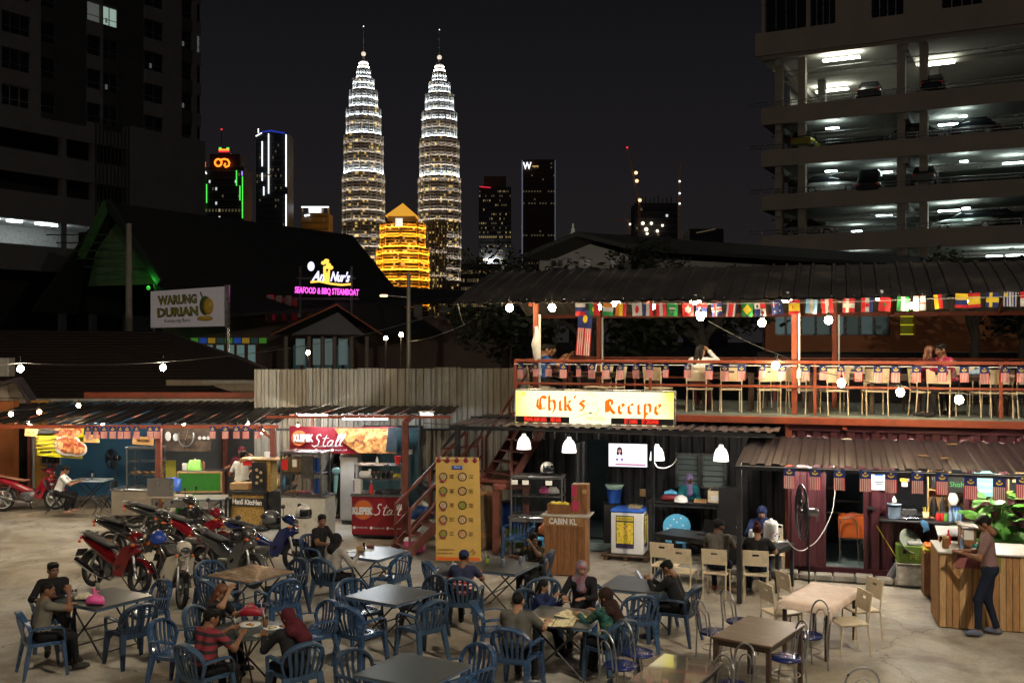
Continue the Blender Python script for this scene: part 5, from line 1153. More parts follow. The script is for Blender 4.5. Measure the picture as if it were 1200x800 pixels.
cf = [('white, blue and red level banded flag, leftmost of the country row',680,Hh('w','b','r'),()),
 ('green and red flag with yellow emblem, second of the country row',695.5,lambda u,v:'g' if u<.4 else 'r',(('y',disc(.4,.5,.13,.18)),)),
 ('orange, white flag in front of a lamp',713,Hh('o','w','g'),()),
 ('black, yellow and red banded flag in lamp glare',728,S('o','y','r'),()),  # black band painted orange to carry the lamp glare
 ('white flag with a red disc',746,S('w'),(('r',disc(.5,.5,.2,.3)),)),
 ('blue, white and red upright tricolour',759,S('b','w','r'),()),
 ('red, white and red flag before the bright lamp',774,S('r','w','r'),()),
 ('green flag with small white writing like mark',788,S('g'),(('w',[(.2,.35),(.8,.35),(.8,.5),(.2,.5)]),('w',[(.3,.65),(.7,.65),(.7,.7),(.3,.7)]))),
 ('red square flag with a white cross',806,lambda u,v:'w' if (abs(u-.5)<.1 and abs(v-.5)<.3)or (abs(v-.5)<.12 and abs(u-.5)<.25)else 'r',()),
 ('red, blue and white flag under the white lamp',823,Hh('r','b','w'),(('w',disc(.35,.45,.12,.16)),)),
 ('blue flag with red cross edged in white',839,cross('b','w','r',.36),()),
 ('blue, white and red level striped flag beside the blue cross flag',857,lambda u,v:'b' if abs(u-.5)>.38 else ('w' if abs(u-.5)>.22 else 'r'),()),
 ('green flag with yellow diamond and blue disc',876,S('g'),(('y',[(.5,.1),(.9,.5),(.5,.9),(.1,.5)]),('b',disc(.5,.5,.15,.2)))),
 ('quartered white, red and blue flag with stars',890.5,lambda u,v:'w' if (u<.5)==(v<.5)else ('r' if u>.5 else 'b'),(('b',disc(.25,.25,.1,.13)),('r',disc(.75,.75,.1,.13)))),
 ('dark blue flag with small union cross and stars',909.5,lambda u,v:'b',(('r',[(.0,.22),(.45,.22),(.45,.3),(0,.3)]),('w',[(.2,0),(.27,0),(.27,.5),(.2,.5)]),('w',disc(.75,.3,.05,.06)),('w',disc(.75,.75,.06,.08)),('w',disc(.25,.75,.08,.1)))),
 ('red, yellow and red flag on the deck post',930.5,lambda u,v:'y' if abs(v-.5)<.26 else 'r',(('o',disc(.35,.5,.1,.16)),)),
 ('sky blue and white flag with a small sun',951.5,lambda u,v:'w' if abs(u-.5)<.17 else 'l',(('y',disc(.5,.5,.1,.12)),)),
 ('red, white and red upright banded flag left of the white conduit',968.5,S('r','w','r'),()),
 ('red flag with an off centre white cross',995,cross('r','w',None,.4),()),
 ('red, white and blue flag with chequered shield',1016.5,lambda u,v:'r' if u<.33 else ('w' if u<.66 else 'b'),(('r',[(.35,.35),(.65,.35),(.65,.65),(.35,.65)]),)),
 ('plain red flag with a tiny green star',1037.5,S('r'),(('g',disc(.5,.5,.12,.15,5)),)),
 ('green, white and green flag beside a bulb',1058.5,S('g','w','g'),()),
 ('white flag with a red cross right of the bulb',1077.5,lambda u,v:'r' if abs(u-.5)<.1 or abs(v-.5)<.1 else 'w',()),
 ('black, red and gold flag hung upright',1101,lambda u,v:('k','r','y')[min(2,int((1-u)*3))],()),
 ('yellow, blue and red flag in the glare of the right lamp',1127,lambda u,v:'y' if v<.5 else ('b' if v<.75 else 'r'),()),
 ('red and yellow flag glowing right of the right lamp',1141,lambda u,v:'y' if abs(v-.5)<.26 else 'r',()),
 ('blue flag with yellow cross',1163.5,cross('b','y',None,.4),()),
 ('white and blue striped flag with a small sun at the right end',1184,lambda u,v:'w' if int(u*9)%2==0 else 'b',(('y',disc(.2,.2,.12,.15)),)),
 ('red and white flag beyond the striped one',1203,Hh('r','w'),())]
for i,(lab,px,pf,sh_)in enumerate(cf):
 sq = math.sin(i*1.7)*1.2;yy = 356 if px<900 else 354-(px-900)*.032;a,z = onv(px,yy-(0 if px<1090 else 1.5),-.42)
 o = link('country_flag',flagmesh('country_flag',.2,.25,12,9,pf,sh_,.02),None,D(a,-.42,z + .02));o.rotation_euler = (0,random.uniform(-.12,.12),ANG + random.uniform(-.2,.2));tag(o,lab,'flag','country flags along the deck roof edge')
wire('line of country flags along the deck roof edge',[D(onv(675,355,-.42)[0],-.42,onv(675,355,-.42)[1]),D(onv(905,354,-.42)[0],-.42,onv(905,355,-.42)[1]),D(onv(1090,348,-.42)[0],-.42,onv(1090,350,-.42)[1]),D(onv(1240,343,-.42)[0],-.42,onv(1240,344,-.42)[1])],.005,'white_wire',.015)
bf = flagmesh('large_flag',.42,1.0,14,10,my,(('y',disc(.5,.2,.17,.09)),),.05)
a,z = onv(686.5,363,1.2);o = link('large_flag',bf,None,D(a,1.2,z));o.rotation_euler = (0,R(4),ANG + .2);tag(o,'large Malaysian flag hanging beside the rear deck post','flag');o.scale = (.7,1,.95)
# wrapped cloth on the first deck post
a,z = onv(629,400,.05)
cb = MB();cb.tube([(0,0,.35),(.02,0,.2),(-.01,0,0),(.02,0,-.25),(.0,0,-.36)],[.03,.06,.085,.07,.02],10);o = cb.build('cloth_bundle',M.white_paint,None,D(a,.0,z-.05));tag(o,'pale cloth bundle tied to the first deck post','cloth')
wire('slack line from the deck roof down to the rear',[D(onv(830,376,2)[0],2,onv(830,376,2)[1]),D(onv(925,420,4)[0],4,onv(925,420,4)[1])],.008,'white_wire',.05)
wire('slack line from the roof corner to the left poles',[D(rfa + .1,-.4,RF-.02),P(545,380,26),P(478,400,49)],.01,'white_wire',.1)
# ================================================================== FURNITURE PROTOTYPES
CA = [0.0]
BP = M.blue_plastic
def make_plastic_chair():
 t = thing('plastic_chair','','chair',group='blue plastic armchairs in the yard')
 mb = MB();n = 9;vs = [];
 for j in range(n + 1):
  for i in range(n + 1):
   u,v = i / n-.5,j / n-.5;w_ = .43-.05*(.5-v);x = u*w_;y = v*.43 + .01;z = .432-.02*(1-(2*u)**2)*(1-(2*v)**2)-(.02*max(0,v-.35)/ .15)
   vs.append((x,y,z))
 N1 = n + 1;mb.add(vs,[(j*N1 + i,j*N1 + i + 1,(j + 1)*N1 + i + 1,(j + 1)*N1 + i)for j in range(n)for i in range(n)],0,True)
 mb.add([(x,y,z-.018)for x,y,z in vs],[(j*N1 + i,(j + 1)*N1 + i,(j + 1)*N1 + i + 1,j*N1 + i + 1)for j in range(n)for i in range(n)],0,True)
 rim = [vs[i]for i in range(N1)]+ [vs[j*N1 + n]for j in range(1,N1)]+ [vs[n*N1 + i]for i in range(n-1,-1,-1)]+ [vs[j*N1]for j in range(n-1,0,-1)]
 mb.tube([(x,y,z-.012)for x,y,z in rim],1,sec=(.022,.045),up=(0,0,1),close=True);mb.build('seat',BP,t)
 # back frame: from rear seat corners up over an arched top
 fr = []
 for k in range(13):
  a = math.pi*k / 12;c,s_ = math.cos(a),math.sin(a);w_ = .262
  x = -w_*c;z = .60 + .225*s_**.75;y = -.235-.055*s_ + .045*abs(c)**3;fr.append((x,y,z))
 low = [(-.212,-.19,.43),(-.245,-.2,.52)];pts = low + fr + [(-x,y,z)for x,y,z in low[::-1]]
 MB().tube(pts,[.9,1]+ [1.1,1.2,1.4,1.6,1.8,1.9,1.95,1.9,1.8,1.6,1.4,1.2,1.1]+ [1,.9],sec=(.02,.045),up=(0,1,.12)).build('back_frame',BP,t)
 for i in range(6):
  f = (i-2.5)/ 2.5;x0,x1 = f*.15,f*.205;zt = .60 + .215*max(.05,(1-(x1 / .262)**2))**.37
  MB().tube([(x0,-.203,.425),(x0*1.1,-.235,.52),(x1*.95,-.268,.65),(x1,-.278,zt)],[1.25,1.1,1,1.15],sec=(.034,.011),up=(0,1,.2)).build('slat',BP,t)
 for sx_ in (-1,1):
  MB().tube([(sx_*.258,-.2,.63),(sx_*.275,-.08,.645),(sx_*.28,.08,.648),(sx_*.272,.16,.635),(sx_*.26,.205,.59),(sx_*.25,.222,.5),(sx_*.24,.222,.42)],1,sec=(.05,.018),up=(sx_*.3,.25,1)).build('armrest',BP,t)
  MB().tube([(sx_*.228,.2,.44),(sx_*.245,.225,.2),(sx_*.262,.245,.0)],[1.2,1,.7],sec=(.07,.05),up=(0,1,0)).build('leg',BP,t)
  MB().tube([(sx_*.212,-.19,.45),(sx_*.235,-.235,.2),(sx_*.252,-.27,.0)],[1.2,1,.7],sec=(.072,.045),up=(0,1,0)).build('leg',BP,t)
 MB().tube([(-.22,-.2,.40),(.22,-.2,.40)],1,sec=(.018,.05),up=(0,0,1)).build('rear_apron',BP,t)
 return t
def make_cream_chair():
 t = thing('cream_chair','','chair',group='cream plastic chairs with tubular legs');c = M.cream;s = M.cream
 Bx((0,0,.44),(.42,.42,.03),bev=.012).build('seat',c,t)
 b = MB();y = -.2
 def bx(x0,x1,z0,z1):
  f0,f1 = (z0-.6)*.15,(z1-.6)*.15
  b.add([(x0,y-f0,z0),(x1,y-f0,z0),(x1,y-f1,z1),(x0,y-f1,z1),(x0,y-f0-.018,z0),(x1,y-f0-.018,z0),(x1,y-f1-.018,z1),(x0,y-f1-.018,z1)],[(3,2,1,0),(4,5,6,7),(0,1,5,4),(1,2,6,5),(2,3,7,6),(3,0,4,7)])
 bx(-.21,.21,.8,.86);bx(-.21,.21,.6,.76);bx(-.21,-.055,.76,.8);bx(.055,.21,.76,.8);b.build('backrest',c,t)
 for sx_ in (-1,1):
  MB().tube([(sx_*.19,-.24,0),(sx_*.19,-.2,.44),(sx_*.195,-.215,.6),(sx_*.195,-.235,.8)],.012,8).build('leg',s,t)
  MB().tube([(sx_*.19,.2,0),(sx_*.185,.17,.43)],.012,8).build('leg',s,t)
  MB().tube([(sx_*.185,.18,.425),(sx_*.185,-.2,.425)],.01,6).build('seat_rail',s,t)
 return t
def make_loop_chair():
 t = thing('loop_chair','','chair',group='steel loop-back chairs with round blue seats');s = M.steel
 MB().lathe([(.01,.455),(.17,.46),(.2,.45),(.205,.435),(.19,.42),(.01,.42)],n=22).build('seat',mt('navy_vinyl',(.015,.025,.12),.22,var=.1,coat=.4)if 'navy_vinyl' not in bpy.data.materials else bpy.data.materials['navy_vinyl'],t)
 def loop(w_,h,z0):return [(-w_,-.17-.0,z0)]+ [(-w_*math.cos(math.pi*k / 10),-.2-.03*math.sin(math.pi*k / 10),h-w_ + w_*math.sin(math.pi*k / 10))for k in range(11)]+ [(w_,-.17,z0)]
 MB().tube([(-.17,-.2,0)]+ loop(.18,.88,.43)+ [(.17,-.2,0)],.012,8).build('back_frame',s,t);MB().tube(loop(.1,.76,.43),.009,8).build('inner_loop',s,t)
 for sx_ in (-1,1):MB().tube([(sx_*.16,.18,0),(sx_*.13,.13,.42)],.012,8).build('leg',s,t)
 MB().tube([(.17*math.cos(R(a)),.17*math.sin(R(a)),.24)for a in range(0,360,20)],.007,6,close=True).build('foot_ring',s,t)
 return t
def make_fold_table(top,S1=.93,S2=.93,legs='x'):
 t = thing('folding_table','','table',group='square folding tables in the yard')
 Bx((0,0,.72),(S1,S2,.028),bev=.01).build('tabletop',top,t);Bx((0,0,.7),(S1 + .008,S2 + .008,.02),bev=.008).build('table_rim',M.table_edge,t)
 for sx_ in (-1,1):
  y = sx_*(S2 / 2-.13)
  MB().tube([(-S1*.4,y,0.01),(S1*.36,y,.69)],.013,8).build('leg',M.dark_metal,t);MB().tube([(S1*.4,y-.03*sx_,0.01),(-S1*.36,y-.03*sx_,.69)],.013,8).build('leg',M.dark_metal,t)
 for x,z in ((-S1*.33,.07),(S1*.33,.07),(0,.36)):MB().tube([(x,-S2 / 2 + .13,z),(x,S2 / 2-.13,z)],.01,6).build('stretcher',M.dark_metal,t)
 return t
def frame_table(name,label,p,rz,sx_,sy_,h,topm,legm,lw=.05,group=None,planks=1):
 t = thing(name,label,'table',p,rz,group)
 if planks>1:
  for i in range(planks):Bx((0,-sy_ / 2 + (i + .5)*sy_ / planks,h-.015),(sx_,sy_ / planks-.003,.03),bev=.004).build('plank',topm,t)
 else:Bx((0,0,h-.015),(sx_,sy_,.03),bev=.008).build('tabletop',topm,t)
 a = MB()
 for s_ in (-1,1):a.box((0,s_*(sy_ / 2-.05),h-.065),(sx_-.1,.025,.07));a.box((s_*(sx_ / 2-.05),0,h-.066),(.025,sy_-.12,.07))
 a.build('apron',legm,t)
 for x in (-1,1):
  for y in (-1,1):Bx((x*(sx_ / 2-.05),y*(sy_ / 2-.05),(h-.03)/ 2),(lw,lw,h-.03),bev=.005).build('leg',legm,t)
 return t
pc = make_plastic_chair();cc = make_cream_chair();lc = make_loop_chair();ft = make_fold_table(M.table_grey)
def T(px,py,z=.73):
 v = G(px,py,z);return Vector((v.x,v.y,0))
# ================================================================== YARD TABLES
TC = {}
def ftab(key,px,py,deg,label):
 p = T(px,py);TC[key]= p;put(ft,p,R(deg),label,'square folding tables in the yard')
ftab('A',122.5,700,-33,'folding table with pink plastic bag and drinks, left foreground')
ftab('D',437,647,-30,'folding table before the red stall where two people sit')
ftab('E',458,695.5,-32,'empty grey folding table in the middle with four blue chairs')
ftab('F',484,784,-29,'empty folding table cut off by the bottom frame edge')
ftab('G',587,662.5,-25,'folding table with two cans and a green drink glass')
ftab('H',660,722,-20,'folding table with open yellow menus, family around it')
ftab('I',748,684,-24,'folding table where a man in black looks at his phone')
ftw = make_fold_table(M.table_wood);ftw.location = T(294,671);ftw.rotation_euler = (0,0,R(-33));ftw['label']= 'pale wooden folding table catching warm light beside the motorcycles';TC['B']= T(294,671)
p = T(290,738);TC['C']= p;t = thing('round_table','dark round table laid with food, three women around it','table',p)
MB().lathe([(.005,.715),(.44,.715),(.455,.725),(.44,.742),(.005,.742)],n=32).build('tabletop',M.table_grey,t)
for a in (30,120,210,300):MB().tube([(.33*math.cos(R(a)),.33*math.sin(R(a)),0),(-.25*math.cos(R(a)),-.25*math.sin(R(a)),.71)],.013,8).build('leg',M.dark_metal,t)
TINTS = [BP,BP,mt('blue_faded',(.035,.07,.125),.38,var=.12),mt('blue_dull',(.022,.042,.08),.34,var=.12)]
def ch(px,py,head,label):
 p = G(px,py);o = put(pc,p,HD(head + random.uniform(-6,6)),label);m_ = random.choice(TINTS)
 for c in o.children:c.material_slots[0].link = 'OBJECT';c.material_slots[0].material = m_
 return p
# (px, py of the middle of the feet, heading, label)
CH = [
 (50,788,50,'blue plastic chair under the man in grey shirt, left edge'),
 (62,758,150,'blue plastic chair of the man with glasses, seen from the front'),
 (154,776,318,'empty blue chair nearest the camera at the pink bag table'),
 (172,751,228,'empty blue chair behind the pink bag table near the cream motorcycle'),
 (259,742,40,'empty blue chair at the near left side of the warm lit table'),
 (326,741,318,'empty blue chair at the near right side of the warm lit table'),
 (253,722,140,'empty blue chair behind the warm lit table, beside the motorcycles'),
 (336,719,226,'empty blue chair at the far right side of the warm lit table'),
 (240,832,32,'blue chair under the person in red and black, bottom left'),
 (346,830,322,'blue chair under the person in the maroon headscarf'),
 (367,781,232,'empty blue chair with shiny back beside the maroon headscarf'),
 (207,806,110,'shiny backed empty chair at the left of the round table'),
 (246,786,110,'chair under the woman with long brown hair'),
 (389,710,35,'blue chair holding the person in black with grey sleeves'),
 (374,682,118,'blue chair of the young man in black tee shirt'),
 (458,706,305,'empty blue chair in front of the stairs'),
 (423,778,38,'empty blue chair, near left of the middle table'),
 (494,771,318,'empty blue chair, near right of the middle table'),
 (421,749,138,'empty blue chair, far left of the middle table'),
 (497,744,226,'empty blue chair, far right of the middle table'),
 (428,855,128,'empty blue chair with shiny back left of the bottom table'),
 (545,846,222,'empty blue chair behind the bottom table at its right'),
 (600,885,318,'blue chair arm showing at the bottom frame edge'),
 (543,737,8,'blue chair of the man in cap and striped shirt'),
 (519,717,60,'empty blue chair left behind the man in the cap'),
 (634,737,352,'empty blue chair with its back to the family table'),
 (628,702,285,'blue chair under the boy in black and yellow'),
 (606,808,18,'blue chair holding the man in the grey tee shirt'),
 (579,776,80,'empty shiny blue chair left of the man in grey tee shirt'),
 (716,798,318,'blue chair of the woman in black scarf and green dress'),
 (683,756,200,'pale blue backed chair behind the colourful headscarf'),
 (745,761,352,'empty blue chair before the phone table'),
 (795,751,300,'blue chair holding the man in black with phone'),
 (766,732,250,'empty blue chair at the far side of the phone table'),
 (630,764,130,'small blue chair of the child leaning on the family table'),
]
for px,py,h,lab in CH:ch(px,py,h,lab)
# cloth table with cream chairs
def cor(L,N,Rr,Fp,z=.74):
 P4 = [T(*q,z)for q in (L,N,Rr,Fp)];c = sum(P4,Vector())/ 4;e = (P4[2]-P4[1]+ P4[3]-P4[0])/ 2;f_ = (P4[0]-P4[1]+ P4[3]-P4[2])/ 2
 return c,math.atan2(e.y,e.x),e.length,f_.length
c,rz,l1,l2 = cor((909,704),(975,712),(1010,688),(950,681.5));TC['J']= c;TJ = (c,rz)
frame_table('dining_table','dark framed table under the pale patterned tablecloth',c,rz,l1-.06,l2-.06,.735,M.dark_wood,M.dark_wood)
ctm = mt('cloth_pink',(.62,.47,.37),.6,var=.15,scale=5,bump=.3,wear=(.72,.64,.54),wscale=4)
cm = MB();nx_,ny_ = 26,16;vs = []
for j in range(ny_ + 1):
 for i in range(nx_ + 1):
  x = (i / nx_-.5)*(l1 + .16);y = (j / ny_-.5)*(l2 + .14);ox = max(0,abs(x)-l1 / 2);oy = max(0,abs(y)-l2 / 2);dz = (ox + oy)*1.15 + (.05 if ox>0 and oy>0 else 0)
  vs.append((math.copysign(min(abs(x),l1 / 2 + ox*.3),x),math.copysign(min(abs(y),l2 / 2 + oy*.3),y)+ .006*math.sin(i*1.3)*(ox + oy)*12,.741 + .0025*math.sin(i*.8)*math.sin(j*1.1)-dz))
cm.add(vs,[(j*(nx_ + 1)+ i,j*(nx_ + 1)+ i + 1,(j + 1)*(nx_ + 1)+ i + 1,(j + 1)*(nx_ + 1)+ i)for j in range(ny_)for i in range(nx_)],0,True);o = cm.build('tablecloth',ctm,None,c,rz);tag(o,'creased pale pink cloth covering the table at the right','tablecloth')
def crc(px,py,h,lab):put(cc,G(px,py),HD(h),lab)
for px,py,h,lab in ((915,752,75,'cream chair at the left of the cloth table, nearer one'),(934,736,75,'cream chair at the left of the cloth table, farther one'),(994,765,262,'cream chair at the right of the cloth table, nearer one'),(1008,748,258,'cream chair at the right of the cloth table, farther one')):crc(px,py,h,lab)
# brown table with loop chairs, and the yellow lit one at the bottom
c,rz,l1,l2 = cor((832,746),(904,756),(946,730),(874,721));TC['K']= c;frame_table('wooden_table','worn brown wooden table with steel loop-back chairs',c,rz,l1,l2,.74,M.brown_wood,M.dark_wood,.055)
for px,py,h,lab in ((838,779,70,'loop-back steel chair left of the brown table, nearer'),(868,765,70,'loop-back steel chair left of the brown table, farther'),(921,812,262,'loop-back steel chair right of the brown table, nearer'),(946,783,250,'loop-back steel chair right of the brown table, farther'),(727,822,62,'loop-back chair at the bottom edge, left of the yellow lit table, nearer'),(748,806,62,'loop-back chair left of the yellow lit table, farther'),(856,848,245,'loop-back chair right of the yellow lit table, farther'),(830,866,245,'loop-back chair right of the yellow lit table, nearer'),(1003,870,0,'loop-back chair top peeking at the bottom right')):put(lc,G(px,py),HD(h),lab)
c,rz,l1,l2 = cor((722,802),(806,818),(842,775),(784,765));TC['L']= c;frame_table('steel_table','grey metal topped table reflecting yellow light at the bottom edge',c,rz,l1,l2,.74,mt('shiny_top',(.11,.11,.1),.12,.2,var=.2,scale=2,coat=1,spec=.9,rv=.03),M.dark_metal)
# long black tables at the café
c1 = Vector((2.62,19.25,0));c2 = Vector((4.55,17.75,0));mid = (c1 + c2)/ 2;ca_ = math.atan2(c2.y-c1.y,c2.x-c1.x);perp = Vector((math.sin(-ca_),math.cos(ca_),0))*.36
TM = (mid + perp,ca_,(c2-c1).length)
frame_table('bar_table','long black table where three customers sit at the cafe',TM[0],TM[1],TM[2],.72,.76,M.black_paint,M.black_paint,.06)
crm = lambda f,off,h,lab:put(cc,TM[0]+ Vector((math.cos(ca_),math.sin(ca_),0))*f-Vector((-math.sin(ca_),math.cos(ca_),0))*off,HD(h),lab)
for px,py,h,lab in ((780,691,25,'cream chair at the left end of the black cafe table'),(800,699,25,'cream chair second from left at the black cafe table'),(840,700,22,'cream chair under the man in the black cap'),(886,702,15,'cream chair under the woman in black with tied hair')):crc(px,py,h,lab)
crc(905,676,190,'cream chair behind the black cafe table, half hidden')
o = thing('round_stool_back','round light blue chair back with white dots behind the black table','chair',P(793,640,19.9)*Vector((1,1,0))if False else Vector((P(793,640,20.2).x,20.2,0)))
bm = MB();bm.rings([[(.27*math.cos(R(a)),y,.72 + .24*math.sin(R(a)))for a in range(-20,201,20)]for y in (-.015,.015)],0,True);bm.build('backrest',M.sky_plastic,o)
db_ = MB();
for x,z in ((-.12,.74),(0,.8),(.12,.74),(-.06,.86),(.08,.88),(.16,.66),(-.18,.68)):db_.cyl((x,-.017,z),(x,-.02,z),.018,n=8)
db_.build('dot',M.white_plastic,o);MB().lathe([(.01,.45),(.22,.45),(.22,.42),(.01,.42)],n=18).build('seat',M.sky_plastic,o)
for x in (-.17,.17):
 for y in (-.1,.15):MB().cyl((x,y,0),(x*.85,y*.8,.43),.018,n=8).build('leg',M.sky_plastic,o)
# chairs and tables on the deck
DW = M.dark_wood
def dloc(px,v):return D(onv(px,460,v)[0],v,DZ)
for px,v,w_,lab in ((646,.75,.8,'dark deck table of the two men behind the first post'),(742,1.0,1.1,'dark deck table left of the woman in white'),(853,1.05,1.0,'dark deck table with a laptop beside the woman in white'),(985,.95,1.2,'dark deck table with white papers in the middle'),(1048,1.1,.9,'dark deck table left of the couple'),(1130,.8,1.2,'dark deck table of the leaning couple'),(1210,.95,.9,'dark deck table at the right frame edge')):
 frame_table('deck_table',lab,dloc(px,v),ANG,w_,.6,.74,DW,DW,.07,'dark tables on the upper deck')
for i,(px,v,h,lab)in enumerate(((632,.45,75,'cream deck chair of the man in blue'),(700,.7,285,'cream deck chair left of the middle deck rail post'),(716,.5,285,'cream deck chair facing left between first two tables'),(772,.55,25,'cream deck chair seen from behind right of the rail post'),(820,.45,10,'cream deck chair under the woman in white'),(856,.5,350,'cream deck chair right of the woman in white'),(901,.5,350,'cream deck chair with shiny back near the third table'),(909,1.9,200,'cream deck chair farther back near the tall post'),(938,.5,20,'cream deck chair just right of the tall post'),(977,.45,340,'cream deck chair under the bulb'),(1001,1.7,180,'cream deck chair farther back at the papers table'),(1025,.5,350,'cream deck chair facing away left of the third bulb'),(1084,.55,75,'cream deck chair under the brown haired woman'),(1104,.4,20,'cream deck chair right beside the brown haired woman'),(1124,1.5,200,'cream deck chair behind the couple'),(1154,.55,340,'cream deck chair right of the leaning man'),(1168,.45,345,'cream deck chair left of the last pair'),(1190,.5,320,'cream deck chair near the right frame edge'),(1205,.7,300,'cream deck chair cut by the right frame edge'))):
 p = dloc(px,v);put(cc,p,HD(h)+ ANG,lab,'cream chairs on the upper deck')
for px,v,lab in ((890,2.2,'dark stool far back on the deck left of the tall post'),(920,2.4,'dark stool far back behind the tall post'),(950,2.3,'dark stool far back right of the tall post'),(1068,2.1,'dark stool far back between table and couple')):
 t = thing('stool',lab,'stool',dloc(px,v),ANG,'dark stools at the back of the deck');Bx((0,0,.45),(.35,.35,.04),bev=.01).build('seat',DW,t)
 for x in (-1,1):
  for y in (-1,1):Bx((x*.14,y*.14,.215),(.04,.04,.43)).build('leg',DW,t)
def small(name,label,cat,p,rz=0,group=None):return thing(name,label,cat,p,rz,group)
for px,v,lab in ((905,.9,'white paper sheets on the deck table before the tall post'),(968,.95,'white menu lying on the papers table'),(765,1.0,'white dish on the deck table left of the woman in white')):
 p = dloc(px,v)+ Vector((0,0,.745));o = Bx((0,0,.004),(.4,.28,.008),rz=.3).build('paper_sheet',M.paper,None,p,ANG);tag(o,lab,'paper')
p = dloc(864,1.0)+ Vector((0,0,.74));t = small('laptop','open dark laptop on the deck table by the woman in white','laptop',p,ANG);Bx((0,0,.008),(.32,.22,.016),bev=.004).build('base',M.black_plastic,t);Bx((0,.12,.11),(.32,.012,.2),rx=R(-12)).build('screen',M.dark_metal,t)
p = dloc(1145,.75)+ Vector((0,0,.74));t = small('plastic_bag','crumpled pale blue bag on the table of the couple','bag',p,ANG);MB().loft([(-.15,0,.02,.03,.02),(-.08,0,.05,.1,.05),(.05,.02,.07,.09,.07),(.16,0,.03,.03,.02)],10).build('bag',mt('bag_blue',(.35,.5,.65),.4,var=.3,scale=12),t)
p = dloc(697,.55)+ Vector((0,0,.745));
for dx,m_,lab,px_ in ((0,'red_plastic','red cup on the deck table near the flag',691),(.14,'white_plastic','white cup on the deck table near the flag',697),(.3,'yellow_plastic','yellow green bottle on the deck near the flag',706)):
 t = small('cup',lab,'cup',dloc(px_,.9)+ Vector((0,0,.745))if False else dloc(px_,1.0)+ Vector((0,0,.74)),0);MB().lathe([(.03,0),(.042,.13),(.038,.13),(.028,.01),(.001,.01)],n=14).build('body',M[m_],t);MB().lathe([(.044,.125),(.044,.14),(.001,.142)],n=14).build('lid',M.white_plastic,t)
t = frame_table('deck_table','small dark deck table under the hanging national flag',dloc(698,1.0),ANG,.7,.5,.74,DW,DW,.06,'dark tables on the upper deck')

# ================================================================== THINGS ON THE YARD TABLES
def glass_cup(label,p,drink,h=.14,straw=True,sc_=1.0):
 t = small('drink_glass',label,'glass',p);MB().lathe([(.028,0),(.036,h),(.033,h),(.026,.008),(.001,.008)],n=14).build('glass',M.clear_glass,t);MB().lathe([(.001,.01),(.0255,.01),(.031,h*.75),(.001,h*.75)],n=12).build('drink',drink,t)
 if straw:MB().cyl((.01,0,.02),(-.03,.02,h + .07),.004,n=6).build('straw',M.white_plastic,t)
 return t
tea = mt('tea',(.45,.22,.06),.2,var=0);ice = mt('ice',(.55,.52,.42),.3,var=.2,scale=40);lime = mt('lime',(.45,.6,.08),.3,var=.2,scale=40);rose = mt('rose_drink',(.7,.25,.35),.3,var=0)
def on(px,py,z=.735):return G(px,py,z)
t = small('plastic_bag','tied pink plastic bag on the left foreground table','bag',on(111.5,708));MB().loft([(-.12,0,.035,.03,.03),(-.09,0,.06,.08,.06),(0,0,.075,.1,.075),(.09,0,.055,.08,.055),(.12,0,.03,.03,.03)],14,e=2.2).build('bag',M.pink_plastic,t);MB().tube([(0,0,.13),(-.01,0,.17),(-.03,.01,.22)],[.03,.012,.02],8).tube([(0,0,.15),(.03,0,.19),(.05,0,.17)],[.01,.01,.014],6).build('knot',M.pink_plastic,t)
glass_cup('glass of pale drink left of the pink bag',on(87.5,703),ice,.15);glass_cup('glass of pale drink right behind the pink bag',on(114.5,692),ice,.15)
t = small('food_packet','open pale food packet between glass and pink bag','food',on(97.5,702));MB().loft([(-.14,0,.02,.04,.015),(-.07,0,.035,.09,.035),(.04,.01,.045,.1,.04),(.14,0,.02,.05,.015)],12).build('packet',mt('packet',(.6,.55,.4),.7,var=.4,scale=20),t)
t = small('book','blue folder at the left end of the pink bag table','folder',on(75,697),R(20));Bx((0,0,.012),(.28,.18,.024),bev=.005).build('cover',M.royal_plastic,t);Bx((.01,-.012,.013),(.27,.17,.015)).build('pages',M.paper,t)
for lab,px,py,dr_k in (('mug of pale drink at the near side of the round table',277,744,ice),('tall glass of brown drink at the right of the round table',311,736,tea),('pink drink glass at the far side of the round table',307.5,722,rose)):glass_cup(lab,on(px,py),dr_k,.15)
def plate(label,p,food,r=.12):
 t = small('plate',label,'plate',p);MB().lathe([(.001,.004),(r*.65,.004),(r,.02),(r*.99,.026),(r*.62,.012),(.001,.012)],n=20).build('dish',M.white_plastic,t)
 f_ = MB();rnd = random.Random(int(p.x*99));
 for _ in range(9):a,q = rnd.uniform(0,6.3),rnd.uniform(0,r*.5);f_.ball((math.cos(a)*q,math.sin(a)*q,.02),rnd.uniform(.015,.03),n=6,sc_=(1.3,1,.6))
 tag(f_.build('food',food,t),kind='stuff');return t
plate('white plate with pastry on the round table',on(293,733),M.food_brown,.14);plate('plate with leftovers near the maroon headscarf',on(318,737),M.food_mixed,.1);plate('small plate with green rice cake on the round table',on(303,746),M.food_mixed,.06)
t = small('handbag','dark red bag on the far side of the round table','bag',on(294,722));MB().loft([(-.14,0,.04,.03,.03),(-.08,0,.07,.07,.06),(.06,0,.07,.07,.06),(.14,0,.04,.03,.03)],12).build('bag',mt('red_leather',(.3,.015,.03),.35,var=.2),t);MB().tube([(-.07,0,.12),(0,0,.17),(.07,0,.12)],.008,6).build('strap',M.red_plastic,t)
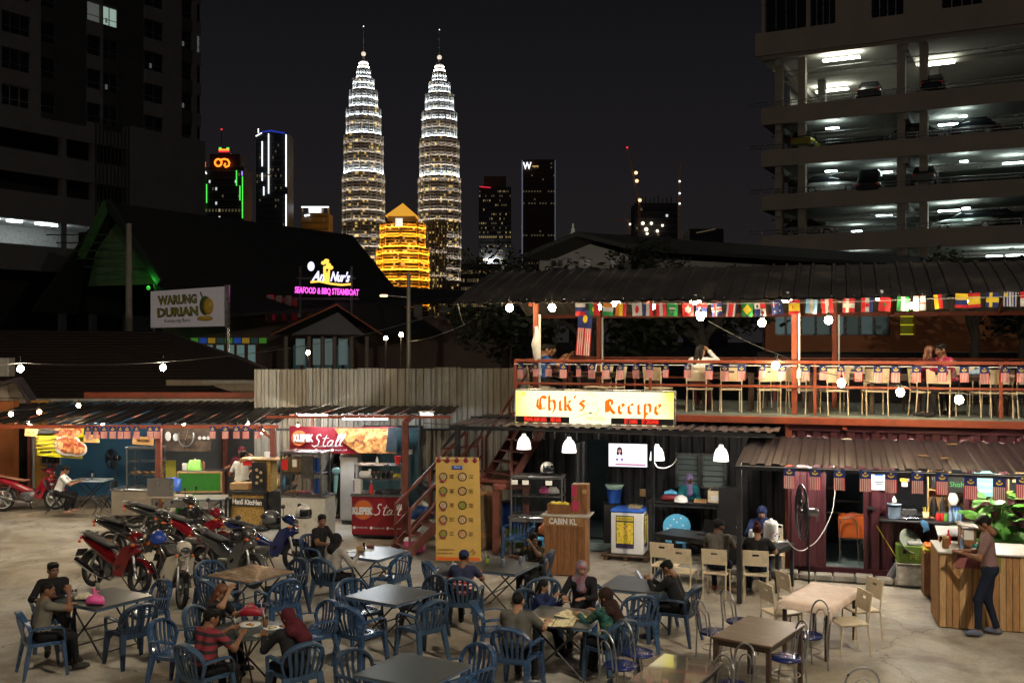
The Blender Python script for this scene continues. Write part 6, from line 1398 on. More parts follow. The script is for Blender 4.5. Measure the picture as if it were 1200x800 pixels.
t = small('drinks_caddy','small caddy with sauce and straw on the two person table','caddy',on(422,645));Bx((0,0,.04),(.12,.1,.08),bev=.01).build('box',M.cardboard,t);MB().cyl((.06,.03,0),(.06,.03,.14),.02,n=10).build('bottle',M.black_plastic,t);MB().cyl((-.03,0,.06),(-.09,.02,.24),.004,n=6).build('straw',M.white_plastic,t)
for lab,px,py,a in (('white tissue sheets left on the two person table',413,646.5,.3),('folded napkin right on the two person table',432,644.5,-.2)):o = Bx((0,0,.004),(.16,.1,.008),rz=a).build('napkin',M.paper,None,on(px,py));tag(o,lab,'napkin')
t = small('glasses_case','small dark case beside the caddy','case',on(434,641));MB().loft([(-.07,0,.02,.02,.012),(-.04,0,.02,.035,.02),(.04,0,.02,.035,.02),(.07,0,.02,.02,.012)],10).build('case',mt('case_red',(.2,.04,.03),.4,var=.1),t);Bx((0,0,.021),(.1,.07,.004)).build('seam',M.black_plastic,t)
glass_cup('glass of green drink on the two can table',on(571,663),lime,.16)
def can(label,p,a=.3):
 t = small('drink_can',label,'can',p);MB().lathe([(.024,0),(.032,.008),(.033,.1),(.026,.118),(.001,.115)],n=16).build('body',mt('can_blue',(.25,.3,.42),.3,.7,var=.5,scale=25)if 'can_blue' not in bpy.data.materials else bpy.data.materials['can_blue'],t);MB().lathe([(.026,.116),(.027,.121),(.001,.119)],n=14).build('lid',M.steel,t)
can('drink can in the middle of the table',on(589,663.5));can('drink can in front of the boy',on(610,660.5))
for lab,px,py,rz in (('open menu with yellow pages, right one on the family table',678,722,-.2),('open menu with yellow pages, nearer left one on the family table',649,730,.15)):
 t = small('menu',lab,'menu',on(px,py),R(-20)+ rz);mp_ = bpy.data.materials.get('menu_print')or printed('menu_print',[(.45,.38,.05),(.7,.66,.35),(.75,.72,.5),(.3,.1,.03),(.7,.6,.2)],13)
 for s_ in (-1,1):Bx((s_*.135,0,.012),(.26,.34,.008),ry=s_*R(-4)).build('page',mp_,t)
 Bx((0,0,.004),(.54,.36,.006)).build('cover',M.black_plastic,t)
t = small('phone','smartphone standing in the hands of the man in black','phone',on(749,673,.9));Bx((0,0,0),(.075,.01,.15),rx=R(-35),rz=R(60),bev=.003).build('body',M.black_plastic,t);Bx((0.0,.0,0.0),(.066,.0125,.135),rx=R(-35),rz=R(60)).build('screen',glow('phone_screen',(.5,.6,.8),.25),t)
t = small('bag','grey rucksack with tablet on the chair left of the cap man','bag',G(521,690,.45));MB().loft([(-.12,0,.16,.08,.1),(-.05,0,.2,.13,.18),(.08,0,.2,.12,.18),(.14,0,.15,.07,.1)],12).build('bag',mt('rucksack',(.1,.1,.11),.8,var=.2),t);Bx((.12,-.05,.28),(.02,.2,.3),ry=.25,rz=.3).build('tablet',M.white_plastic,t)
# ================================================================== STALLS
def cyl_item(name,label,cat,p,prof,m_,lidm=None,n=14,group=None):
 t = small(name,label,cat,p,0,group);MB().lathe(prof,n=n,cap=True).build('body',m_,t)
 if lidm:r,z = prof[-1];MB().cyl((0,0,z),(0,0,z + .025),r*1.05,n=n).build('lid',lidm,t)
 return t
# table and chairs of the man in white
zf_ = .1
t = make_fold_table(mt('pale_top',(.45,.52,.55),.35,var=.1),.9,.6);t.location = (P(107,570,26.2).x,26.2,zf_);t.rotation_euler = (0,0,R(-6));t['label']= 'pale folding table of the man in the white shirt';t['group']= 'folding tables at the stalls'
def fold_chair(label,p,h):
 t = thing('folding_chair',label,'chair',p,HD(h),'black folding chairs at the blue wall');m_ = M.black_paint
 Bx((0,0,.44),(.38,.36,.025),bev=.01).build('seat',m_,t);MB().tube([(-.18,-.2,.62),(-.17,-.24,.78),(0,-.25,.82),(.17,-.24,.78),(.18,-.2,.62)],.012,6).build('back_frame',m_,t);Bx((0,-.235,.74),(.32,.015,.12),rx=R(-10),bev=.006).build('backrest',m_,t)
 for s_ in (-1,1):MB().tube([(s_*.18,.22,0),(s_*.18,-.22,.7)],.011,6).build('leg',m_,t);MB().tube([(s_*.165,-.22,0),(s_*.165,.15,.43)],.011,6).build('leg',m_,t)
 return t
fold_chair('black folding chair under the man in white',G(66,600,zf_),78);fold_chair('empty black folding chair right of the pale table',G(123,602,zf_),275)
t = small('tablet','small tablet and paper before the man in white','tablet',Vector((P(99,568,26).x,26.05,zf_ + .735)));Bx((0,0,.01),(.2,.15,.014),rz=.2,bev=.003).build('body',M.black_plastic,t);Bx((0,0,.018),(.18,.13,.004),rz=.2).build('screen',glow('tab_screen',(.5,.7,.9),.3),t)
glass_cup('glass cup on the pale table by the blue wall',Vector((P(107,568,26.2).x,26.25,zf_ + .735)),ice,.2,False)
def stand_fan(label,p,h,r,rz,tilt=0,col='black_plastic',blade='black_plastic'):
 t = thing('standing_fan',label,'fan',p,rz);MB().lathe([(.001,.03),(.2,.03),(.22,.01),(.22,0)],n=20).build('base',M[col],t);MB().cyl((0,0,.02),(0,0,h-.05),.016,n=8).build('pole',M.dark_metal,t)
 MB().loft([(-.16,0,h,.05,.05),(-.1,0,h,.075,.075),(.02,0,h,.07,.07),(.06,0,h,.04,.04)],12).build('motor',M.steel if r>.3 else M[col],t)
 g = MB();x = .12
 for k in (1,.72,.45,.2):g.tube([(x + .05*(1-k),r*k*math.cos(R(a)),h + r*k*math.sin(R(a)))for a in range(0,360,15)],.005 if k<1 else .02,5,close=True)
 for a in range(0,360,15):g.tube([(x + .05,0,h),(x + .03,r*.5*math.cos(R(a)),h + r*.5*math.sin(R(a))),(x-.0,r*math.cos(R(a)),h + r*math.sin(R(a)))],.0022,4);g.tube([(x-.04,r*.15*math.cos(R(a)),h + r*.15*math.sin(R(a))),(x-.05,r*.7*math.cos(R(a)),h + r*.7*math.sin(R(a))),(x,r*math.cos(R(a)),h + r*math.sin(R(a)))],.004,4)
 g.build('guard',M.dark_metal,t)
 for k in range(3 if r>.3 else 4):
  a0 = 360 / (3 if r>.3 else 4)*k + 15;b_ = MB();pts = [(x-.01,.03,0)];vs_b = []
  for q,da in ((.15,-10),(.55,-32),(.92,-26),(.95,0),(.85,18),(.4,14)):aa = R(a0 + da);vs_b.append((x + .02*math.sin(R(da*3)),r*q*math.cos(aa),h + r*q*math.sin(aa)))
  b_.poly(vs_b,.006,0,(1,0,0));b_.build('blade',M[blade],t)
 MB().cyl((x-.04,0,h),(x + .03,0,h),.04,n=10).build('hub',M[col],t);return t
stand_fan('small dark standing fan before the blue wall',Vector((P(135,590,27.2).x,27.2,0)),1.25,.24,R(-120))
stand_fan('large black industrial fan on a pole by the orange post',G(948,694),1.38,.46,R(177),blade='dark_metal')
# steel cart with glass case
def glass_case(name,label,cat,p,rz,w_,d_,h,shelves=1,group='glass food display cases'):
 t = thing(name,label,cat,p,rz,group);s = .03;F_ = M.steel
 for x in (-1,1):
  for y in (-1,1):Bx((x*(w_ / 2-s / 2),y*(d_ / 2-s / 2),h / 2),(s,s,h)).build('frame_post',F_,t)
 for z in (s / 2,h-s / 2):
  f_ = MB();
  for y in (-1,1):f_.box((0,y*(d_ / 2-s / 2),z),(w_-2*s,s*.9,s*.9))
  for x in (-1,1):f_.box((x*(w_ / 2-s / 2),0,z),(s*.9,d_-2*s,s*.9))
  f_.build('frame_rail',F_,t)
 Bx((0,0,h + .012),(w_ + .03,d_ + .03,.02),bev=.005).build('top_panel',F_,t);Bx((0,0,.006),(w_-.06,d_-.06,.01)).build('floor_panel',F_,t)
 for i in range(shelves):z = h*(i + 1)/ (shelves + 1);Bx((0,0,z),(w_-.05,d_-.05,.012)).build('shelf',F_,t)
 Bx((0,-d_ / 2 + .008,h / 2),(w_-2*s,.006,h-2*s)).build('glass_pane',M.glass_pane,t);Bx((0,d_ / 2-.008,h / 2),(w_-2*s,.006,h-2*s)).build('glass_pane',M.glass_pane,t)
 for x in (-1,1):Bx((x*(w_ / 2-.008),0,h / 2),(.006,d_-2*s,h-2*s)).build('glass_pane',M.glass_pane,t)
 return t
YC = 25.2;cx1 = P(156,600,YC).x
t = small('food_cart','plain steel food cart behind the orange rimmed motorcycle','cart',(cx1,YC + .3,0),R(-4));Bx((-.02,0,.39),(1.02,.6,.6),bev=.01).build('body',mt('cart_steel',(.42,.37,.31),.45,.5,var=.15,scale=2),t);Bx((-.02,0,.71),(1.08,.66,.035),bev=.006).build('worktop',M.steel,t)
for x in (-.42,.4):
 for y in (-.22,.22):MB().cyl((x,y-.02,.05),(x,y + .02,.05),.05,n=12).build('wheel',M.black_rubber,t)
gc = glass_case('display_case','glass case with fried snacks on the steel cart','display case',(P(166,560,YC).x,YC + .3,.73),R(-4),.78,.5,.98,2)
for i in range(7):MB().ball((P(166,560,YC).x-.28 + i*.09,YC + .15 + (i%2)*.1,.73 + .38),.045,n=8,sc_=(1.2,1,.7)).build('snack',M.food_brown,None);o = bpy.context.scene.collection.objects[-1];tag(o,'golden fried snack piece on the shelf of the first glass case','snack','fried snacks in the first glass case')
# steel sink stand
t = small('sink_stand','grey metal bin stand left of the green board stall','stand',(P(192,590,23.9).x,23.9,0),R(-3));Bx((-.08,0,.95),(.62,.05,.42),bev=.01).build('splash_panel',M.steel,t);Bx((.05,.2,.72),(.9,.45,.05),bev=.01).build('worktop',M.galv_warm,t);Bx((.25,.2,.6),(.5,.4,.22),bev=.02).build('basin',M.steel,t)
for x in (-.3,.42):
 for y in (.05,.38):Bx((x,y,.34),(.035,.035,.68)).build('leg',M.steel,t)
# green board counter
YG = 25.0;gx = P(234,560,YG).x
t = small('food_counter','stall counter with green felt board and wooden frame','counter',(gx,YG,0),R(3));
Bx((0,0,.93),(1.0,.03,.42)).build('green_board',mt('green_felt',(.035,.22,.03),.85,var=.15),t)
for x0,x1,z0,z1 in ((-.53,.53,1.14,1.18),(-.53,.53,.68,.72),(-.53,-.5,.72,1.14),(.5,.53,.72,1.14)):Bx(((x0 + x1)/ 2,-.005,(z0 + z1)/ 2),(x1-x0,.05,z1-z0)).build('frame',M.pine_light,t)
Bx((0,.3,1.17),(1.06,.55,.03),bev=.006).build('worktop',M.dark_metal,t);Bx((-.3,.02,.35),(.55,.03,.6)).build('lower_board',mt('green_felt2',(.03,.17,.025),.85,var=.15),t)
for x in (-.5,.5):
 for y in (.03,.55):Bx((x,y,.57),(.05,.05,1.14)).build('leg',M.dark_metal,t)
for lab,px,py,m_,r in (('white tub on the green board counter',216,545,'white_plastic',.07),('small dark bottle on the green board counter',238,543,'brick_red',.03)):cyl_item('tub',lab,'tub',Vector((P(px,py,YG + .2).x,YG + .25,1.19)),[(.9*r,0),(r,.14 if r>.05 else .18),(r*.95,.16 if r>.05 else .2)],M[m_])
t = small('cooler_lamp','green plastic food cover on the green board counter','food cover',Vector((P(227,545,YG + .2).x,YG + .3,1.19)));MB().lathe([(.19,0),(.17,.12),(.14,.2),(.13,.23),(.001,.235)],n=18).build('dome',mt('cover_green',(.3,.7,.15),.4,var=.1),t);MB().ball((0,0,.25),.02).build('knob',M.white_plastic,t)
t = make_fold_table(mt('grey_top2',(.33,.32,.3),.35,var=.15,wear=(.45,.42,.36),wscale=3),1.25,.7);t.location = (P(240,590,24.0).x,23.95,0);t.rotation_euler = (0,0,R(4));t['label']= 'grey folding table in front of the green board';t['group']= 'folding tables at the stalls'
o = MB().lathe([(.18,0),(.2,.3),(.19,.3),(.17,.02),(.001,.02)],n=18).build('bucket',M.royal_plastic,None,Vector((P(204,590,25).x,25,.72)));tag(o,'blue tub standing left of the green board','bucket')
o = Bx((0,0,.6),(.55,.05,1.1)).build('yellow_board',mt('ybrd',(.45,.4,.05),.7,var=.2),None,Vector((P(194,560,27.6).x,27.6,0)));tag(o,'yellow green panel standing behind the green board stall','panel')
# HANS KITCHEN counter
YK = 23.9;kx0 = P(290,600,YK).x
t = small('kitchen_counter','wooden chip board counter lettered HANS KITCHEN','counter',(kx0,YK,0),R(-7));W_ = .83
Bx((0,.28,.42),(W_,.5,.74)).build('body',M.osb,t)
for x0,x1,z0,z1 in ((-W_ / 2-.03,W_ / 2 + .03,.8,.87),(-W_ / 2-.03,W_ / 2 + .03,.03,.09),(-W_ / 2-.03,-W_ / 2 + .02,.09,.8),(W_ / 2-.02,W_ / 2 + .03,.09,.8)):Bx(((x0 + x1)/ 2,.01,(z0 + z1)/ 2),(x1-x0,.06,z1-z0)).build('frame',M.black_paint,t)
Bx((W_ / 2 + .2,.3,.45),(.36,.5,.85)).build('side_body',M.black_paint,t)
Bx((.02,.0,.62),(.74,.035,.17)).build('name_strip',M.black_paint,t)
txt('lettering','HanS KitcHen',.16,M.white_plastic,t,(.0,-.022,.615),(R(90),R(2),0),width=.7,depth=.008,off=.006)
Bx((.33,.25,1.22),(.42,.42,.72),bev=.005).build('upper_box',M.osb,t);Bx((.27,.02,1.2),(.34,.03,.66)).build('poster_frame',M.black_paint,t);Bx((.27,.0,1.22),(.26,.01,.48)).build('poster',M.black_plastic,t)
pdm = MB()
for x,z in ((.22,1.36),(.32,1.3),(.24,1.2),(.33,1.12),(.22,1.06)):pdm.cyl((x,-.004,z),(x,-.01,z),.035,n=12)
pdm.build('dish_picture',M.food_mixed,t);Bx((.3,.22,1.595),(.95,.5,.03),bev=.005).build('shelf',M.pine_light,t);Bx((-.25,.3,.95),(.45,.35,.14)).build('tray',M.cardboard,t);Bx((-.02,.05,1.5),(.22,.02,.1)).build('red_label',M.red_plastic,t)
cyl_item('tub','pale cup on top of the chip board shelf','tub',Vector((P(313,545,YK + .2).x,YK + .2,1.61)),[(.06,0),(.07,.13),(.065,.14)],M.white_plastic)
t = small('side_counter','chip board side counter with bottles behind the red post','counter',(P(328,600,24.6).x,24.8,0));Bx((0,0,.42),(.6,.5,.8)).build('body',M.osb,t);Bx((0,0,.85),(.66,.55,.04)).build('worktop',M.dark_metal,t)
for i,(px,m_)in enumerate(((324,'yellow_plastic'),(329,'white_plastic'),(333,'sky_plastic'))):cyl_item('sauce_bottle',['yellow','white','light blue'][i]+ ' squeeze bottle right of the chip board counter','bottle',Vector((P(px,560,24.7).x,24.7,.87)),[(.035,0),(.035,.16),(.012,.2),(.008,.25)],M[m_])
# brown coffee banner & boards
def banner(name,label,c4,Y,m_,th=.012,cat='banner',par_=None,bend=.0):
 """c4: TL TR BR BL pixels"""
 tl,tr,br,bl_ = [P(px,py,Y)for px,py in c4];vs = [];nx_,ny_ = 10,4
 for s_ in (0,th):
  for j in range(ny_ + 1):
   for i in range(nx_ + 1):
    u,v = i / nx_,j / ny_;q = tl.lerp(tr,u).lerp(bl_.lerp(br,u),v);q = q + Vector((0,s_ + bend*math.sin(u*9 + v*2),-abs(bend)*.8*math.sin(math.pi*u)));vs.append(q)
 N1 = (nx_ + 1)*(ny_ + 1);fs = [(j*(nx_ + 1)+ i,j*(nx_ + 1)+ i + 1,(j + 1)*(nx_ + 1)+ i + 1,(j + 1)*(nx_ + 1)+ i)[::-1]for j in range(ny_)for i in range(nx_)]
 fs += [tuple(N1 + k for k in f[::-1])for f in fs];t = thing(name,label,cat);mb = MB();mb.add(vs,fs,0,True);mb.build('sheet',m_,t);return t
t = banner('coffee_banner','brown coffee banner with white cup drawings and curved mark',((192,500),(248,499),(247,529),(192,528)),26.6,mt('coffee_brown',(.07,.045,.03),.5,var=.5,scale=5,wear=(.17,.12,.08),wscale=3))
cm_ = MB()
for px,py,rx,ry in ((197,511,3.6,5.5),(206,512,3.6,4.5)):cm_.ball(P(px,py,26.5),.08,n=12,sc_=(rx / 3.6,.12,ry / 3.6))
for px in (234,239,244):cm_.ball(P(px,513,26.5),.05,n=10,sc_=(1,.15,1))
cm_.build('cup_picture',M.white_plastic,t);cm_ = MB()
cm_.tube([P(216 + 9*math.cos(R(a))+ 2,512-11*math.sin(R(a)),26.48)for a in range(150,400,20)],.022,5);cm_.tube([P(214,525,26.48),P(222,500,26.48)],.012,5).build('curved_mark',M.steel,t)
txt('lettering','Coffee',.14,mt('coffee_txt',(.3,.2,.13),.5,var=0),t,P(219,512,26.47),width=.42,depth=.006,shear=.3)
t = banner('food_banner','yellow menu banner with pictures of noodle bowls on the blue wall',((44,498),(98,498),(97,537),(43,533)),25.6,mt('banner_yellow',(.75,.68,.02),.5,var=.1),bend=.02)
fp = printed('noodle_print',[(.12,.01,.01),(.35,.05,.02),(.6,.2,.06),(.75,.5,.25),(.5,.08,.02)],7,2.0)
for px,py,r in ((79,521,.33),(91,526,.23)):MB().ball(P(px,py,25.53),r,n=20,sc_=(1,.1,.85)).build('bowl_picture',mt('bowl_rim%d'%px,(.7,.65,.62),.4,var=0),t);MB().ball(P(px,py-1,25.5),r*.82,n=20,sc_=(1,.12,.85)).build('noodle_picture',fp,t)
MB().ball(P(79,505,25.53),.25,n=16,sc_=(1.5,.1,.7)).build('dark_picture',fp,t)
for i,(py,w_)in enumerate(((502,.5),(506,.75),(512,.62),(516,.66),(520,.6),(524,.68),(529,.35))):Bx(P(53.5 + (i%2),py,25.5),(w_*.8,.01,.035 if i>1 else .06)).build('text_line',M.black_plastic if i in (0,1,6)else mt('txt_o%d'%i,(.3,.2,.02),.6,var=0),t)
def board(label,px0,px1,py0,py1,Y,rz=0,s=''):
 a,b = P(px0,py1,Y),P(px1,py0,Y);t = small('price_board',label,'board',((a.x + b.x)/ 2,Y,(a.z + b.z)/ 2));t.rotation_euler = (0,R(rz),0);Bx((0,0,0),(b.x-a.x,.02,b.z-a.z),bev=.004).build('panel',mt('card_orange',(.55,.3,.1),.7,var=.15)if 'card_orange' not in bpy.data.materials else bpy.data.materials['card_orange'],t);txt('lettering',s,.1,M.dark_wood,t,(0,-.013,0),width=(b.x-a.x)*.6,depth=.004)
board('orange card sign left of the yellow banner',29,44,502,511,25.5,4,'WESTERN');board('orange card sign right of the yellow banner',98,116.5,509.5,518.5,25.5,0,'GORENG');board('orange card sign left of the brown coffee banner',155.5,180,511.5,521,25.4,3,'MINUMAN')
# ---- red stall: white base glass case
t = small('case_plinth','white tiled plinth under the second glass case','plinth',(P(362,620,23.0).x,22.95,0),R(-12));Bx((0,0,.46),(1.02,.62,.9),bev=.01).build('body',mt('plinth',(.6,.58,.52),.6,var=.12,scale=3,wear=(.4,.38,.33),wscale=5),t);Bx((0,0,.925),(1.06,.66,.03),bev=.005).build('worktop',M.steel,t)
zc0 = .95;pcx = P(358,560,22.95).x
t = glass_case('display_case','glass case with blue jugs beside the red banner stall','display case',(pcx,22.95,zc0),R(-12),.95,.55,.92,1);
Bx((-.36,-.29,.66),(.13,.01,.22)).build('red_notice',M.red_plastic,t);Bx((-.13,-.29,.7),(.1,.01,.16)).build('pale_notice',M.paper,t);Bx((.16,-.29,.62),(.28,.01,.5)).build('dark_poster',mt('dark_poster',(.06,.055,.05),.5,var=.5,scale=15),t)
for lab,x,z,r,m_ in (('blue jug on the shelf of the second glass case',.02,.49,.1,'royal_plastic'),('second blue jug on the shelf, right of the first',.26,.49,.09,'royal_plastic'),('tall blue cup at the bottom of the second glass case',.27,.03,.1,'royal_plastic')):cyl_item('jug',lab,'jug',Vector((pcx + x,22.9,zc0 + z)),[(r*.85,0),(r,.3),(r*.95,.31)],M[m_])
for lab,x,m_,w_ in (('tray of pink sweets in the second glass case',-.02,'pink_plastic',.3),('tray of brown snacks in the second glass case',-.28,'food_brown',.25)):
 q = small('snack_tray',lab,'tray',Vector((pcx + x,22.85,zc0 + .02)),R(-12));Bx((0,0,.01),(w_,.22,.02),bev=.005).build('tray',M.steel,q);f_ = MB();
 for i in range(8):f_.ball((-w_ / 2 + .04 + (i%4)*w_ / 4.4,-.05 + (i // 4)*.1,.04),.035,n=7,sc_=(1.2,1,.6))
 f_.build('snacks',M.food_brown if m_ != 'pink_plastic' else mt('sweet_pink',(.55,.12,.2),.5,var=.2),q)
 bpy.data.objects[q.children[1].name]['kind']= 'stuff'
o = Bx((0,0,0),(.5,.3,.3)).build('carton',M.pine_light,None,Vector((pcx-.2,22.98,zc0 + .64)),R(-12));tag(o,'pale brown carton on the upper shelf of the second glass case','carton')
t = small('mini_fan','light blue handheld style fan on a stem beside the second glass case','fan',Vector((P(392,590,23).x,23.1,.95)));MB().cyl((0,0,0),(.02,0,.38),.035,.05,10).build('handle',M.sky_plastic if False else mt('aqua',(.3,.62,.68),.4,var=0),t);MB().ball((.02,0,.48),.1,n=12,sc_=(1,.6,.8)).build('head',bpy.data.materials['aqua'],t)
# locker
t = small('steel_locker','tall plain grey steel cabinet behind the red stall','cabinet',(P(410,600,24.6).x,24.8,0),R(-5));Bx((0,0,.82),(.42,.45,1.5),bev=.01).build('body',mt('locker',(.36,.35,.33),.5,.2,var=.1),t);Bx((0,-.235,.82),(.37,.02,1.44),bev=.004).build('door',mt('locker_d',(.4,.38,.36),.5,.2,var=.1),t);Bx((.14,-.25,.85),(.02,.02,.12)).build('handle',M.dark_metal,t);Bx((0,0,.04),(.36,.4,.08)).build('plinth',M.dark_metal,t)
for i,(dx,lab)in enumerate(((-.1,'crumpled white bag on the left of the steel cabinet'),(.12,'crumpled white bag on the right of the steel cabinet'))):
 t = small('plastic_bag',lab,'bag',(P(410,600,24.6).x + dx,24.7,1.57));MB().loft([(-.13,0,.03,.05,.03),(-.05,.02,.07,.12,.07),(.06,-.02,.06,.1,.06),(.14,0,.03,.04,.02)],10).build('bag',M.paper,t)
# klepek counter
KY = 22.7;KX = P(441.5,600,KY).x;RD = mt('banner_red',(.24,.008,.018),.45,var=.08,scale=4)
t = small('stall_counter','red stall counter lettered KLEPEK Stall with metal shelves','counter',(KX,KY,0),R(-8));W_ = 1.12
Bx((0,.33,.45),(W_-.04,.6,.82)).build('body',M.dark_metal,t);Bx((0,0,.5),(W_,.015,.82)).build('banner_sheet',RD,t);Bx((0,.3,.94),(W_ + .06,.68,.05),bev=.008).build('worktop',M.steel,t)
oc = MB();oc.cyl((-.3,-.012,.63),(-.3,-.02,.63),.21,n=28);oc.build('round_emblem',mt('emb_or',(.6,.14,.03),.5,var=.1),t)
oc = MB();oc.tube([(-.3 + .225*math.cos(R(a)),-.012,.63 + .225*math.sin(R(a)))for a in range(0,360,15)],.008,5,close=True);oc.build('emblem_ring',mt('emb_pu',(.25,.06,.14),.5,var=0),t)
LT = mt('letter_silver',(.7,.75,.8),.5,var=0)
txt('lettering','KLEPEK',.2,LT,t,(-.32,-.028,.6),width=.46,depth=.01,off=.012)
# brush script word
def script(par,s_ox,oz,k,y,m_,w_=.014,rot=None):
 S_ = {'S':[(.5,.75),(.42,.9),(.22,.85),(.2,.62),(.42,.42),(.4,.12),(.15,.0),(-.05,.12)],'t':[(.35,.85),(.22,.3),(.24,.05),(.4,.02),(.5,.12)],'bar':[(.08,.6),(.55,.64)],
          'a':[(.5,.42),(.28,.46),(.1,.25),(.16,.02),(.34,.08),(.5,.42),(.44,.08),(.6,.06)],'l':[(.1,.1),(.4,.7),(.42,.98),(.28,.9),(.16,.3),(.2,.03),(.38,.08)]}
 mb = MB();x = s_ox
 for chh,adv in (('S',.55),('t',.42),('a',.55),('l',.3),('l',.3)):
  for key in ([chh,'bar']if chh=='t' else [chh]):
   pts = [(x + (px + pz_*.22)*k,y,oz + pz_*k)for px,pz_ in S_[key]];n = len(pts);mb.tube(pts,[w_*(.5 if i in (0,n-1)else 1)for i in range(n)],6)
  x += adv*k
 return mb.build('script_lettering',m_,par)
script(t,-.06,.52,.27,-.024,M.white_plastic)
for i,x in enumerate((-.5,-.12,.25)):
 MB().cyl((x,-.012,.24),(x,-.02,.24),.032,n=14).build('round_icon',M.white_plastic,t);txt('lettering',['019-4123 1572','klepek_stall','klepek_stall'][i],.05,LT,t,(x + .17,-.013,.24),width=.24,depth=.004)
for x in (-.52,.52):
 for y in (.1,.6):Bx((x,y,1.28),(.025,.025,.65)).build('shelf_post',M.steel,t)
for z in (1.28,1.58):Bx((0.02,.35,z),(W_-.02,.5,.02)).build('shelf',M.steel,t)
kp = lambda px,dz,dy=.25:Vector((P(px,560,KY + dy).x,KY + dy,dz))
cyl_item('cup','red tumbler on the top shelf of the red stall','cup',kp(466,1.6),[(.05,0),(.07,.17),(.075,.18)],M.red_plastic)
cyl_item('sauce_bottle','red ketchup squeeze bottle on the red stall counter','bottle',kp(435,.97,.1),[(.045,0),(.045,.15),(.02,.2),(.01,.26)],M.red_plastic,M.white_plastic)
cyl_item('sauce_bottle','white squeeze bottle on the top shelf of the red stall','bottle',kp(442,1.6),[(.03,0),(.03,.1),(.012,.14),(.008,.17)],M.white_plastic)
for i,px in enumerate((438,443.5,449,454,459)):cyl_item('jar',['first dark jar from the left','second dark jar from the left','third dark jar, with red lid,','fourth dark jar from the left','last dark jar at the right'][i]+ ' on the middle shelf','jar',kp(px,1.295),[(.04,0),(.04,.1),(.03,.12)],M.black_plastic,M.brick_red,group='dark jars on the middle shelf')
t = small('plastic_bag','white wrapped package on the middle shelf of the red stall','package',kp(428,1.29));MB().loft([(-.13,0,.07,.07,.06),(-.1,0,.08,.1,.08),(.08,0,.08,.1,.08),(.12,0,.1,.06,.07)],10).build('bag',M.white_plastic,t);MB().ball((.1,0,.17),.04,n=8).build('knot',M.white_plastic,t)
t = small('napkin_box','white and violet box at the left end of the red stall counter','box',kp(419,.97,.15),R(-8));Bx((0,0,.16),(.2,.16,.32),bev=.01).build('box',M.white_plastic,t);Bx((-.06,-.082,.17),(.03,.006,.26)).build('stripe',mt('violet',(.3,.15,.5),.5,var=0),t)
t = small('lime_bag','clear bag of limes on the middle shelf of the red stall','bag',kp(466,1.29));f_ = MB();
for i in range(8):f_.ball((-.08 + (i%4)*.05,-.02 + (i // 4)*.04,.04 + (i%3)*.02),.03,n=7)
f_.build('limes',M.yellow_plastic,t);t.children[0]['kind']= 'stuff'
t = small('griddle','black griddle plate on the red stall counter','griddle',kp(455,.965,.3),R(-8));Bx((0,0,.03),(.5,.4,.06),bev=.01).build('plate',M.black_paint,t);Bx((0,-.21,.03),(.2,.03,.03)).build('handle',M.steel,t)
t = small('fridge','dark blue grey double door fridge behind the red stall','fridge',(P(458,600,25.6).x,25.8,0));Bx((0,0,1.1),(1.5,.6,2.2),bev=.01).build('body',mt('fridge_b',(.03,.06,.075),.4,var=.1),t)
for x in (-.36,.38):Bx((x,-.31,1.15),(.66,.03,1.9),bev=.01).build('door',mt('fridge_d%d'%int(x*100),(.04,.09,.11),.3,var=.1),t);Bx((x + .1,-.33,1.6),(.14,.01,.12)).build('sticker',M.paper,t)
# hanging red banner
t = banner('stall_banner','red hanging banner reading KLEPEK Stall with grilled food picture',((339,499),(464.5,499.5),(465,531),(339,529)),24.4,RD,bend=.03)
fpm = printed('grill_print',[(.05,.02,.015),(.25,.08,.02),(.5,.22,.06),(.65,.4,.15),(.35,.05,.03)],6,5.0)
fb_ = MB();q = [(392,500.5),(464,501),(464.5,530),(420,529.5),(402,517)];fb_.poly([P(px,py-.5,24.34)-Vector((0,0,.03))for px,py in q],.012,0,(0,1,0));fb_.build('food_picture',fpm,t)
MB().poly([P(px,py,24.325)for px,py in ((455,501),(464.6,500.5),(465,530),(452,528.5))],.008,0,(0,1,0)).build('dark_corner',mt('dkcorner',(.02,.03,.04),.5,var=.3),t)
oc = MB();oc.cyl(P(350.5,513,24.335),P(350.5,513,24.325),.18,n=24);oc.build('round_emblem',bpy.data.materials['emb_or'],t)
txt('lettering','KLEPEK',.22,LT,t,P(355,513.5,24.27),width=.46,depth=.01,off=.012);p = P(366,520,24.3);script(t,p.x,p.z-.06,.32,24.27,M.white_plastic)
for i,px in enumerate((347,370.5,389.5)):q = P(px,527,24.31);MB().cyl(q,q + Vector((0,-.01,0)),.036,n=12).build('round_icon',M.white_plastic,t);txt('lettering',['019-4123 1572','klepek_stall','klepek_stall'][i],.05,LT,t,q + Vector((.2,0,0)),width=.27,depth=.004)
txt('lettering','WESTERN AND THAI STREET FOOD',.05,LT,t,P(384,523,24.31),width=.5,depth=.004)
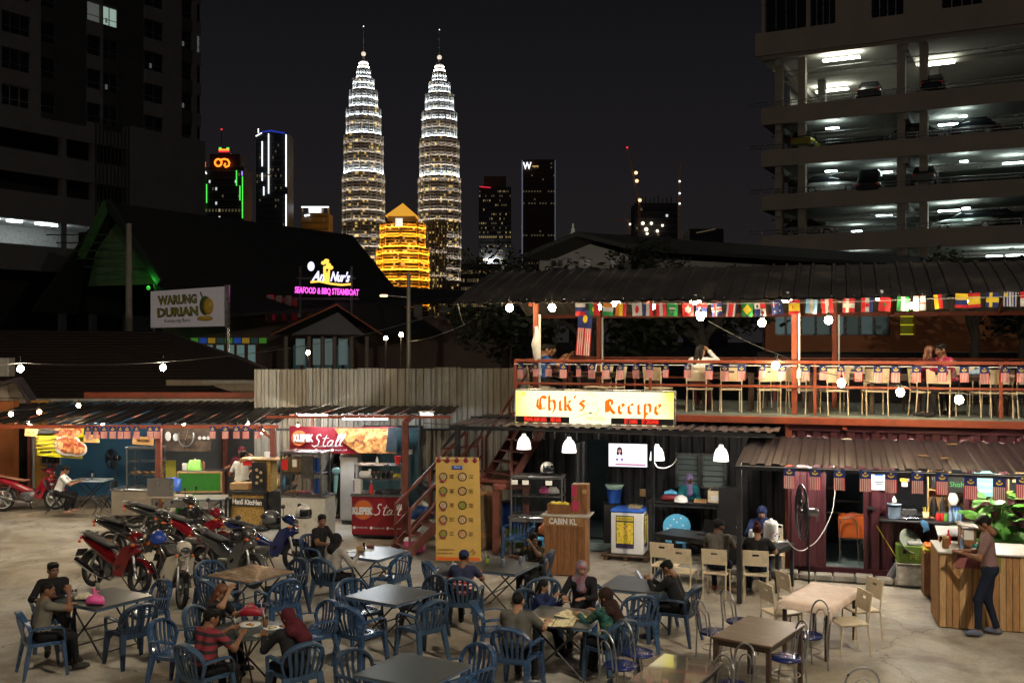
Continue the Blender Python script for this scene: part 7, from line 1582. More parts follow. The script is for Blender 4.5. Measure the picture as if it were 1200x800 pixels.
# clutter under the stairs
for lab,px,py,z,m_,r in (('pink plastic box under the lower stairs',486,640,0,'pink_plastic',.2),):
 t = small('storage_box',lab,'box',G(px,py + 6));Bx((0,0,.12),(.42,.3,.24),bev=.03).build('box',M[m_],t);Bx((0,0,.25),(.44,.32,.03),bev=.01).build('lid',M.white_plastic,t)
t = small('rubbish_bag','blue rubbish bag with pale cloths behind the stair rail','bag',Vector((P(494,610,22.6).x,22.6,.45)));MB().loft([(-.25,0,.1,.15,.1),(-.12,0,.16,.25,.16),(.1,0,.15,.25,.15),(.25,0,.1,.12,.08)],12).build('bag',mt('bin_blue',(.03,.1,.35),.35,var=.4,scale=10),t);MB().loft([(-.15,-.05,.28,.06,.05),(0,0,.33,.12,.08),(.14,.03,.28,.07,.04)],10).build('cloth',M.paper,t)
t = small('rubbish_bin','black bag lined bin in front of the red stall','bin',G(452,662));MB().lathe([(.17,0),(.2,.28),(.22,.3),(.21,.31),(.17,.05),(.001,.05)],n=16).build('bin',M.white_plastic,t);MB().lathe([(.215,.24),(.235,.3),(.2,.32),(.1,.27),(.001,.28)],n=14).build('liner',M.black_plastic,t)
t = small('metal_bowl','wide steel bowl on a shelf behind the stairs','bowl',P(508,571,22.8));MB().lathe([(.02,0),(.18,.03),(.27,.1),(.26,.1),(.17,.04),(.001,.02)],n=22).build('bowl',M.steel,t);Bx((0,0,-.03),(.7,.4,.03)).build('shelf',M.dark_metal,t)
for lab,px,py,m_,s_ in (('blue barrel behind the stair post',598,596,'royal_plastic',.25),('green tub under the glass case table',603,640,'green_plastic',.17)):t = small('barrel',lab,'barrel',Vector((P(px,py,22).x,22,0 if py>600 else .4)));MB().lathe([(s_*.9,0),(s_,.1),(s_,.4),(s_*.85,.5),(.001,.5)],n=18).build('body',M[m_],t);MB().lathe([(s_*.9,.5),(s_*.9,.53),(.001,.53)],n=18).build('lid',M.dark_metal,t)
# plank door leaning right of the banner
t = small('leaning_door','weathered plank panel leaning beside the yellow menu banner','panel',Vector((P(572,640,21.5).x,21.45,0)),R(-5))
for i in range(4):Bx((-.2 + i*.135,.1,.72),(.128,.03,1.42),rx=R(-6)).build('plank',mt('old_plank%d'%i,(.2 + .03*(i%2),.15,.09),.8,var=.3,stretch=(8,8,1)),t)
for z in (.3,1.15):Bx((0,.06 + (z-.7)*.1,z),(.54,.025,.08)).build('batten',M.pine,t)
# yellow standing banner
t = thing('menu_banner','tall yellow menu banner with ten dish pictures beside the stairs','banner',Vector((P(536,650,19.95).x,19.95,0)),R(-5));MBN = mt('banner_gold',(.7,.45,.12),.55,var=.1,scale=3,wear=(.72,.46,.12),wscale=2);H_ = 1.98
bm_ = MB();vs = []
for s_ in (0,.01):
 for j in range(9):
  for i in range(6):
   u,v = i / 5,j / 8;vs.append((-.42 + .84*u + (.04*v if u>.5 else 0),s_ + .02*math.sin(u*6 + v*3),.1 + H_*(1-v)))
fs = [(j*6 + i,(j + 1)*6 + i,(j + 1)*6 + i + 1,j*6 + i + 1)for j in range(8)for i in range(5)];bm_.add(vs,fs + [tuple(54 + k for k in f[::-1])for f in fs],0,True);bm_.build('sheet',MBN,t)
for i in range(5):MB().ball((-.36 + i*.175,-.02,.1 + H_-.04),.05,n=12,sc_=(1,.15,1.25)).build('scallop',mt('scallop',(.3,.02,.06),.5,var=0)if 'scallop' not in bpy.data.materials else bpy.data.materials['scallop'],t)
Bx((.0,-.015,.1 + H_-.02),(.84,.02,.05)).build('top_strip',mt('strip_y',(.6,.5,.2),.5,var=0),t);Bx((.0,-.022,.1 + H_*.905),(.2,.01,.07),bev=.004).build('title_plate',M.royal_plastic,t);txt('lettering','Menu',.06,M.white_plastic,t,(0,-.03,.1 + H_*.905),width=.11,depth=.004)
dish = [printed('dish%d'%i,c_,14,i*3.1)for i,c_ in enumerate(([(.1,.2,.03),(.6,.4,.2),(.6,.1,.04)],[(.7,.65,.5),(.5,.3,.12),(.75,.7,.6)],[(.6,.3,.08),(.2,.3,.05),(.5,.1,.05)]))]
for r_ in range(5):
 for c_ in (0,1):
  x = -.27 if c_==0 else .1;z = .1 + H_*(.815-r_*.138);kx_ = .8 if c_==0 else 1
  MB().cyl((x,-.02,z),(x,-.03,z),.085*(.92 if c_==0 else 1),n=20).build('plate_picture',M.dark_wood,t);MB().cyl((x,-.03,z),(x,-.034,z),.066*(.92 if c_==0 else 1),n=18).build('dish_picture',dish[(r_*2 + c_)%3],t)
  if c_==0:Bx((x,-.036,z-.075),(.1,.006,.03)).build('label_tag',mt('tag_r',(.4,.05,.12),.5,var=0)if 'tag_r' not in bpy.data.materials else bpy.data.materials['tag_r'],t)
  for k in range(3):Bx((x + .165,-.022,z + .03-k*.028),(.09-.02*(k%2),.003,.009)).build('text_line',M.brown_wood,t)
Bx((.01,-.018,.14),(.86,.008,.06)).build('orange_strip',M.orange_plastic,t);txt('lettering','Insta: klepek_stall',.05,M.brown_wood,t,(-.24,-.022,.25),width=.3,depth=.003);txt('lettering','Food quality and pricing',.05,M.brown_wood,t,(-.22,-.022,.32),width=.32,depth=.003);MB().tube([(.24,-.024,.27),(.3,-.024,.33),(.34,-.024,.27),(.3,-.024,.23)],.008,5).build('small_mark',M.dark_wood,t)
MB().cyl((0,.05,0),(0,.05,.1 + H_),.015,n=8).build('stand_pole',M.dark_metal,t);Bx((0,.03,.03),(.8,.12,.05),bev=.01).build('stand_base',M.steel,t)
# third glass case on its table, helmet on top
c3 = Vector((P(631,600,20.9).x,21.0,0));t = frame_table('case_table','steel frame table under the third glass case',c3,R(-10),1.15,.6,.8,M.steel,M.steel,.04)
t = glass_case('display_case','glass case with bread bags left of the wooden podium','display case',c3 + Vector((0,0,.81)),R(-10),1.05,.5,.78,1)
for x,m_ in ((-.44,'paper'),(-.22,'paper'),(.25,'paper')):Bx((x,-.27,.68),(.13,.008,.09)).build('price_tag',M[m_],t)
for lab,dx,m_,s_ in (('pink bag inside the glass case by the podium',.12,'pink_plastic',.1),('white bag inside the glass case by the podium',.3,'white_plastic',.12)):q = small('plastic_bag',lab,'bag',c3 + Vector((dx,0,1.23)));MB().loft([(-s_,0,.05,.04,.03),(-s_ / 2,0,.08,.1,.08),(s_ / 2,0,.07,.1,.07),(s_,0,.04,.04,.03)],10).build('bag',M[m_],q)
def helmet(label,p,rz,shell,visor='glass_dark',s_=1.0,group='motorcycle helmets'):
 t = thing('helmet',label,'helmet',p,rz,group);rg = [];n = 18
 for i in range(9):
  a = -.55 + (math.pi / 2 + .55)*i / 8;rr = .125*math.cos(a)if i else .1;rg.append([(rr*1.12*math.cos(2*math.pi*k / n)*s_,rr*math.sin(2*math.pi*k / n)*s_,(.1 + .135*math.sin(a))*s_)for k in range(n)])
 MB().rings(rg,0,True).build('shell',shell,t)
 v = MB();rg = []
 for i in range(5):z = (.06 + i*.028)*s_;rr = .128*math.sqrt(max(.05,1-((z / s_-.1)/ .135)**2))*s_;rg.append([(rr*1.16*math.cos(R(a)),rr*1.06*math.sin(R(a)),z)for a in range(-62,63,12)])
 v.rings(rg,0,False,closed=False);v.build('visor',M[visor],t);MB().tube([(.13*math.cos(R(a))*s_,.12*math.sin(R(a))*s_,.035*s_)for a in range(0,360,24)],.012*s_,6,close=True).build('rim',M.black_rubber,t);return t
hw = mt('helmet_white',(.7,.68,.62),.25,var=0,coat=.5);hb = mt('helmet_black',(.03,.03,.035),.2,.2,var=0,coat=.6)
helmet('white and black helmet on the glass case by the stairs',c3 + Vector((.18,.0,1.625)),R(-70),hw,s_=1.1)
# podium
pp = Vector((P(664,640,19.35).x,19.35,0));t = small('podium','tall wooden counter lettered CABIN KL','counter',pp,R(-14));W_ = .74
for i in range(6):Bx((-W_ / 2 + (i + .5)*W_ / 6,-.24,.54),(W_ / 6-.004,.025,1.05),bev=.004).build('plank',M.podium_wood,t)
for i in range(4):Bx((W_ / 2 + .012,-.2 + i*.125,.54),(.025,.12,1.05),bev=.004).build('plank',M.podium_wood,t)
Bx((0,0,.54),(W_-.03,.44,1.04)).build('body',M.brown_wood,t);Bx((.02,0,1.1),(W_ + .16,.58,.035),bev=.006).build('worktop',mt('podium_top',(.45,.43,.38),.4,var=.2),t);Bx((-.01,-.262,1.0),(W_-.02,.02,.16)).build('name_board',M.pine,t);txt('lettering','CABIN KL',.15,M.white_plastic,t,(-.02,-.277,1.0),width=.52,depth=.008,off=.004)
t = small('wooden_box','tall wooden box with stickers on the podium','box',pp + Vector((.26,0,1.12)),R(-14));Bx((0,0,.27),(.3,.3,.54),bev=.004).build('body',M.podium_wood,t);MB().cyl((.1,-.152,.42),(.1,-.158,.42),.045,n=16).build('round_sticker',M.pine_light,t);Bx((-.07,-.155,.15),(.12,.01,.18)).build('red_sticker',mt('pinkred',(.5,.04,.12),.5,var=0),t);Bx((-.09,-.155,.42),(.09,.01,.2)).build('red_sticker',bpy.data.materials['pinkred'],t)
t = small('wooden_tray','low wooden crate with yellow fruit on the podium','crate',pp + Vector((-.12,0,1.12)),R(-14))
for y in (-.13,.13):Bx((0,y,.09),(.42,.02,.17)).build('board',M.podium_wood,t)
for x in (-.21,.21):Bx((x,0,.09),(.02,.24,.17)).build('board',M.podium_wood,t)
f_ = MB();
for i in range(6):f_.ball((-.14 + i*.055,(-1)**i*.05,.17),.045,n=8,sc_=(1.3,1,.8))
f_.build('fruit',M.yellow_plastic,t);t.children[-1]['kind']= 'stuff'
t = small('stacked_chair','tall light blue plastic stool left of the podium','stool',Vector((P(628,640,20.4).x,20.3,0)));Bx((0,0,.46),(.3,.3,.03),bev=.012).build('seat',M.sky_plastic,t)
for x in (-1,1):
 for y in (-1,1):MB().tube([(x*.17,y*.17,0),(x*.13,y*.13,.45)],1,sec=(.04,.02),up=(0,1,0)).build('leg',M.sky_plastic,t)
t = small('plastic_bag','orange bag hanging left of the podium','bag',Vector((P(637,628,20).x,20.0,.6)));MB().loft([(-.1,0,.08,.04,.05),(0,0,.1,.08,.12),(.1,0,.1,.05,.08)],10,e=2).build('bag',mt('bag_orange',(.7,.25,.1),.5,var=.2),t);MB().tube([(-.03,0,.2),(0,0,.32),(.03,0,.2)],.006,5).build('handle',M.orange_plastic,t)
t = stacked = put(pc,Vector((P(608,640,20.4).x,20.6,0)),HD(200),'dark blue chair behind the boy, under the glass case')
# freezer on a pallet
fz = G(738,650,.12);fz = Vector((P(738,640,20.75).x,20.75,0));t = small('pallet','low wooden pallet under the white freezer','pallet',fz,R(-18))
for i in range(5):Bx((-.02,-.36 + i*.18,.1),(.95,.13,.025)).build('slat',M.brown_wood,t)
for x in (-.4,0,.38):Bx((x,0,.045),(.09,.8,.085)).build('bearer',M.brown_wood,t)
t = small('freezer','small white chest freezer with blue lid and fruit pictures','freezer',fz + Vector((0,0,.115)),R(-18));Bx((0,0,.41),(.64,.56,.82),bev=.015).build('body',M.white_plastic,t);Bx((0,0,.845),(.67,.59,.05),bev=.015).build('lid',M.royal_plastic,t)
yp_ = printed('fruit_print',[(.05,.12,.01),(.3,.4,.03),(.85,.6,.03),(.9,.75,.1),(.6,.15,.1),(.75,.7,.5)],13,1.0)
def fpost(nm,c,s_,rz=0):
 Bx(c,s_,rz=rz).build('poster',mt('post_navy',(.04,.03,.09),.5,var=0)if 'post_navy' not in bpy.data.materials else bpy.data.materials['post_navy'],t)
fpost('p',(-.04,-.284,.44),(.36,.008,.64));Bx((-.04,-.29,.42),(.33,.008,.42)).build('fruit_picture',yp_,t);Bx((-.04,-.29,.7),(.33,.008,.08)).build('title_plate',M.yellow_plastic,t);txt('lettering','MANGO SAGO',.05,bpy.data.materials['post_navy'],t,(-.04,-.296,.7),width=.28,depth=.003)
Bx((.324,-.02,.45),(.008,.3,.64)).build('poster',bpy.data.materials['post_navy'],t);Bx((.33,-.02,.43),(.008,.26,.44)).build('fruit_picture',yp_,t);Bx((.33,-.02,.71),(.008,.26,.07)).build('title_plate',M.yellow_plastic,t)
t = small('food_box','clear box of eggs or fruit on the blue freezer lid','box',fz + Vector((.12,.05,.99)),R(-18));Bx((0,0,.05),(.3,.22,.1),bev=.01).build('tub',M.glass_pane,t);Bx((0,0,.02),(.26,.18,.05)).build('content',M.food_mixed,t)
t = small('bucket','blue bucket with pale green tub on top, behind the freezer','bucket',Vector((P(720,600,21.5).x,21.5,.98)));MB().lathe([(.13,0),(.16,.26),(.17,.27),(.15,.26),(.001,.2)],n=18).build('bucket',M.royal_plastic,t);MB().lathe([(.15,.28),(.2,.36),(.19,.38),(.001,.36)],n=18).build('tub',mt('mint',(.45,.65,.55),.4,var=0),t);Bx((0,0,-.49),(.45,.35,.96)).build('stand',M.dark_metal,t)
t = small('kraft_sign','blank brown card pinned to the black container','card',PD(751,577,vb-.03),ANG);Bx((0,0,0),(.23,.012,.16),bev=.003).build('card',M.cardboard,t)
# television
tvp = PD(736,533,vb-.25);t = small('television','wall television showing a white page with a dark haired figure','television',tvp,ANG + R(4));W_,H_ = .82,.5
Bx((0,0,0),(W_,.06,H_),bev=.01).build('casing',M.black_plastic,t);Bx((0,-.032,0),(W_-.03,.006,H_-.03)).build('screen',glow('tv_screen',(.93,.92,1),1.25),t);MB().cyl((0,.03,0),(0,.25,0),.03,n=8).build('bracket',M.dark_metal,t)
hr_ = MB();hr_.ball((-.17,-.04,.1),.055,n=12,sc_=(1,.1,1.25));hr_.ball((-.205,-.04,.04),.028,n=10,sc_=(1,.1,1.6));hr_.ball((-.135,-.04,.04),.028,n=10,sc_=(1,.1,1.6));hr_.build('picture_hair',mt('tv_dark',(.05,.01,.02),.5,var=0,em=(.1,.02,.04),es=.5),t);MB().ball((-.17,-.047,.08),.033,n=10,sc_=(1,.1,1.2)).build('picture_face',mt('tv_face',(.5,.25,.18),.5,var=0,em=(.8,.45,.4),es=.7),t)
for x in (-.22,-.12):MB().ball((x,-.038,-.09),.03,n=8,sc_=(1,.1,1)).build('picture_mark',mt('tv_vio',(.2,.05,.3),.5,var=0,em=(.5,.25,.8),es=.7)if 'tv_vio' not in bpy.data.materials else bpy.data.materials['tv_vio'],t)
Bx((.05,-.037,-.19),(.62,.004,.03)).build('caption_line',mt('tv_pink',(.4,.05,.2),.5,var=0,em=(.9,.3,.55),es=.6),t)
# serving ledge in front of the louvre window
ct = D(onv(803,588,.75)[0],.75);zt_ = onv(803,588,.6)[1];t = frame_table('serving_counter','dark serving counter before the louvred cafe window',ct,ANG,1.42,.5,zt_,M.dark_metal,M.black_paint,.04)
t = small('speaker_cabinet','tall plain black cabinet right of the serving counter','cabinet',D(onv(856,600,.7)[0],.75),ANG);Bx((0,0,.74),(.42,.45,1.46),bev=.01).build('body',M.black_paint,t);Bx((0,-.23,.74),(.38,.015,1.4),bev=.004).build('door',M.black_plastic,t);Bx((.14,-.245,.8),(.02,.015,.15)).build('handle',M.dark_metal,t)
cz = zt_ + .005;cp = lambda px,v=.7:D(onv(px,583,v)[0],v,cz)
t = small('printer','cream water filter machine on the serving counter','machine',cp(840),ANG);Bx((0,0,.13),(.32,.3,.26),bev=.02).build('body',M.cream,t);Bx((.02,-.1,.27),(.24,.12,.03)).build('top_panel',M.black_plastic,t);Bx((0,-.155,.1),(.2,.01,.1)).build('front_panel',M.white_paint,t)
t = small('basket','dark red basket with blue cloth on the serving counter','basket',cp(786),ANG);MB().loft([(-.17,0,.04,.09,.04),(-.14,0,.06,.12,.06),(.14,0,.06,.12,.06),(.17,0,.04,.09,.04)],12).build('basket',mt('basket_red',(.2,.02,.03),.6,var=.3,scale=30),t);MB().loft([(-.12,0,.14,.05,.03),(0,.02,.17,.09,.05),(.12,0,.14,.05,.03)],10).build('cloth',M.sky_plastic,t)
t = small('bowl_cover','white domed cover on the serving counter','bowl',cp(798,.6),ANG);MB().lathe([(.14,0),(.13,.06),(.1,.1),(.03,.13),(.001,.13)],n=18).build('dome',M.white_plastic,t);MB().ball((0,0,.14),.015).build('knob',M.dark_metal,t)
t = small('egg_tray','small brown tray of eggs on the serving counter','tray',cp(821,.6),ANG);Bx((0,0,.02),(.25,.16,.04),bev=.008).build('tray',M.cardboard,t);f_ = MB();[f_.ball((-.1 + i*.05,j*.05-.02,.05),.022,n=7)for i in range(5)for j in range(2)];f_.build('eggs',M.food_brown,t);t.children[-1]['kind']= 'stuff'
# on the black table
mp = lambda f,g=.0,z=.765:TM[0]+ Vector((math.cos(ca_),math.sin(ca_),0))*f + Vector((-math.sin(ca_),math.cos(ca_),0))*g + Vector((0,0,z))
t = small('water_jug','white flowery water dispenser beside the navy headscarf','water jug',mp(.82,.22));MB().lathe([(.12,0),(.13,.05),(.13,.3),(.1,.36),(.03,.38),(.03,.4),(.001,.4)],n=20).build('jug',M.white_plastic,t);MB().tube([(.1,0,.3),(.2,0,.28),(.2,0,.14),(.12,0,.1)],.012,6).build('handle',M.white_plastic,t)
f_ = MB();[f_.ball((-.04 + .03*i,-.13,.12 + .03*(i%3)),.014,n=6,sc_=(1,.2,1))for i in range(5)];f_.build('flower_print',M.pink_plastic,t);t.children[-1]['kind']= 'stuff'
t = small('bowl','white bowl at the right end of the black table','bowl',mp(.95,-.05));MB().lathe([(.04,0),(.06,.01),(.1,.06),(.095,.06),(.05,.015),(.001,.015)],n=18).build('bowl',M.white_plastic,t);MB().lathe([(.09,.05),(.001,.055)],n=14).build('soup',M.food_brown,t)
glass_cup('glass with yellow straw between the two seated backs',mp(.25,.1),ice,.14)
t = small('laptop','open black laptop left of the man in the black cap','laptop',mp(-.35,.12),ca_);Bx((0,0,.008),(.34,.24,.016),bev=.004).build('base',M.black_plastic,t);Bx((0,.15,.12),(.34,.012,.24),rx=R(-15),bev=.004).build('lid',M.black_plastic,t)
o = Bx((0,0,.003),(.3,.2,.006),rz=.1).build('paper_sheet',M.paper,None,mp(.0,-.1));tag(o,'white sheet beside the laptop','paper')
t = small('power_strip','white power strip with plugs at the table end','power strip',mp(1.05,.18));Bx((0,0,.02),(.22,.05,.03),rz=.3,bev=.006).build('strip',M.white_plastic,t);Bx((.03,.01,.045),(.03,.03,.03)).build('plug',M.white_plastic,t)
t = small('kettle','small white jug before the navy headscarf','jug',mp(.42,.3));MB().lathe([(.05,0),(.06,.04),(.05,.13),(.045,.15),(.001,.14)],n=14).build('body',M.white_plastic,t);MB().tube([(.05,0,.13),(.1,0,.1),(.06,0,.04)],.008,6).build('handle',M.white_plastic,t)

# ================================================================== MAROON KITCHEN THINGS
lp = lambda px,dv=-.2,z=0:D(onv(px,606,vm + dv)[0],vm + dv,wz0-.01 + z)
t = small('orange_crate','orange plastic crate on a tubular chair in the doorway','crate',D(onv(1000,620,.75)[0],.8,.62),ANG);cr_ = MB();
for y in (-.2,.2):cr_.box((0,y,.2),(.52,.02,.4),bev=.006)
for x in (-.26,.26):cr_.box((x,0,.2),(.02,.4,.4),bev=.006)
cr_.box((0,0,.01),(.5,.38,.02));cr_.box((0,-.215,.37),(.56,.02,.04));cr_.box((.275,0,.37),(.02,.44,.04));cr_.build('crate',M.orange_plastic,t);MB().loft([(-.15,0,.38,.08,.03),(0,0,.41,.13,.05),(.15,0,.38,.08,.03)],10).build('content',mt('crate_in',(.55,.12,.05),.7,var=.3),t)
t = small('tubular_chair','grey tubular chair under the orange crate','chair',D(onv(997,640,.75)[0],.72,.15),ANG);MB().tube([(-.2,-.28,0),(-.2,-.2,.45),(-.2,-.24,.75),(-.15,-.26,.85),(.0,-.26,.88),(.1,-.26,.8),(.12,-.22,.45),(.14,-.25,0)],.013,8).build('back_frame',M.steel,t);Bx((0,.02,.455),(.42,.4,.03),bev=.01).build('seat',M.dark_metal,t)
for x in (-.18,.18):MB().cyl((x,.2,0),(x,.17,.44),.013,n=8).build('leg',M.steel,t)
t = small('fish_tub','grey plastic tub with white spray on the serving ledge','tub',lp(1048));MB().lathe([(.1,0),(.115,.24),(.125,.25),(.12,.26),(.09,.03),(.001,.03)],n=16).build('tub',mt('tub_grey',(.22,.3,.42),.35,var=.1),t);MB().loft([(-.03,0,.3,.03,.05),(0,0,.33,.04,.07),(.03,0,.3,.03,.04)],8).build('cloth',M.white_plastic,t)
t = small('steel_tray','wide steel tray on the serving ledge','tray',lp(1068));MB().loft([(-.28,0,.02,.12,.015),(-.25,0,.025,.15,.02),(.25,0,.025,.15,.02),(.28,0,.02,.12,.015)],12).build('tray',M.chrome,t);Bx((-.05,.1,.1),(.34,.1,.12),bev=.01).build('pan',M.steel,t)
t = small('chopstick_cup','cup of yellow straws on the serving ledge','cup',lp(1085));MB().lathe([(.045,0),(.055,.14),(.05,.14),(.001,.01)],n=14).build('cup',mt('tancup',(.6,.45,.25),.5,var=.1),t);f_ = MB();[f_.cyl((.01*math.cos(i),.01*math.sin(i),.02),(.05*math.cos(i*1.3),.05*math.sin(i*1.3),.22),.005,n=5)for i in range(8)];f_.build('straws',M.yellow_plastic,t);t.children[-1]['kind']= 'stuff'
t = small('blue_rag','blue cloth hanging over the serving ledge','cloth',lp(1083,-.42,0));MB().tube([(-.05,0,.02),(0,-.02,-.04),(.03,-.03,-.13),(-.02,-.02,-.18)],[.03,.06,.05,.015],8).build('cloth',mt('rag',(.06,.2,.4),.8,var=.3,scale=15),t)
for i,(px,m_,lab)in enumerate(((1099,'red_plastic','red drink can, left one on the serving ledge'),(1104,'red_plastic','red drink can, right one on the serving ledge'),(1108,'green_plastic','green drink can on the serving ledge'))):cyl_item('drink_can',lab,'can',lp(px,-.25),[(.03,0),(.034,.01),(.034,.12),(.026,.135)],M[m_],M.steel)
bm_w = mt('bottle_water',(.35,.55,.8),.1,var=0,alpha=.6)
for i,px in enumerate((1113.5,1117.5,1121,1124.5)):cyl_item('water_bottle',['first','second','third','last'][i]+ ' of the four small water bottles on the serving ledge','bottle',lp(px,-.22 + .04*(i%2)),[(.03,0),(.032,.12),(.03,.15),(.012,.19),(.012,.21)],bm_w,M.royal_plastic,group='water bottles on the serving ledge')
t = small('bottle_shelf','pale wooden shelf with dark bottles inside the serving window','shelf',lp(1100,.12,-.0),ANG);W_ = .36
for x in (-W_ / 2,W_ / 2):Bx((x,0,.42),(.02,.2,.95)).build('side_panel',M.pine_light,t)
for z in (-.02,.48,.88):Bx((0,0,z + .02),(W_,.2,.02)).build('shelf',M.pine_light,t)
Bx((0,.1,.42),(W_,.01,.95)).build('back_panel',M.pine,t)
for i,(x,z)in enumerate(((-.09,.02),(.07,.02),(-.09,.52),(.07,.52))):cyl_item('sauce_bottle',['lower left','lower right','upper left','upper right'][i]+ ' dark bottle in the pale wooden shelf','bottle',lp(1100,.1,z + .02)+ UX*x,[(.05,0),(.05,.22),(.02,.3),(.018,.36)],M.black_plastic)
t = small('hanging_bag','white plastic bag hanging in the serving window','bag',lp(1117,.02,.25));MB().tube([(0,0,.35),(0,0,.25),(.0,0,.1),(0,0,.0)],[.01,.05,.09,.05],10).build('bag',M.white_plastic,t)
t = small('vegetable_heap','greens and buns stacked at the right of the serving window','food',lp(1124,.15,.18));f_ = MB();[f_.ball((.07*math.cos(i*2),.05*math.sin(i*3),.05 + .05*(i%6)),.05,n=8)for i in range(14)];f_.build('heap',M.food_mixed,t);t.children[0]['kind']= 'stuff'
ss = small('shop_sign','black sign with green lettering over the serving window','sign',D(onv(1123,565,vm-.05)[0],vm-.05,onv(1121,567,vm)[1]),ANG);Bx((0,0,0),(.34,.03,.28),bev=.005).build('panel',M.black_plastic,ss);txt('lettering','Shisha',.13,mt('let_green',(.05,.3,.08),.5,var=0),ss,(0,-.02,0),width=.28,depth=.004)
def poster(label,px,py,w_,h_,m_,v=vm-.07,parts=()):
 a,z = onv(px,py,v);t = small('poster',label,'poster',D(a,v,z),ANG);Bx((0,0,0),(w_,.012,h_)).build('sheet',m_,t)
 for nm,c,s_,mm in parts:Bx((c[0],-.01,c[1]),(s_[0],.006,s_[1])).build(nm,mm,t)
 return t
pw_w = mt('poster_white',(.65,.66,.64),.6,var=.06)
t = poster('white poster with red drink picture at the orange post',942,556,.24,.34,pw_w,parts=(('picture',(.02,.1),(.12,.1),M.red_plastic),('text_line',(0,-.03),(.16,.015),M.black_plastic)));txt('lettering','AIR',.06,M.red_plastic,t,(0,-.012,-.09),width=.1,depth=.003)
t = poster('white poster with a blue dish drawing left of the window',1030,563,.26,.34,mt('poster_pale',(.5,.58,.68),.6,var=.06),parts=(('picture',(0,.12),(.14,.07),M.royal_plastic),('text_line',(0,-.02),(.16,.012),M.dark_metal),('text_line',(0,-.06),(.12,.012),M.dark_metal)))
t = poster('pale teal poster with a chocolate cake picture',1154.5,566,.36,.46,mt('poster_teal',(.16,.38,.42),.6,var=.08),parts=(('picture',(0,.14),(.18,.07),M.dark_wood),('text_line',(0,-.12),(.22,.012),M.white_plastic),('text_line',(0,-.15),(.18,.012),M.white_plastic)));txt('lettering','indulgent',.06,M.white_plastic,t,(0,-.012,-.01),width=.22,depth=.003)
t = poster('framed black poster with dish photos at the right edge',1193,569,.3,.46,M.black_plastic,parts=(('frame',(0,.225),(.32,.02),M.pine_light),('frame',(0,-.225),(.32,.02),M.pine_light),('frame',(-.15,0),(.02,.43),M.pine_light),('picture',(-.04,.1),(.1,.08),M.food_mixed),('picture',(.04,-.08),(.1,.08),M.food_mixed)))
t = poster('small paper notes pinned in the serving window',1060,562,.16,.05,M.yellow_plastic,vm + .1,parts=(('note',(.0,-.08),(.1,.08),M.paper),('note',(.06,.0),(.03,.04),M.pink_plastic)))
# green box on styrofoam box, basin, bucket
gb = D(onv(1070,690,-.2)[0],-.25);q = small('foam_box','dirty white styrofoam box under the green crate','box',gb,ANG + .02);Bx((0,0,.2),(.56,.38,.38),bev=.03).build('box',mt('foam',(.42,.4,.34),.85,var=.35,scale=9,bump=.5,wear=(.25,.22,.17),wscale=6),q);Bx((0,0,.4),(.58,.4,.03),bev=.01).build('lid',bpy.data.materials['foam'],q)
q = small('green_box','green cardboard fruit box with hand holes on the styrofoam box','box',gb + Vector((.02,0,.42)),ANG + .04);Bx((0,0,.15),(.6,.38,.29),bev=.008).build('box',mt('green_card',(.13,.22,.03),.7,var=.3,scale=8),q)
for x in (-.18,.16):Bx((x,-.192,.2),(.06,.008,.07),bev=.003).build('hand_hole',M.black_plastic,q)
txt('lettering','PE',.12,mt('box_y',(.4,.4,.05),.6,var=0),q,(-.02,-.195,.11),width=.14,depth=.003)
q = small('basin','grey plastic basin tilted on the green box','basin',gb + Vector((-.1,.02,.74)),0);bs2 = MB(Matrix.Rotation(R(35),4,'Y')@Matrix.Rotation(R(50),4,'X'));bs2.lathe([(.001,.03),(.15,.03),(.22,.1),(.235,.1),(.16,0),(.001,0)],n=24);bs2.build('basin',mt('basin_g',(.3,.34,.28),.5,var=.15),q);MB().loft([(-.02,0,-.0,.1,.04),(.1,0,.0,.14,.06),(.25,0,-.02,.1,.04)],10).build('bag',mt('netbag',(.3,.3,.3),.6,var=.4,scale=20),q)
q = small('gas_bottle','grey wrapped bottle leaning by the maroon wall','bottle',D(onv(1048,680,-.1)[0],-.12),ANG);MB().tube([(-.12,0,.02),(-.04,0,.1),(.05,0,.3),(.1,0,.45)],[.05,.09,.07,.02],10).build('body',mt('wrapg',(.16,.16,.17),.6,var=.3),q);MB().cyl((-.3,0,1.0),(.05,0,.42),.008,n=6).build('tube',M.yellow_plastic,q)
q = small('white_bucket','white bucket of rubbish left of the bamboo counter','bucket',D(onv(1095,690,-.3)[0],-.4),0);MB().lathe([(.13,0),(.16,.3),(.17,.31),(.15,.3),(.12,.04),(.001,.04)],n=18).build('bucket',M.white_paint,q);MB().loft([(-.1,0,.3,.05,.04),(0,0,.36,.11,.09),(.1,0,.31,.06,.05)],10).build('bag',M.dark_leaf,q)
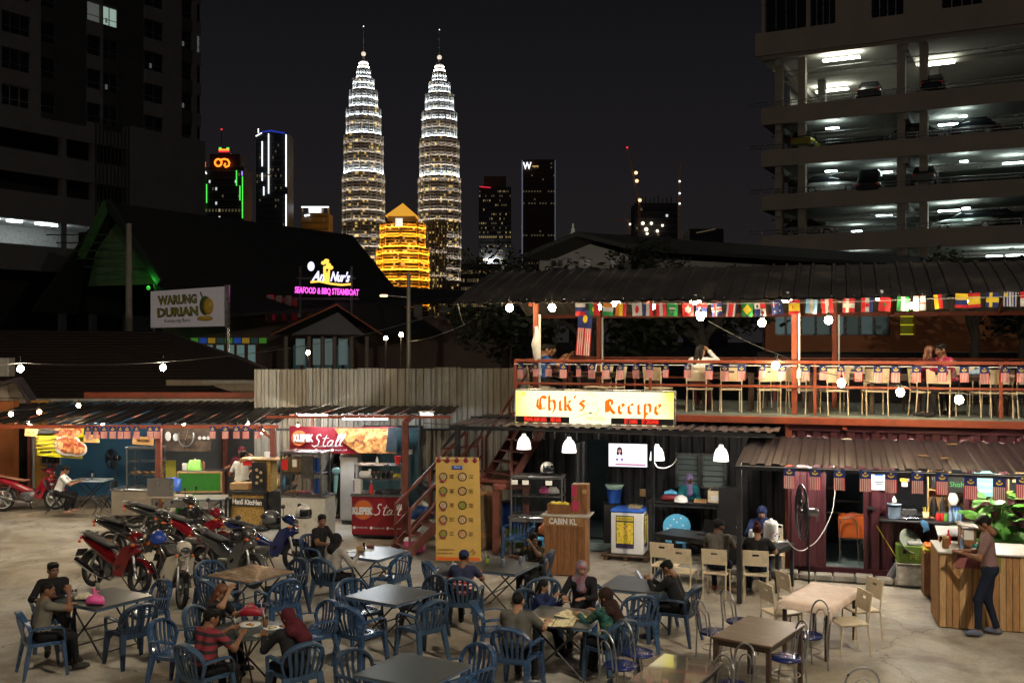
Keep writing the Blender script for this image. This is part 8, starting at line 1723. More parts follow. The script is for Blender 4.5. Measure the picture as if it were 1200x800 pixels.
# bamboo and plank counter
bc0 = G(1101,734);bcu = Vector((.965,-.26,0)).normalized();ba = math.atan2(bcu.y,bcu.x);ct_ = small('plank_counter','counter faced with upright wooden planks where a man reads','counter',bc0,ba);HB = 1.12
x = 0;i = 0
while x<3.0:
 w_ = .092;low = .0 if not (1.25<x<1.4)else 0
 Bx((x + w_ / 2,0,HB / 2),(w_-.006,.022,HB-random.uniform(0,.015)),bev=.003).build('plank',M.pine if i%3 else M.pine_light,ct_);x += w_;i += 1
y = .02
while y<.9:Bx((-.005,y + .05,HB / 2),(.022,.092,HB),bev=.003).build('plank',M.pine,ct_);y += .1
Bx((1.5,.46,HB / 2-.03),(2.96,.88,HB-.08)).build('body',M.dark_wood,ct_);Bx((1.5,.42,HB + .012),(3.06,.95,.03),bev=.006).build('worktop',mt('ctop',(.42,.4,.33),.45,var=.2,scale=3),ct_)
for x0,w_,h,m_ in ((.22,.42,.22,mt('felt_red',(.26,.09,.09),.9,var=.12)),(.65,.2,.26,mt('felt_olive',(.2,.19,.03),.9,var=.12)),(1.33,.6,.3,mt('felt_teal',(.11,.2,.22),.9,var=.12))):Bx((x0 + w_ / 2,-.02,HB-h / 2 + .01),(w_,.012,h)).build('cloth_strip',m_,ct_)
wt = lambda x,y,z=0:bc0 + bcu*x + Vector((-bcu.y,bcu.x,0))*y + Vector((0,0,HB + .03 + z))
q = small('napkin_holder','wooden caddy with paper roll on the plank counter','caddy',wt(.45,.45),ba);
for xx in (-.1,.1):Bx((xx,0,.16),(.025,.26,.3)).build('side_panel',M.podium_wood,q)
Bx((0,0,.33),(.3,.36,.02),ry=R(8)).build('top_panel',M.galv_warm,q);Bx((0,0,.06),(.2,.24,.1)).build('drawer',M.podium_wood,q);Bx((0.01,-.05,.2),(.14,.14,.16)).build('napkins',M.paper,q)
q = small('notice_board','small slanted white menu stand at the back of the plank counter','stand',wt(.3,.75),ba);Bx((0,0,.17),(.5,.35,.02),rx=R(15)).build('panel',M.white_plastic,q);
for xx in (-.2,.2):Bx((xx,.05,.08),(.02,.2,.16)).build('support',M.pine,q)
for lab,x,y,m_,lid in (('clear purple topped bottle on the plank counter',.33,.12,bm_w,'white_plastic'),('red sauce bottle at the back left of the plank counter',.2,.55,M.red_plastic,'red_plastic'),('brown jar at the left corner of the plank counter',.12,.25,M.podium_wood,'pine_light')):cyl_item('bottle',lab,'bottle',wt(x,y),[(.035,0),(.035,.13),(.015,.17),(.012,.2)]if 'jar' not in lab else [(.05,0),(.05,.14),(.05,.15)],m_,M[lid])
q = small('cloth_roll','rolled teal cloth on the plank counter','cloth',wt(.62,.38),ba + .6);MB().cyl((-.12,0,.035),(.12,0,.035),.035,n=12).build('roll',mt('teal_cl',(.05,.3,.26),.7,var=.2),q)
o = Bx((0,0,.006),(.22,.3,.012),rz=.15).build('open_menu',M.paper,None,wt(.62,.14),ba);tag(o,'white menu sheet the standing man is reading','paper')
q = small('yellow_rack','yellow and orange cloth stack behind the left end of the plank counter','cloth',D(onv(1096,655,-.9)[0],-.9,.75),ba);Bx((0,0,-.37),(.4,.4,.72)).build('stool',M.podium_wood,q);Bx((0,0,.03),(.4,.38,.06),bev=.02).build('cloth',M.yellow_plastic,q);Bx((.02,0,.09),(.38,.36,.05),bev=.02).build('cloth',M.orange_plastic,q)
for k,(dx,dz,w_)in enumerate(((1.26,.0,1.0),(1.42,.14,1.0),(1.58,.28,1.0))):
 q = small('step',['lowest','middle','upper'][k]+ ' black step at the bottom right of the plank counter','step',bc0 + bcu*(dx + .55)+ Vector((bcu.y,-bcu.x,0))*(.22-k*.0),ba);Bx((0,.0,.06 + dz),(w_,.36,.045),bev=.008).build('tread',M.black_paint,q);Bx((0,.1,(.04 + dz)/ 2),(w_*.9,.03,.04 + dz)).build('riser',M.black_paint,q)
# leafy plant
pl = thing('leafy_plant','large round leaved green plant behind the standing man','plant',D(onv(1172,680,-.55)[0],-.6),0);MB().lathe([(.16,0),(.2,.3),(.22,.32),(.001,.3)],n=16).build('pot',M.dark_metal,pl)
rnd = random.Random(5);lfm = [mt('leaf_a',(.07,.22,.03),.4,var=.3),mt('leaf_b',(.05,.15,.03),.4,var=.3),mt('leaf_c',(.12,.28,.04),.4,var=.3)]
stm = MB();leaf = MB();n = 10
def leafmesh():
 m_ = MB();r_ = [(-.0,0,0)];pts = [(math.sin(a)*.085*(1 + .15*math.cos(a)),.1 +-math.cos(a)*.1,-.02*abs(math.sin(a))-.012*math.cos(2*a))for a in [2*math.pi*i / 12 for i in range(12)]]
 m_.add([(0,.1,.012)]+ pts,[(0,i + 1,(i + 1)%12 + 1)for i in range(12)],0,True);return m_
LMs = []
for i in range(3):o = leafmesh().build('leaf',lfm[i],pl);LMs.append(o)
for i in range(90):
 a = rnd.uniform(0,6.28);h = rnd.uniform(.6,1.75);r_ = rnd.uniform(.05,.6)*(1.1-abs(h-1.05));b = Vector((math.cos(a)*r_*1.15,math.sin(a)*r_,h))
 stm.tube([(0,0,.3),b*.5 + Vector((0,0,h*.3)),b],[.012,.008,.004],5)
 if i<3:o = LMs[i]
 else:o = LMs[i%3].copy();COL.objects.link(o);o.parent = pl
 o.location = b;o.rotation_euler = (rnd.uniform(-.9,.3),rnd.uniform(-.5,.5),a-1.57 + rnd.uniform(-.5,.5));s_ = rnd.uniform(1.0,1.8);o.scale = (s_,s_,s_)
stm.build('stem',M.green_leaf,pl)
# ================================================================== MOTORCYCLES
def wheel(par,x,r,rimm,n_sp=5):
 w_ = MB();w_.tube([(x + r*math.cos(R(a)),0,r + .04 + r*math.sin(R(a)))for a in range(0,360,15)],.042,8,close=True);o = w_.build('wheel',M.black_rubber,par)
 q = MB();q.tube([(x + r*.86*math.cos(R(a)),0,r + .04 + r*.86*math.sin(R(a)))for a in range(0,360,15)],1,sec=(.03,.05),up=(0,1,0),close=True);q.build('rim',rimm,o)
 s_ = MB();s_.cyl((x,-.05,r + .04),(x,.05,r + .04),.05,n=10)
 for k in range(n_sp):a = R(360 / n_sp*k + 20);s_.tube([(x,0,r + .04),(x + r*.84*math.cos(a),0,r + .04 + r*.84*math.sin(a))],[.03,.014],6)
 s_.build('spokes',rimm,o);MB().cyl((x,.055,r + .04),(x,.06,r + .04),.11,n=16).build('brake_disc',M.steel,o)
def bike(label,loc,head,main,second=None,rim='black_paint',cub=False,lean=6,s=1.0,seat='black_rubber'):
 t = thing('motorcycle',label,'motorcycle',loc,HD(head)+ R(90),'motorcycles parked beside the stalls');t.rotation_euler = (R(-lean),0,HD(head)+ R(90));t.scale = (s,s,s)
 B2 = second or M.black_paint;BK = M.black_paint;rm_ = M[rim]if isinstance(rim,str)else rim
 wheel(t,.62,.25,rm_);wheel(t,-.62,.25,rm_)
 for y in (-.075,.075):MB().tube([(.62,y,.29),(.5,y,.66)],[.03,.024],8).build('fork',M.steel,t);MB().tube([(-.62,y*1.2,.29),(-.12,y,.36)],1,sec=(.025,.05),up=(0,1,0)).build('swing_arm',BK,t);MB().tube([(-.58,y*1.5,.32),(-.42,y*1.4,.62)],.028,8).build('shock',M.steel,t)
 MB().rings([[(.62 + rr*math.cos(R(a)),y,.29 + rr*math.sin(R(a)))for rr,y in ((.3,-.06),(.335,-.035),(.335,.035),(.3,.06))]for a in range(20,171,15)],0,False,closed=False).build('front_fender',main,t)
 MB().rings([[(-.62 + rr*math.cos(R(a)),y,.3 + rr*math.sin(R(a)))for rr,y in ((.31,-.07),(.35,-.04),(.35,.04),(.31,.07))]for a in range(10,190,18)],0,False,closed=False).build('rear_fender',BK,t)
 MB().loft([(-.2,0,.36,.1,.1),(-.1,0,.36,.13,.13),(.12,0,.36,.13,.12),(.24,0,.42,.08,.08)],12).cyl((.0,-.17,.33),(.0,.17,.33),.09,n=12).build('engine',mt('engine',(.2,.2,.2),.4,.7,var=.3,scale=12)if 'engine' not in bpy.data.materials else bpy.data.materials['engine'],t)
 MB().tube([(.2,-.1,.33),(.05,-.15,.2),(-.25,-.17,.24),(-.4,-.17,.3)],.02,6).tube([(-.35,-.17,.28),(-.85,-.19,.46)],[.045,.055],10).build('exhaust',M.chrome,t)
 # tail body and side covers, seat, front shield, cowl
 MB().loft([(-.98,0,.84,.03,.02),(-.85,0,.8,.08,.05),(-.6,0,.73,.12,.08),(-.3,0,.62,.13,.11),(-.1,0,.52,.11,.1),(.1,0,.47,.07,.06)],14,e=2.6).build('tail_body',main,t)
 MB().loft([(-.9,0,.9,.07,.02),(-.7,0,.87,.12,.035),(-.4,0,.8,.13,.04),(-.12,0,.74,.11,.035),(-.0,0,.76,.06,.02)],12,e=2.6).build('seat',M[seat],t)
 MB().tube([(-.08,0,.5),(.2,0,.5),(.42,0,.78)],[.05,.045,.05],8).build('frame_spine',B2,t)
 for y in (-1,1):
  w0_ = .21 if cub else .17
  q = [(.5,y*.08,.86),(.33,y*w0_,.78),(.18,y*(w0_ + .03),.5),(.16,y*w0_,.3),(.3,y*.1,.28),(.42,y*.08,.6)]
  MB().poly(q,.018,0,(.3,y,0)).build('leg_shield',main if not cub else second,t);Bx((.26,y*(w0_ + .015),.45),(.1,.006,.05),rx=0,ry=-.6).build('decal',B2 if not cub else BK,t)
  MB().tube([(.44,y*.04,1.0),(.42,y*.2,1.03),(.34,y*.34,1.02)],[.02,.014,.018],8).build('handlebar',BK,t);MB().tube([(.43,y*.22,1.04),(.46,y*.28,1.18)],.006,5).ball((.46,y*.3,1.22),.055,n=10,sc_=(.35,1.3,.8)).build('mirror',M.chrome if cub else BK,t)
  Bx((.0,y*.2,.25),(.06,.12,.025),bev=.008).build('footrest',M.black_rubber,t);MB().ball((.53,y*.13,.84),.035,n=8,sc_=(1.3,.8,.8)).build('indicator',M.orange_plastic,t);MB().ball((-.93,y*.1,.76),.03,n=8).build('indicator',M.orange_plastic,t)
 MB().loft([(.3,0,.98,.05,.03),(.38,0,.98,.13,.08),(.5,0,.95,.12,.09),(.58,0,.9,.07,.05)],14,e=2.4).build('headlight_cowl',main if not cub else B2,t);MB().ball((.57,0,.92),.075,n=12,sc_=(.5,1.15,.85)).build('headlight',M.chrome,t)
 if not cub:MB().loft([(.36,0,.6,.12,.1),(.46,0,.72,.13,.12),(.56,0,.76,.08,.07),(.64,0,.74,.02,.02)],12,e=2.4).build('front_fairing',main,t);MB().ball((.6,0,.78),.06,n=10,sc_=(.6,1,.6)).build('lamp',M.chrome,t)
 MB().ball((-.98,0,.82),.05,n=8,sc_=(.6,1.5,.6)).build('tail_light',M.red_plastic,t);Bx((-.98,0,.56),(.015,.2,.14),ry=.4).build('number_plate',BK,t);MB().tube([(-.75,-.14,.9),(-.95,-.1,.93),(-1.0,0,.93),(-.95,.1,.93),(-.75,.14,.9)],.012,6).build('grab_rail',M.steel,t)
 MB().tube([(-.05,.12,.28),(-.02,.32,.02)],.012,6).build('side_stand',BK,t);return t
def paint(n,c,m_=.0):return mt('paint_' + n,c,.2,m_,var=.04,coat=.8)
bred,bora,bblue,bsil,bcream,bdkr,bblk = paint('red',(.15,.006,.008)),paint('orange',(.5,.12,.01)),paint('blue',(.012,.02,.1)),paint('silver',(.16,.16,.155),.5),paint('cream',(.6,.56,.45)),paint('dark_red',(.25,.01,.02)),paint('black',(.02,.02,.02))
bike('red and black motorcycle, nearest of the parked row at the left',G(134,692),122,bred,bblk)
bike('black and orange motorcycle with orange wheel rims',G(163,663),100,bblk,bora,bora)
bike('motorcycle with cream leg shields facing the camera',G(200,704),148,bblk,bcream,'steel',True)
bike('bright red motorcycle in front of the steel counter stands',G(228,657),112,bdkr,bblk)
bike('dull silver motorcycle between the red and blue ones',G(266,684),122,bsil,bblk)
bike('dark blue motorcycle with helmets, rightmost of the parked row',G(312,668),108,bblue,bblk)
bike('black motorcycle half hidden behind the orange one',G(196,640),95,bblk,bora)
t = bike('dark red scooter on the pavement by the orange wall',G(34,598,.1),80,bdkr,bblk,'white_plastic',seat='brick_red');t['group']= 'motorcycles at the far left'
helmet('big silver helmet on the seat of the dark blue motorcycle',G(312,668)+ Vector((.08,.05,.84)),.3,mt('helmet_silver',(.3,.3,.3),.2,.6,var=0),s_=1.25)
helmet('cream helmet hung on the handlebar of the dark blue motorcycle',G(312,668)+ Vector((.72,-.1,.98)),-.8,hw,s_=1.15)
helmet('blue helmet with white dots on the cream motorcycle',G(200,704)+ Vector((-.3,.28,.87)),2,mt('helmet_blue',(.02,.06,.35),.25,var=0,coat=.5),s_=1.1)
helmet('black helmet on the bright red motorcycle',G(226,655)+ Vector((.05,.0,.8)),1,hb,s_=1.1)
helmet('dark grey helmet on the dull silver motorcycle',G(262,686)+ Vector((.25,-.05,.78)),1.5,hb,s_=1.1)
# ================================================================== PEOPLE
def smin(a,b,k):h = np.maximum(k-np.abs(a-b),0)/ k;return np.minimum(a,b)-h*h*k*.25
def surf(prims,res,k=.03):
 """one continuous skin round a set of tapered limbs and ellipsoids, by surface nets on a grid
 prim: ('c', a, b, ra, rb, tag) or ('e', centre, radii, tag) ; ('x', centre, radii) cuts away"""
 lo = np.array([1e9]*3);hi = -lo
 bb = []
 for p in prims:
  if p[0]=='c':a,b = np.array(p[1],float),np.array(p[2],float);r = max(p[3],p[4]);l_,h_ = np.minimum(a,b)-r,np.maximum(a,b)+ r
  else:c = np.array(p[1],float);r = np.array(p[2],float);l_,h_ = c-r,c + r
  bb.append((l_,h_))
  if p[0]!= 'x':lo = np.minimum(lo,l_);hi = np.maximum(hi,h_)
 lo = lo-3*res-k*.3;n = np.ceil((hi + 3*res + k*.3-lo)/ res).astype(int)+ 1;V = np.full(n,1.0)
 ax = [lo[i]+ res*np.arange(n[i])for i in range(3)];T_ = []
 for p,(l_,h_)in zip(prims,bb):
  m = k + 2*res;i0 = np.clip(np.floor((l_-m-lo)/ res).astype(int),0,n-1);i1 = np.clip(np.ceil((h_ + m-lo)/ res).astype(int)+ 1,1,n)
  if (i1 <= i0).any():continue
  X,Y,Z = np.meshgrid(ax[0][i0[0]:i1[0]],ax[1][i0[1]:i1[1]],ax[2][i0[2]:i1[2]],indexing='ij')
  d = pd(p,X,Y,Z);sl_ = tuple(slice(i0[j],i1[j])for j in range(3))
  V[sl_]= np.maximum(V[sl_],-d)if p[0]=='x' else smin(V[sl_],d,k)
 ins = V<0;c8 = [ins[i:n[0]-1 + i,j:n[1]-1 + j,q:n[2]-1 + q]for i in (0,1)for j in (0,1)for q in (0,1)]
 s_ = sum(c.astype(np.int8)for c in c8);act = (s_>0)& (s_<8);I = np.argwhere(act);idx = -np.ones(act.shape,int);idx[act]= np.arange(len(I))
 acc = np.zeros((len(I),3));cnt = np.zeros(len(I))
 for a in range(3):
  for u in (0,1):
   for v in (0,1):
    o = [0,0,0];o[(a + 1)%3]= u;o[(a + 2)%3]= v;q = I + o;e = q.copy();e[:,a]+= 1
    va,vb_ = V[tuple(q.T)],V[tuple(e.T)];m = (va<0)!= (vb_<0);t_ = va[m]/ (va[m]-vb_[m]);pt = q[m].astype(float);pt[:,a]+= t_;acc[m]+= pt;cnt[m]+= 1
 vs = lo + res*acc / cnt[:,None];fs = []
 for a in range(3):
  b_,c_ = (a + 1)%3,(a + 2)%3;sh = [slice(None)]*3;sh2 = [slice(None)]*3;sh[a]= slice(0,-1);sh2[a]= slice(1,None);A_,B_ = ins[tuple(sh)],ins[tuple(sh2)]
  for flip in (0,1):
   E = np.argwhere(A_ & ~B_ if not flip else ~A_ & B_);E = E[(E[:,b_]>0)& (E[:,c_]>0)]
   def at(db,dc):q = E.copy();q[:,b_]-= db;q[:,c_]-= dc;return idx[tuple(q.T)]
   f = np.stack([at(1,1),at(0,1),at(0,0),at(1,0)],1);fs.append(f[:,::-1]if flip else f)
 fs = np.concatenate(fs);fs = fs[(fs >= 0).all(1)];D_ = None;tg = np.zeros(len(vs),int);names = []
 for p in prims:
  if p[0]=='x':continue
  d = pd(p,vs[:,0],vs[:,1],vs[:,2]);nm = p[-1]
  if nm not in names:names.append(nm)
  i = names.index(nm)
  if D_ is None:D_ = d;tg[:]= i
  else:m = d<D_;D_ = np.where(m,d,D_);tg[m]= i
 return vs,fs,tg,names
def pd(p,X,Y,Z):
 if p[0]=='c':
  a,b = p[1],p[2];ba = [b[i]-a[i]for i in range(3)];L = sum(q*q for q in ba)+ 1e-9;h = np.clip(((X-a[0])*ba[0]+ (Y-a[1])*ba[1]+ (Z-a[2])*ba[2])/ L,0,1)
  return np.sqrt((X-a[0]-h*ba[0])**2 + (Y-a[1]-h*ba[1])**2 + (Z-a[2]-h*ba[2])**2)-(p[3]+ (p[4]-p[3])*h)
 c,r = p[1],p[2];q = np.sqrt(((X-c[0])/ r[0])**2 + ((Y-c[1])/ r[1])**2 + ((Z-c[2])/ r[2])**2);return (q-1)*min(r)
# head in its own axes: x right, y forward, z up, origin at the skull centre
HEAD = surf([('e',(0,-.012,.022),(.074,.092,.088),'skin'),('e',(0,.02,-.035),(.06,.066,.075),'skin'),('c',(0,.055,-.085),(0,.06,-.09),.024,.022,'skin'),('c',(-.03,.05,-.075),(.03,.05,-.075),.022,.022,'skin'),
  ('c',(0,.083,.0),(0,.1,-.028),.009,.014,'skin'),('c',(-.035,.066,.022),(.035,.066,.022),.02,.02,'skin'),('c',(-.036,.062,-.02),(-.03,.058,-.045),.026,.02,'skin'),('c',(.036,.062,-.02),(.03,.058,-.045),.026,.02,'skin'),('c',(-.017,.078,-.055),(.017,.078,-.055),.011,.011,'skin'),
  ('e',(-.078,-.005,-.008),(.012,.022,.034),'skin'),('e',(.078,-.005,-.008),(.012,.022,.034),'skin'),('c',(0,-.02,-.06),(0,-.03,-.15),.05,.054,'skin')],.0085,.02)
def hand_net(curl):
 pr = [('c',(-.022,0,-.01),(-.03,0,.075),.017,.014,'s'),('c',(.022,0,-.01),(.03,0,.075),.017,.014,'s'),('c',(0,0,-.02),(0,0,.07),.019,.015,'s'),('c',(0,0,-.05),(0,0,-.01),.024,.02,'s')]
 for i,(x,L)in enumerate(((-.033,.068),(-.011,.078),(.011,.074),(.032,.058))):
  p = [x,0,.075];a = curl*.5
  for f in (.42,.32,.26):
   q = [p[0]*1.03,p[1]+ math.sin(a)*L*f,p[2]+ math.cos(a)*L*f];pr.append(('c',tuple(p),tuple(q),.0095,.008,'s'));p = q;a += curl
 pr += [('c',(-.03,0,.0),(-.055,.015,.04),.015,.011,'s'),('c',(-.055,.015,.04),(-.05,.03,.072),.011,.009,'s')]
 return surf(pr,.006,.008)
HANDS = {0:hand_net(.3),1:hand_net(.95)}
def hairnet(kind):
 base = [('e',(0,-.018,.032),(.082,.1,.094),'h')];cut = [('x',(0,.1,-.035),(.075,.09,.105)),('x',(0,.0,-.16),(.2,.2,.1))]
 if kind=='short':return base + [('e',(0,.05,.085),(.06,.04,.03),'h')]+ [('e',(.055*math.cos(i*2.4),-.01 + .075*math.sin(i*2.4),.068 + .03*((i*5%7)/ 7)),(.024,.028,.02),'h')for i in range(14)]+ cut
 if kind=='crop':return [('e',(0,-.02,.03),(.079,.096,.09),'h')]+ cut
 if kind=='curly':return [('e',(0,-.02,.045),(.09,.1,.1),'h')]+ [('e',(.06*math.cos(i*1.1),-.02 + .07*math.sin(i*1.1),.1 + .015*(i%3)),(.03,.03,.03),'h')for i in range(9)]+ cut
 if kind=='bun':return base + [('e',(0,-.05,.125),(.05,.05,.04),'h'),('e',(0,-.12,.05),(.03,.03,.03),'h')]+ cut
 if kind=='long':return base + [('c',(-.06,-.03,.0),(-.075,-.03,-.22),.035,.03,'h'),('c',(.06,-.03,.0),(.075,-.03,-.22),.035,.03,'h'),('c',(0,-.08,.0),(0,-.1,-.26),.05,.045,'h'),('x',(0,.12,-.05),(.062,.1,.12))]
 if kind=='bob':return base + [('c',(-.062,-.02,.0),(-.07,-.01,-.12),.034,.03,'h'),('c',(.062,-.02,.0),(.07,-.01,-.12),.034,.03,'h'),('c',(0,-.07,.0),(0,-.08,-.13),.05,.045,'h'),('x',(0,.12,-.04),(.062,.09,.11))]
 if kind=='hijab':return [('e',(0,-.015,.025),(.094,.112,.108),'h'),('c',(0,-.0,-.08),(0,-.03,-.2),.085,.13,'h'),('c',(-.09,-.04,-.2),(.09,-.04,-.2),.075,.075,'h'),('c',(0,.04,-.15),(0,.075,-.3),.06,.085,'h'),('c',(0,-.08,-.12),(0,-.11,-.34),.08,.1,'h'),('x',(0,.13,-.02),(.055,.07,.082))]
 if kind=='hood':return [('e',(0,-.03,.02),(.1,.115,.115),'h'),('c',(0,-.03,-.06),(0,-.05,-.16),.085,.11,'h'),('x',(0,.13,-.02),(.06,.08,.09))]
 if kind=='cap':return [('e',(0,-.012,.045),(.086,.104,.085),'h'),('x',(0,0,-.06),(.3,.3,.085))]
HC = {}
def mesh_of(name,net,mats,Mx=None):
 vs,fs,tg,names = net;v = vs
 if Mx is not None:A_ = np.array(Mx);v = vs@A_[:3,:3].T + A_[:3,3]
 return v,fs,tg,names
SK = {'tan':(.2,.09,.045),'light':(.32,.17,.1),'dark':(.11,.05,.03)}
SKM = {k:mt('skin_' + k,c,.5,var=.08,scale=30)for k,c in SK.items()}
HAIRB = mt('hair_black',(.009,.008,.007),.6,var=.3,scale=40,spec=.15,bump=.5);HAIRR = mt('hair_brown',(.13,.045,.02),.4,var=.3,scale=40)
EYE_M = mt('eye_white',(.6,.58,.55),.3,var=0);LIP = mt('lips',(.24,.06,.05),.5,var=0)
def V3(*a):return Vector(a)
def ik(S_,T_,l1,l2,hint):
 d = T_-S_;L = min(d.length,(l1 + l2)*.985);d.normalize();a = (l1*l1-l2*l2 + L*L)/ (2*L);h = math.sqrt(max(l1*l1-a*a,0));p = hint-d*hint.dot(d);p.normalize();return S_ + d*a + p*h,S_ + d*L
def person(label,loc,head,top,bottom,skin='tan',hair='short',hairm=None,pose='sit',seat=.45,lean=8,lh=None,rh=None,yaw=0,pitch=-8,sleeve=.5,S_=1.0,shoe=None,skirt=False,feet=None,capm=None,curl=(0,0),rz0=0.0,glasses=False,legs=None,bulk=1.0,twist=0):
 t = thing('person',label,'person',loc,HD(head)+ rz0);t.scale = (S_,S_,S_);shoe = shoe or M.black_rubber
 sit = pose=='sit'
 if sit:
  S_ *= .9;t.scale = (S_,)*3;lh = V3(*(lh or V3(-.2,.38,.78)))*(1 / .93);rh = V3(*(rh or V3(.2,.38,.78)))*(1 / .93)
 Pz = V3(0,-.04,seat + .115)if sit else V3(0,0,.95);sp = V3(math.sin(R(twist))*.1,math.sin(R(lean)),math.cos(R(lean))).normalized();k = bulk
 at = lambda f:Pz + sp*f
 sh = at(.45);nb = at(.49);hc = nb + sp*.07 + V3(0,.015,.065)
 pr = [('c',at(0)+ V3(-.075,0,0),at(0)+ V3(.075,0,0),.115*k,.115*k,'b'),('c',at(.06)+ V3(-.05,0,0),at(.06)+ V3(.05,0,0),.118*k,.118*k,'t')]
 for x in (-1,1):pr.append(('c',at(.12)+ V3(x*.06,0,0),at(.38)+ V3(x*.075,0,0),.105*k,.1*k,'t'))
 pr += [('c',at(.43)+ V3(-.13,0,0),at(.43)+ V3(.13,0,0),.07,.07,'t'),('c',at(.44),nb + V3(0,0,.01),.075,.05,'t'),('c',nb,hc + V3(0,-.02,-.07),.05,.048,'skin')]
 Th = {-1:lh or V3(-.2,.38,.78),1:rh or V3(.2,.38,.78)};hands = []
 for x in (-1,1):
  A_ = at(.435)+ V3(x*.175,0,0);hint = V3(x*.6,-.35,-.8);el,wr = ik(A_,V3(*Th[x]),.28,.25,hint)
  f = min(1,sleeve*2)if sleeve<.5 else 1;mid = A_.lerp(el,.62 if sleeve <= .5 else 1)
  pr.append(('c',A_,mid,.062*k,.054*k,'t'))
  if sleeve <= .5:pr += [('c',mid,el,.044,.041,'skin'),('c',el,wr,.04,.027,'skin')]
  else:pr.append(('c',el,el.lerp(wr,.9),.047,.04,'t'));pr.append(('c',el.lerp(wr,.85),wr,.027,.025,'skin'))
  d = (wr-el).normalized();hands.append((x,wr,d))
 for x in (-1,1):
  H_ = at(0)+ V3(x*.09,0,-.01)
  if sit:
   ft = (feet or {}).get(x,V3(x*.12,.44,.07));kn,an = ik(H_,V3(*ft),.43,.42,V3(x*.1,.6,1));tip = V3(x*.03,.15,-.035)
  else:
   ft = (feet or {}).get(x,V3(x*.1,.0,.08));kn,an = ik(H_,V3(*ft),.45,.43,V3(0,1,0));tip = V3(x*.04,.15,-.035)
  pr += [('c',H_,kn,.092*k,.064,'b'),('c',kn,an.lerp(kn,.12),.06,.045,'b'),('c',an.lerp(kn,.15),an,.036,.034,'skin'),('c',an + V3(0,-.035,-.035),an + tip,.036,.03,'shoe'),('c',an + V3(0,0,-.02),an + tip*.7,.04,.034,'shoe')]
  if skirt:pr.append(('c',kn + V3(-x*.06,0,0),an + V3(-x*.06,0,.1),.085,.09,'b'));pr.append(('c',at(0),kn + V3(-x*.06,0,0),.11,.09,'b'))
 vs,fs,tg,names = surf(pr,.015,.035);mats = {'t':top,'b':bottom,'skin':SKM[skin],'shoe':shoe}
 ML = [mats[n_]for n_ in names]+ [EYE_M,HAIRB,LIP];si = names.index('skin');av,af,am = [vs],[fs],[tg[fs[:,0]]];off = len(vs)
 HM = Matrix.Translation(hc)@Matrix.Rotation(R(-yaw),4,'Z')@Matrix.Rotation(R(pitch-lean*.4),4,'X')
 hv,hf,ht,hn = HEAD;c = hv[hf].mean(1);m = np.full(len(hf),si)
 for ex in (-.03,.03):
  m[(np.hypot((c[:,0]-ex)/ .017,(c[:,2]-.008)/ .009)<1)& (c[:,1]>.05)]= len(names);m[(np.hypot(c[:,0]-ex,c[:,2]-.008)<.0085)& (c[:,1]>.05)]= len(names)+ 1
  m[(np.abs(c[:,0]-ex)<.02)& (np.abs(c[:,2]-.031)<.006)& (c[:,1]>.05)]= len(names)+ 1
 m[(np.abs(c[:,0])<.024)& (np.abs(c[:,2]+ .055)<.008)& (c[:,1]>.07)]= len(names)+ 2
 v2,_,_,_ = mesh_of('h',HEAD,None,HM);av.append(v2);af.append(hf + off);am.append(m);off += len(v2)
 for (x,wr,d)in hands:
  z = d;y = V3(0,0,-1)-z*V3(0,0,-1).dot(z);y = (V3(-x,0,0)if y.length<.3 else y).normalized();xx = y.cross(z)
  Mh = Matrix(((xx.x*x,y.x,z.x,0),(xx.y*x,y.y,z.y,0),(xx.z*x,y.z,z.z,0),(0,0,0,1)));net = HANDS[curl[0 if x<0 else 1]]
  # the thumb sits towards the middle of the body
  v3,_,_,_ = mesh_of('h',net,None,Matrix.Translation(wr + z*.03)@Mh);f3 = net[1]if x>0 else net[1][:,::-1];av.append(v3);af.append(f3 + off);am.append(np.full(len(f3),si));off += len(v3)
 me = bpy.data.meshes.new('body');V_ = np.concatenate(av);F_ = np.concatenate(af);me.vertices.add(len(V_));me.vertices.foreach_set('co',V_.astype(np.float32).ravel());me.loops.add(len(F_)*4);me.loops.foreach_set('vertex_index',F_.astype(np.int32).ravel());me.polygons.add(len(F_));me.polygons.foreach_set('loop_start',np.arange(0,len(F_)*4,4,dtype=np.int32))
 for q in ML:me.materials.append(q)
 me.polygons.foreach_set('material_index',np.concatenate(am).astype(np.int32));me.update(calc_edges=True);me.polygons.foreach_set('use_smooth',[True]*len(F_));link('body',me,t)
 for nm,kind,mm in ((('headscarf' if hair=='hijab' else 'hood' if hair=='hood' else 'hair'),hair,hairm or HAIRB),)+ ((('cap','cap',capm),)if capm else ()):
  if kind not in HC:
   vs,fs,tg,names = surf(hairnet(kind),.0095,.02);q = bpy.data.meshes.new(nm);q.from_pydata(vs.tolist(),[],fs.tolist());q.polygons.foreach_set('use_smooth',[True]*len(fs));q.materials.append(mm);HC[kind]= q
  o = link(nm,HC[kind],t);o.matrix_local = HM;o.material_slots[0].link = 'OBJECT';o.material_slots[0].material = mm
  if kind=='cap':v = MB();v.loft([(.05,0,.04,.07,.008),(.1,0,.045,.068,.008),(.165,0,.035,.03,.006)],12);o = v.build('visor',mm,o);o.rotation_euler = (0,0,R(90))
 if glasses:
  g = MB();[g.tube([(x + .024*math.cos(R(a)),.092,.006 + .017*math.sin(R(a)))for a in range(0,360,30)],.003,5,close=True)for x in (-.032,.032)];g.cyl((-.008,.094,.01),(.008,.094,.01),.003,n=5)
  for x in (-1,1):g.cyl((x*.055,.088,.01),(x*.078,-.01,.01),.003,n=5)
  o = g.build('glasses',M.black_plastic,t);o.matrix_local = HM
 return t
